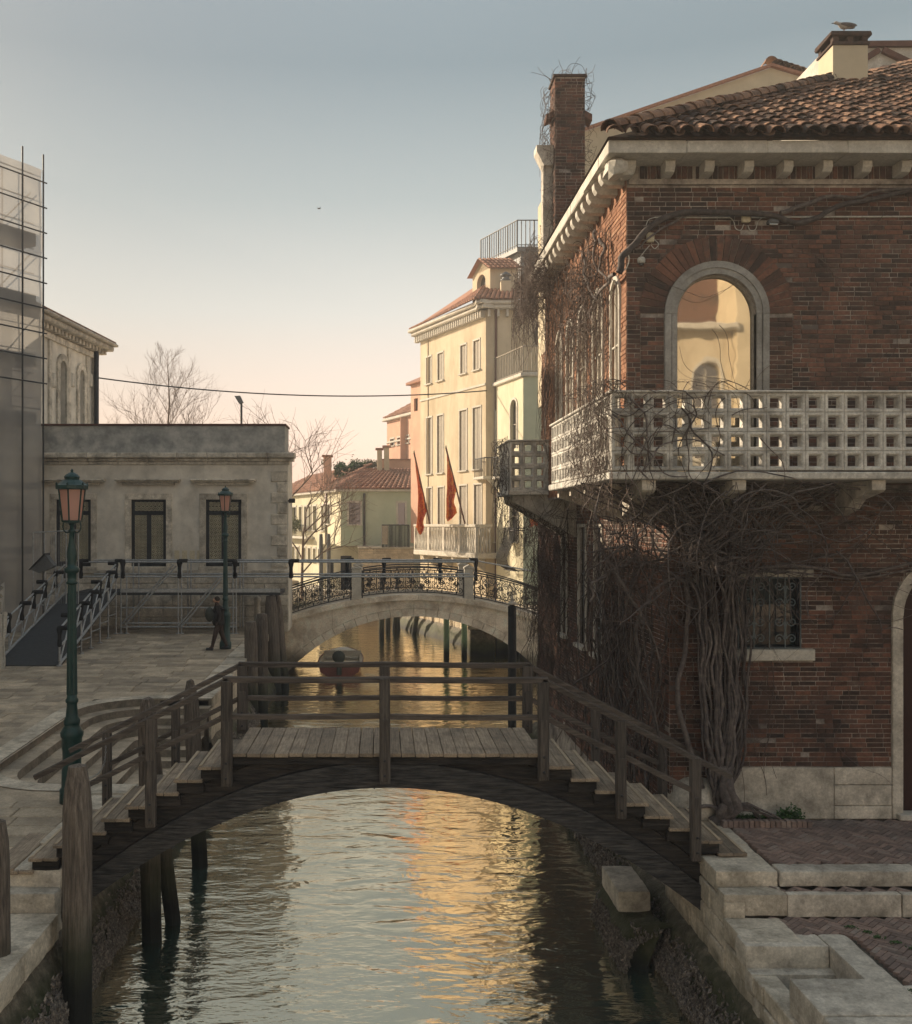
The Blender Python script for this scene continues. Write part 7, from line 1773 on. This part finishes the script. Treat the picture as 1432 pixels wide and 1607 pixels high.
mb = MB(); mb.tube([FG1.pt(FG1.hit(572)[0],ZG-.3,.1),FG1.pt(FG1.hit(572)[0],zg0,.1)], .08, 6); mb.build('downpipe', M['iron'], gh)
mb = MB(); wall(mb, Fac((-4.4,73.5),(3.5,73.5)), 0, 7.9, 1.2, zg0+.1, [(3.2-.4,3.9-.4,1.6,4.0),(1.4,2.2,1.6,4.0),(.5,.9,2.4,3.6)], .2); mb.build('ground_floor_wall', M['cream'], gh)
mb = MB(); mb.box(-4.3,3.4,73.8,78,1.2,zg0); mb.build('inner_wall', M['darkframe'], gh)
mb = MB(); A = FG1.pt(-.4,ZG+.02,.35); B = FG1.pt(FG1.L,ZG+.02,.35); tiled_roof(mb, A, B, B+V((0,5,1.7)), A+V((2.2,5,1.7)), .36, .6); A3 = FG2.pt(FG2.L,ZG+.02,.35); tiled_roof(mb, A3, A, A+V((2.2,5,1.7)), A3+V((1.5,3,1.5)), .36, .6); mb.build('roof', M['tile_far'], gh)
mb = MB(); fbox(mb, FG1, -.3, FG1.L, ZG-.16, ZG, .002, .3, .03); fbox(mb, FG2, 0, FG2.L, ZG-.16, ZG, .002, .3, .03); mb.build('eaves', M['white'], gh)
gwl = thing('garden_wall', 'low old brick garden wall below the green house', 'wall', (1,70.5,1.2)); FGw = Fac((px2(563,70.5),70.5),(px2(650,70.5),70.5))
mb = MB(); wall(mb, FGw, 0, FGw.L, .0, 4.75, [], .1); mb.box(px2(563,70.5),px2(650,70.5),70.52,71.5,0,4.74); gww = mb.build('wall', M['mortar'], gwl)
bricks(gww, FGw, 0, FGw.L, 1.2, 4.6, (), m='warmblock', L=.42, H=.16); mb = MB(); fbox(mb, FGw, -.05, FGw.L, 4.6, 4.78, -.2, .12, .03); mb.build('coping', M['white'], gwl)
fc = thing('iron_fence', 'small dark iron terrace railing beside the green house', 'fence', (2,70,4.8))
for i in range(19):
    x = px2(600,70)+(px2(642,70)-px2(600,70))*i/18; mb = MB(); mb.tube([(x,70,4.7),(x,70,pz2(824,70))], .03 if i % 6 else .05, 4); mb.build('bar', M['iron'], fc)
mb = MB(); mb.tube([(px2(600,70),70,pz2(824,70)),(px2(642,70),70,pz2(824,70))], .04, 5); mb.build('top_rail', M['iron'], fc)
mb = MB(); mb.rbox(px2(600,70), px2(609,70), 69.9, 69.96, 4.9, pz2(825,70), .01); mb.build('screen_panel', M['shutter'], fc)
crm = thing('cream_row_house', 'far cream house row with tall windows and flower balcony at the canal bend', 'house', (-6,82,1.6))
FCr = Fac((-4.3,76.6),(-10.2,93.5), out=(-1,-.4)); FCr = Fac((-4.3,76.6),(-10.2,93.5), out=(1,-1)) if False else FCr
ch1 = [FCr.rect(a,b,795,832) for a,b in ((505,509),(492,497),(485,488.5),(478,482),(470,474),(459,465))]; ch1 = level(ch1,6)
ch2 = level([FCr.rect(a,b,860,880) for a,b in ((500,504),(492,496),(484,488),(476,480),(466,470),(459,463))],6)
mb = MB(); wall(mb, FCr, 0, FCr.L, .5, ZG, ch1+ch2, .25); mb.box(-11,-5,90,94,1,8); mb.build('canal_wall', M['cream'], crm)
for h in ch1+ch2: window(crm, FCr, h, 'white', 'glass', .2, .15, .04, True, (0,0))
mb = MB(); A = FCr.pt(FCr.L,ZG+.05,.4); B = FCr.pt(0,ZG+.05,.4); tiled_roof(mb, A, B, B+V((4,0,2.0)), A+V((4,2,2.0)), .36, .6); mb.build('roof', M['tile_far'], crm)
mb = MB(); fbox(mb, FCr, 0, FCr.L, ZG-.15, ZG+.03, .002, .35, .03); fbox(mb, FCr, 3, FCr.L, 5.1, 5.3, .002, .7, .03); mb.build('balcony_ledge', M['white'], crm)
f = MB(); f.tube([FCr.pt(3,6.2,.66),FCr.pt(FCr.L,6.2,.66)], .04, 4)
for i in range(50): u = 3+(FCr.L-3)*i/49; f.tube([FCr.pt(u,5.3,.66),FCr.pt(u,6.2,.66)], .022, 3, caps=False)
f.build('balcony_railing', M['iron'], crm, kind='stuff')
for k, (ua, ub, lab) in enumerate(((4.5,8,'right flower boxes with trailing plants on the far cream house balcony'),(9.5,14,'left flower boxes with trailing plants on the far cream house balcony'))):
    mb = MB()
    for i in range(420):
        q = FCr.pt(R.uniform(ua,ub), 6.2+R.gauss(0,.22), .75+R.uniform(-.1,.1)); a = V((R.gauss(0,1),R.gauss(0,1),R.gauss(0,1))).normalized(); b = a.orthogonal().normalized(); s = .09
        mb.add([q-a*s,q+b*s*.6,q+a*s,q-b*s*.6], [(0,1,2,3)], R.random())
    tag(mb.build('flower_boxes', M['drygreen'], loc=FCr.pt(ua,6.2,.75)), lab, 'plant', 'flower boxes on the far balcony', 'stuff')
# quay in front of the green house
mb = MB(); FQ2 = Fac((-6,73),(4,69.6)); wall(mb, FQ2, -2, FQ2.L, -.5, 1.6, [], .1); mb.add([FQ2.pt(-2,1.6),FQ2.pt(FQ2.L,1.6),FQ2.pt(FQ2.L,1.6,-9),FQ2.pt(-2,1.6,-9)], [(0,1,2,3)]); tag(mb.build('quay_wall', M['stone_quay'], loc=(0,70,0)), 'low pale quay edge in front of the green house and garden wall', 'quay wall')
# chimneys and roof clutter
def chim(px0, px1, y0, Y, lab, m, cap=True, ybot=760):
    x0, x1 = px2(px0,Y), px2(px1,Y); t = thing('chimney', lab, 'chimney', (x0,Y,8)); mb = MB(); mb.rbox(x0,x1,Y,Y+.6,pz2(ybot,Y),pz2(y0,Y),.02); mb.build('stack', M[m], t)
    mb = MB(); mb.rbox(x0-.12,x1+.12,Y-.12,Y+.72,pz2(y0,Y)+.001,pz2(y0,Y)+.15,.02); mb.build('cap', M['tile_far'], t)
chim(508,520,717,77,'brown brick chimney standing alone at the left end of the far tiled roof','pink')
chim(592,600,706,76,'left slim tan chimney behind the low tiled roof','tan'); chim(603,611,702,76,'right slim tan chimney beside its twin behind the low tiled roof','tan')
bw = thing('roof_parapet', 'reddish roof parapet wall behind the low tiled roof', 'wall', (1.5,78,8)); mb = MB(); mb.box(px2(596,78),px2(650,78),78,79,7.5,pz2(722,78)); mb.build('wall', M['pink'], bw); mb = MB(); mb.rbox(px2(595,78),px2(651,78),77.9,79.1,pz2(722,78)+.001,pz2(720,78),.02); mb.build('coping', M['tile_far'], bw)
def bush(px, y, Y, r, lab, n=700, m='leafgreen'):
    c = at(px, y, Y); mb = MB()
    subs = [(R.gauss(0,.5), R.gauss(0,.5), R.gauss(0,.45)) for _ in range(7)]
    for i in range(n):
        s_ = R.choice(subs); p = V((c.x+r*(s_[0]+R.gauss(0,.24)), c.y+r*(s_[1]+R.gauss(0,.24)), c.z+r*.75*(s_[2]+R.gauss(0,.24)))); a = V((R.gauss(0,1),R.gauss(0,1),R.gauss(0,1))).normalized(); b = a.orthogonal().normalized(); s = .1
        mb.add([p-a*s,p+b*s*.5,p+a*s,p-b*s*.5], [(0,1,2,3)], R.random())
    t = thing('roof_garden_shrub', lab, 'shrub', (c.x,c.y,c.z-r)); mb.build('foliage', M[m], t, kind='stuff'); mb = MB(); mb.tube([(c.x,c.y,c.z-r*1.3),(c.x,c.y,c.z)], .05, 5); mb.build('stem', M['bark'], t)
bush(531,735,78,.75,'round green shrub in the roof garden right of the brown chimney'); bush(565,738,78,.95,'wide dark shrub in the middle of the roof garden'); bush(582,730,79,.7,'pointed green shrub in the roof garden left of the tan chimneys', m='drygreen')

# ================================================================== TREES
def tree(x, Y, z0, h, spread, lab, seed, levels=5, trunk=.16):
    r_ = random.Random(seed); t = thing('bare_tree', lab, 'tree', (x,Y,z0), 'bare winter trees behind the stone pavilion'); tr = MB(); cr_ = MB()
    def grow(p, d, L, r, lv):
        n = 5; pts = [p]; q = p
        for i in range(n):
            nn = .03 if lv == levels else .13; d = (d + V((r_.gauss(0,nn), r_.gauss(0,nn), r_.gauss(.03,.08)))).normalized(); q = q + d*L/n; pts.append(q)
        (tr if lv >= levels-1 else cr_).tube(pts, [r*(1-.45*i/n) for i in range(n+1)], 6 if lv >= levels-2 else 3, r_.random(), caps=False)
        if lv <= 0:
            return
        for i in range(2, n+1):
            for k in range(1 if i < n else 2):
                if r_.random() < .12: continue
                a = d.orthogonal().normalized(); a = Matrix.Rotation(r_.uniform(0,2*PI), 3, d) @ a
                nd = (d*r_.uniform(.6,1.1) + a*spread*r_.uniform(.6,1.1) + V((0,0,.25))).normalized(); grow(pts[i], nd, L*r_.uniform(.58,.78), r*.55, lv-1)
    grow(V((x,Y,z0)), V((0,0,1)), h, trunk, levels)
    tr.build('trunk', M['bark'], t); cr_.build('crown', M['bark'], t)
def leader_tree(x, Y, z0, ztop, rad, lab, seed):
    r_ = random.Random(seed); t = thing('bare_tree', lab, 'tree', (x,Y,z0), 'bare winter trees behind the stone pavilion'); tr = MB(); cr_ = MB(); H = ztop-z0; pts = []
    for i in range(15): pts.append(V((x+.12*mn.noise(V((i*.4,seed,0))), Y, z0+H*i/14)))
    tr.tube(pts, [.13*(1-i/14)**.8+.008 for i in range(15)], 6, .5)
    def br(p, d, L, r, lv):
        q = p; P_ = [p]; n = 6
        for i in range(n): d = (d + V((r_.gauss(0,.14), r_.gauss(0,.14), .05+r_.gauss(0,.06)))).normalized(); q = q + d*L/n; P_.append(q)
        cr_.tube(P_, [r*(1-.6*i/n) for i in range(n+1)], 3, r_.random(), caps=False)
        if lv:
            for i in range(1, n+1):
                for _ in range(1 if i < 4 else 2):
                    a = Matrix.Rotation(r_.uniform(0,6.28), 3, d) @ d.orthogonal().normalized(); br(P_[i], (d*.9+a*.75+V((0,0,.2))).normalized(), L*r_.uniform(.35,.55), r*.5, lv-1)
    n = 26
    for i in range(n):
        f = .42+.56*i/n; p = V((x, Y, z0+H*f)); an = i*2.4+r_.uniform(-.4,.4); L = rad*1.5*(1-((f-.42)/.6)**1.3)+.4; br(p, V((math.cos(an), math.sin(an), .95)).normalized(), L, .035*(1.3-f), 2)
    tr.build('trunk', M['bark'], t); cr_.build('crown', M['bark'], t)
leader_tree(px2(264,58), 58, 2, 16.2, 2.3, 'bare tree rising alone above the middle of the stone pavilion roof', 5)
tree(px2(234,60),60,2,4.4,.9,'small bare tree top just left of the tallest tree over the pavilion roof',11,3,.08)
tree(px2(360,60),60,2,3.9,1.0,'low spreading bare tree left of the street light pole',21,4,.10)
tree(px2(425,58),58,2,4.9,1.0,'spreading bare tree right of the street light pole over the pavilion roof',31,4,.11)
tree(px2(474,60),60,1.8,4.0,1.0,'bare tree with drooping twigs beside the right corner of the pavilion',42,4,.10)
slp = thing('light_pole', 'thin street light pole with tilted lamp head above the pavilion roof', 'street light', (px2(379,55),55,2)); x = px2(379,55)
mb = MB(); mb.tube([(x,55,2),(x,55,pz2(632,55))], .06, 6); mb.build('pole', M['iron'], slp); mb = MB(); mb.prism([(x-.35,pz2(622,55)),(x-.05,pz2(622,55)+.02),(x+.12,pz2(632,55)),(x-.1,pz2(634,55))], 54.8, 55.1); mb.build('lamp_head', M['lead'], slp)
cbw = thing('overhead_cable', 'thin overhead cable sagging from the church to the yellow palace', 'cable', at(150,592,50))
mb = MB(); A = at(148,592,51); B = at(764,613,56); n = 40; pts = []
for i in range(n+1):
    t = i/n; p = A.lerp(B, t); p.z -= 1.05*4*t*(1-t)*.55; pts.append(p)
mb.tube(pts, .035, 5); mb.build('cable', M['iron'], cbw)
o = thing('bird', 'tiny dark bird flying in the open sky', 'bird', at(501,327,60)); c = at(501,327,60); mb = MB(); blob(mb, c, (.10,.05,.04), 8, 6); mb.add([c, c+V((.12,0,.13)), c+V((.05,0,.0))], [(0,1,2)]); mb.add([c, c+V((-.12,0,.10)), c+V((-.04,0,-.02))], [(0,1,2)]); mb.build('body', M['iron'], o)

# ================================================================== BUILDINGS BESIDE AND BEHIND THE VIEWPOINT (they shade the square, show in the glass and bounce fill light)
sp_ = thing('side_palace', 'tall palace on the left side of the square, out of the picture', 'building', (-16,20,1.7))
mb = MB(); FSp = Fac((-15.2,3),(-15.2,37.5), out=(1,0)); sph = [(2+3.2*i, 3.3+3.2*i, z, z+2.1) for i in range(10) for z in (3,7.2,11.4)]
wall(mb, FSp, 0, 34.5, 1.5, SPH, sph, .25); mb.box(-30,-15.5,3,37.5,1.5,SPH-.02); mb.add([(-30,3,SPH),(-15.2,3,SPH),(-15.2,37.5,SPH),(-30,37.5,SPH)], [(0,1,2,3)]); mb.add([(-15.2,3,1.5),(-15.2,3,SPH),(-30,3,SPH),(-30,3,1.5)], [(0,1,2,3)]); mb.build('wall', M['white'], sp_)
mb = MB(); fbox(mb, FSp, -.3, 34.8, SPH, SPH+.3, -.3, .5, .05); mb.build('cornice', M['white'], sp_)
op = thing('opposite_palace', 'ochre palace behind the viewpoint, seen only as a reflection in the arched window', 'building', (18,-30,1.7))
FO = Fac((11,-30),(21.1,-30), out=(0,1)); oh = []
for i in range(3):
    for z in (4.5, 9.2, 13.2): oh.append((1.3+3.2*i, 2.9+3.2*i, z, z+2.9, 'arch'))
mb = MB(); wall(mb, FO, 0, FO.L, 1.5, 17.9, oh, .3); mb.box(11,21,-40,-30.5,1.5,17.8); mb.build('wall', M['yellow'], op)
for h in oh: window(op, FO, h, 'white', 'glass', .28, .2, .08, True, (1,2), 'white', 'arched_window')
mb = MB(); fbox(mb, FO, -.2, FO.L+.2, 17.9, 18.3, -.3, .6, .05)
for z in (8.6,12.9): fbox(mb, FO, -.1, FO.L, z, z+.25, .002, .25, .03)
mb.build('cornice', M['white'], op)
mb = MB(); mb.box(8,40,-45,-33,1.5,27); mb.build('rear_wall', M['brick'], op); mb = MB(); mb.box(21.15,32,-40,-29.6,1.5,24); mb.build('side_wing', M['tan'], op)

for (x0, x1, yf, zt, m, lab) in ((-27,-5.4,-13,17,'white','pale sunlit house row behind the viewpoint left of the canal'),(5.4,12.2,-15,16,'cream','sunlit cream house behind the viewpoint right of the canal')):  # unseen houses added to bounce sunlight onto walls that face the viewpoint
    rh = thing('added_fill_house', lab, 'house', ((x0+x1)/2,yf,1.7)); FH = Fac((x0,yf),(x1,yf), out=(0,1)); hh_ = []; u = 1.2
    while u < FH.L-2:
        for z in (2.4,6.4,10.4,13.6): hh_.append((u, u+1.1, z, z+2.0))
        u += 3.1
    mb = MB(); wall(mb, FH, 0, FH.L, 1.2, zt, hh_, .2); mb.box(x0,x1,yf-8,yf-.4,1.2,zt-.01); mb.build('front_wall', M[m], rh)
    mb = MB(); fbox(mb, FH, -.2, FH.L+.2, zt, zt+.3, -.4, .4, .04); mb.build('cornice', M['white'], rh)
    mb = MB(); [fbox(mb, FH, a, b, c, d, -.2, -.14, .01) for a,b,c,d in hh_]; mb.build('shutters', M['shutter'], rh, kind='stuff')
# ================================================================== HAZE
mb = MB(); mb.box(-100, 110, -60, 130, -1.6, 29); hz = mb.build('haze', None, kind='stuff')
hm_ = bpy.data.materials.new('thin_haze'); hm_.use_nodes = True; hn = hm_.node_tree.nodes; hn.clear()
ho = hn.new('ShaderNodeOutputMaterial'); hv = hn.new('ShaderNodeVolumePrincipled'); hv.inputs['Color'].default_value = (.96,.91,.86,1); hv.inputs['Density'].default_value = .0021; hv.inputs['Anisotropy'].default_value = .0
hm_.node_tree.links.new(hv.outputs[0], ho.inputs['Volume']); hz.data.materials.append(hm_)
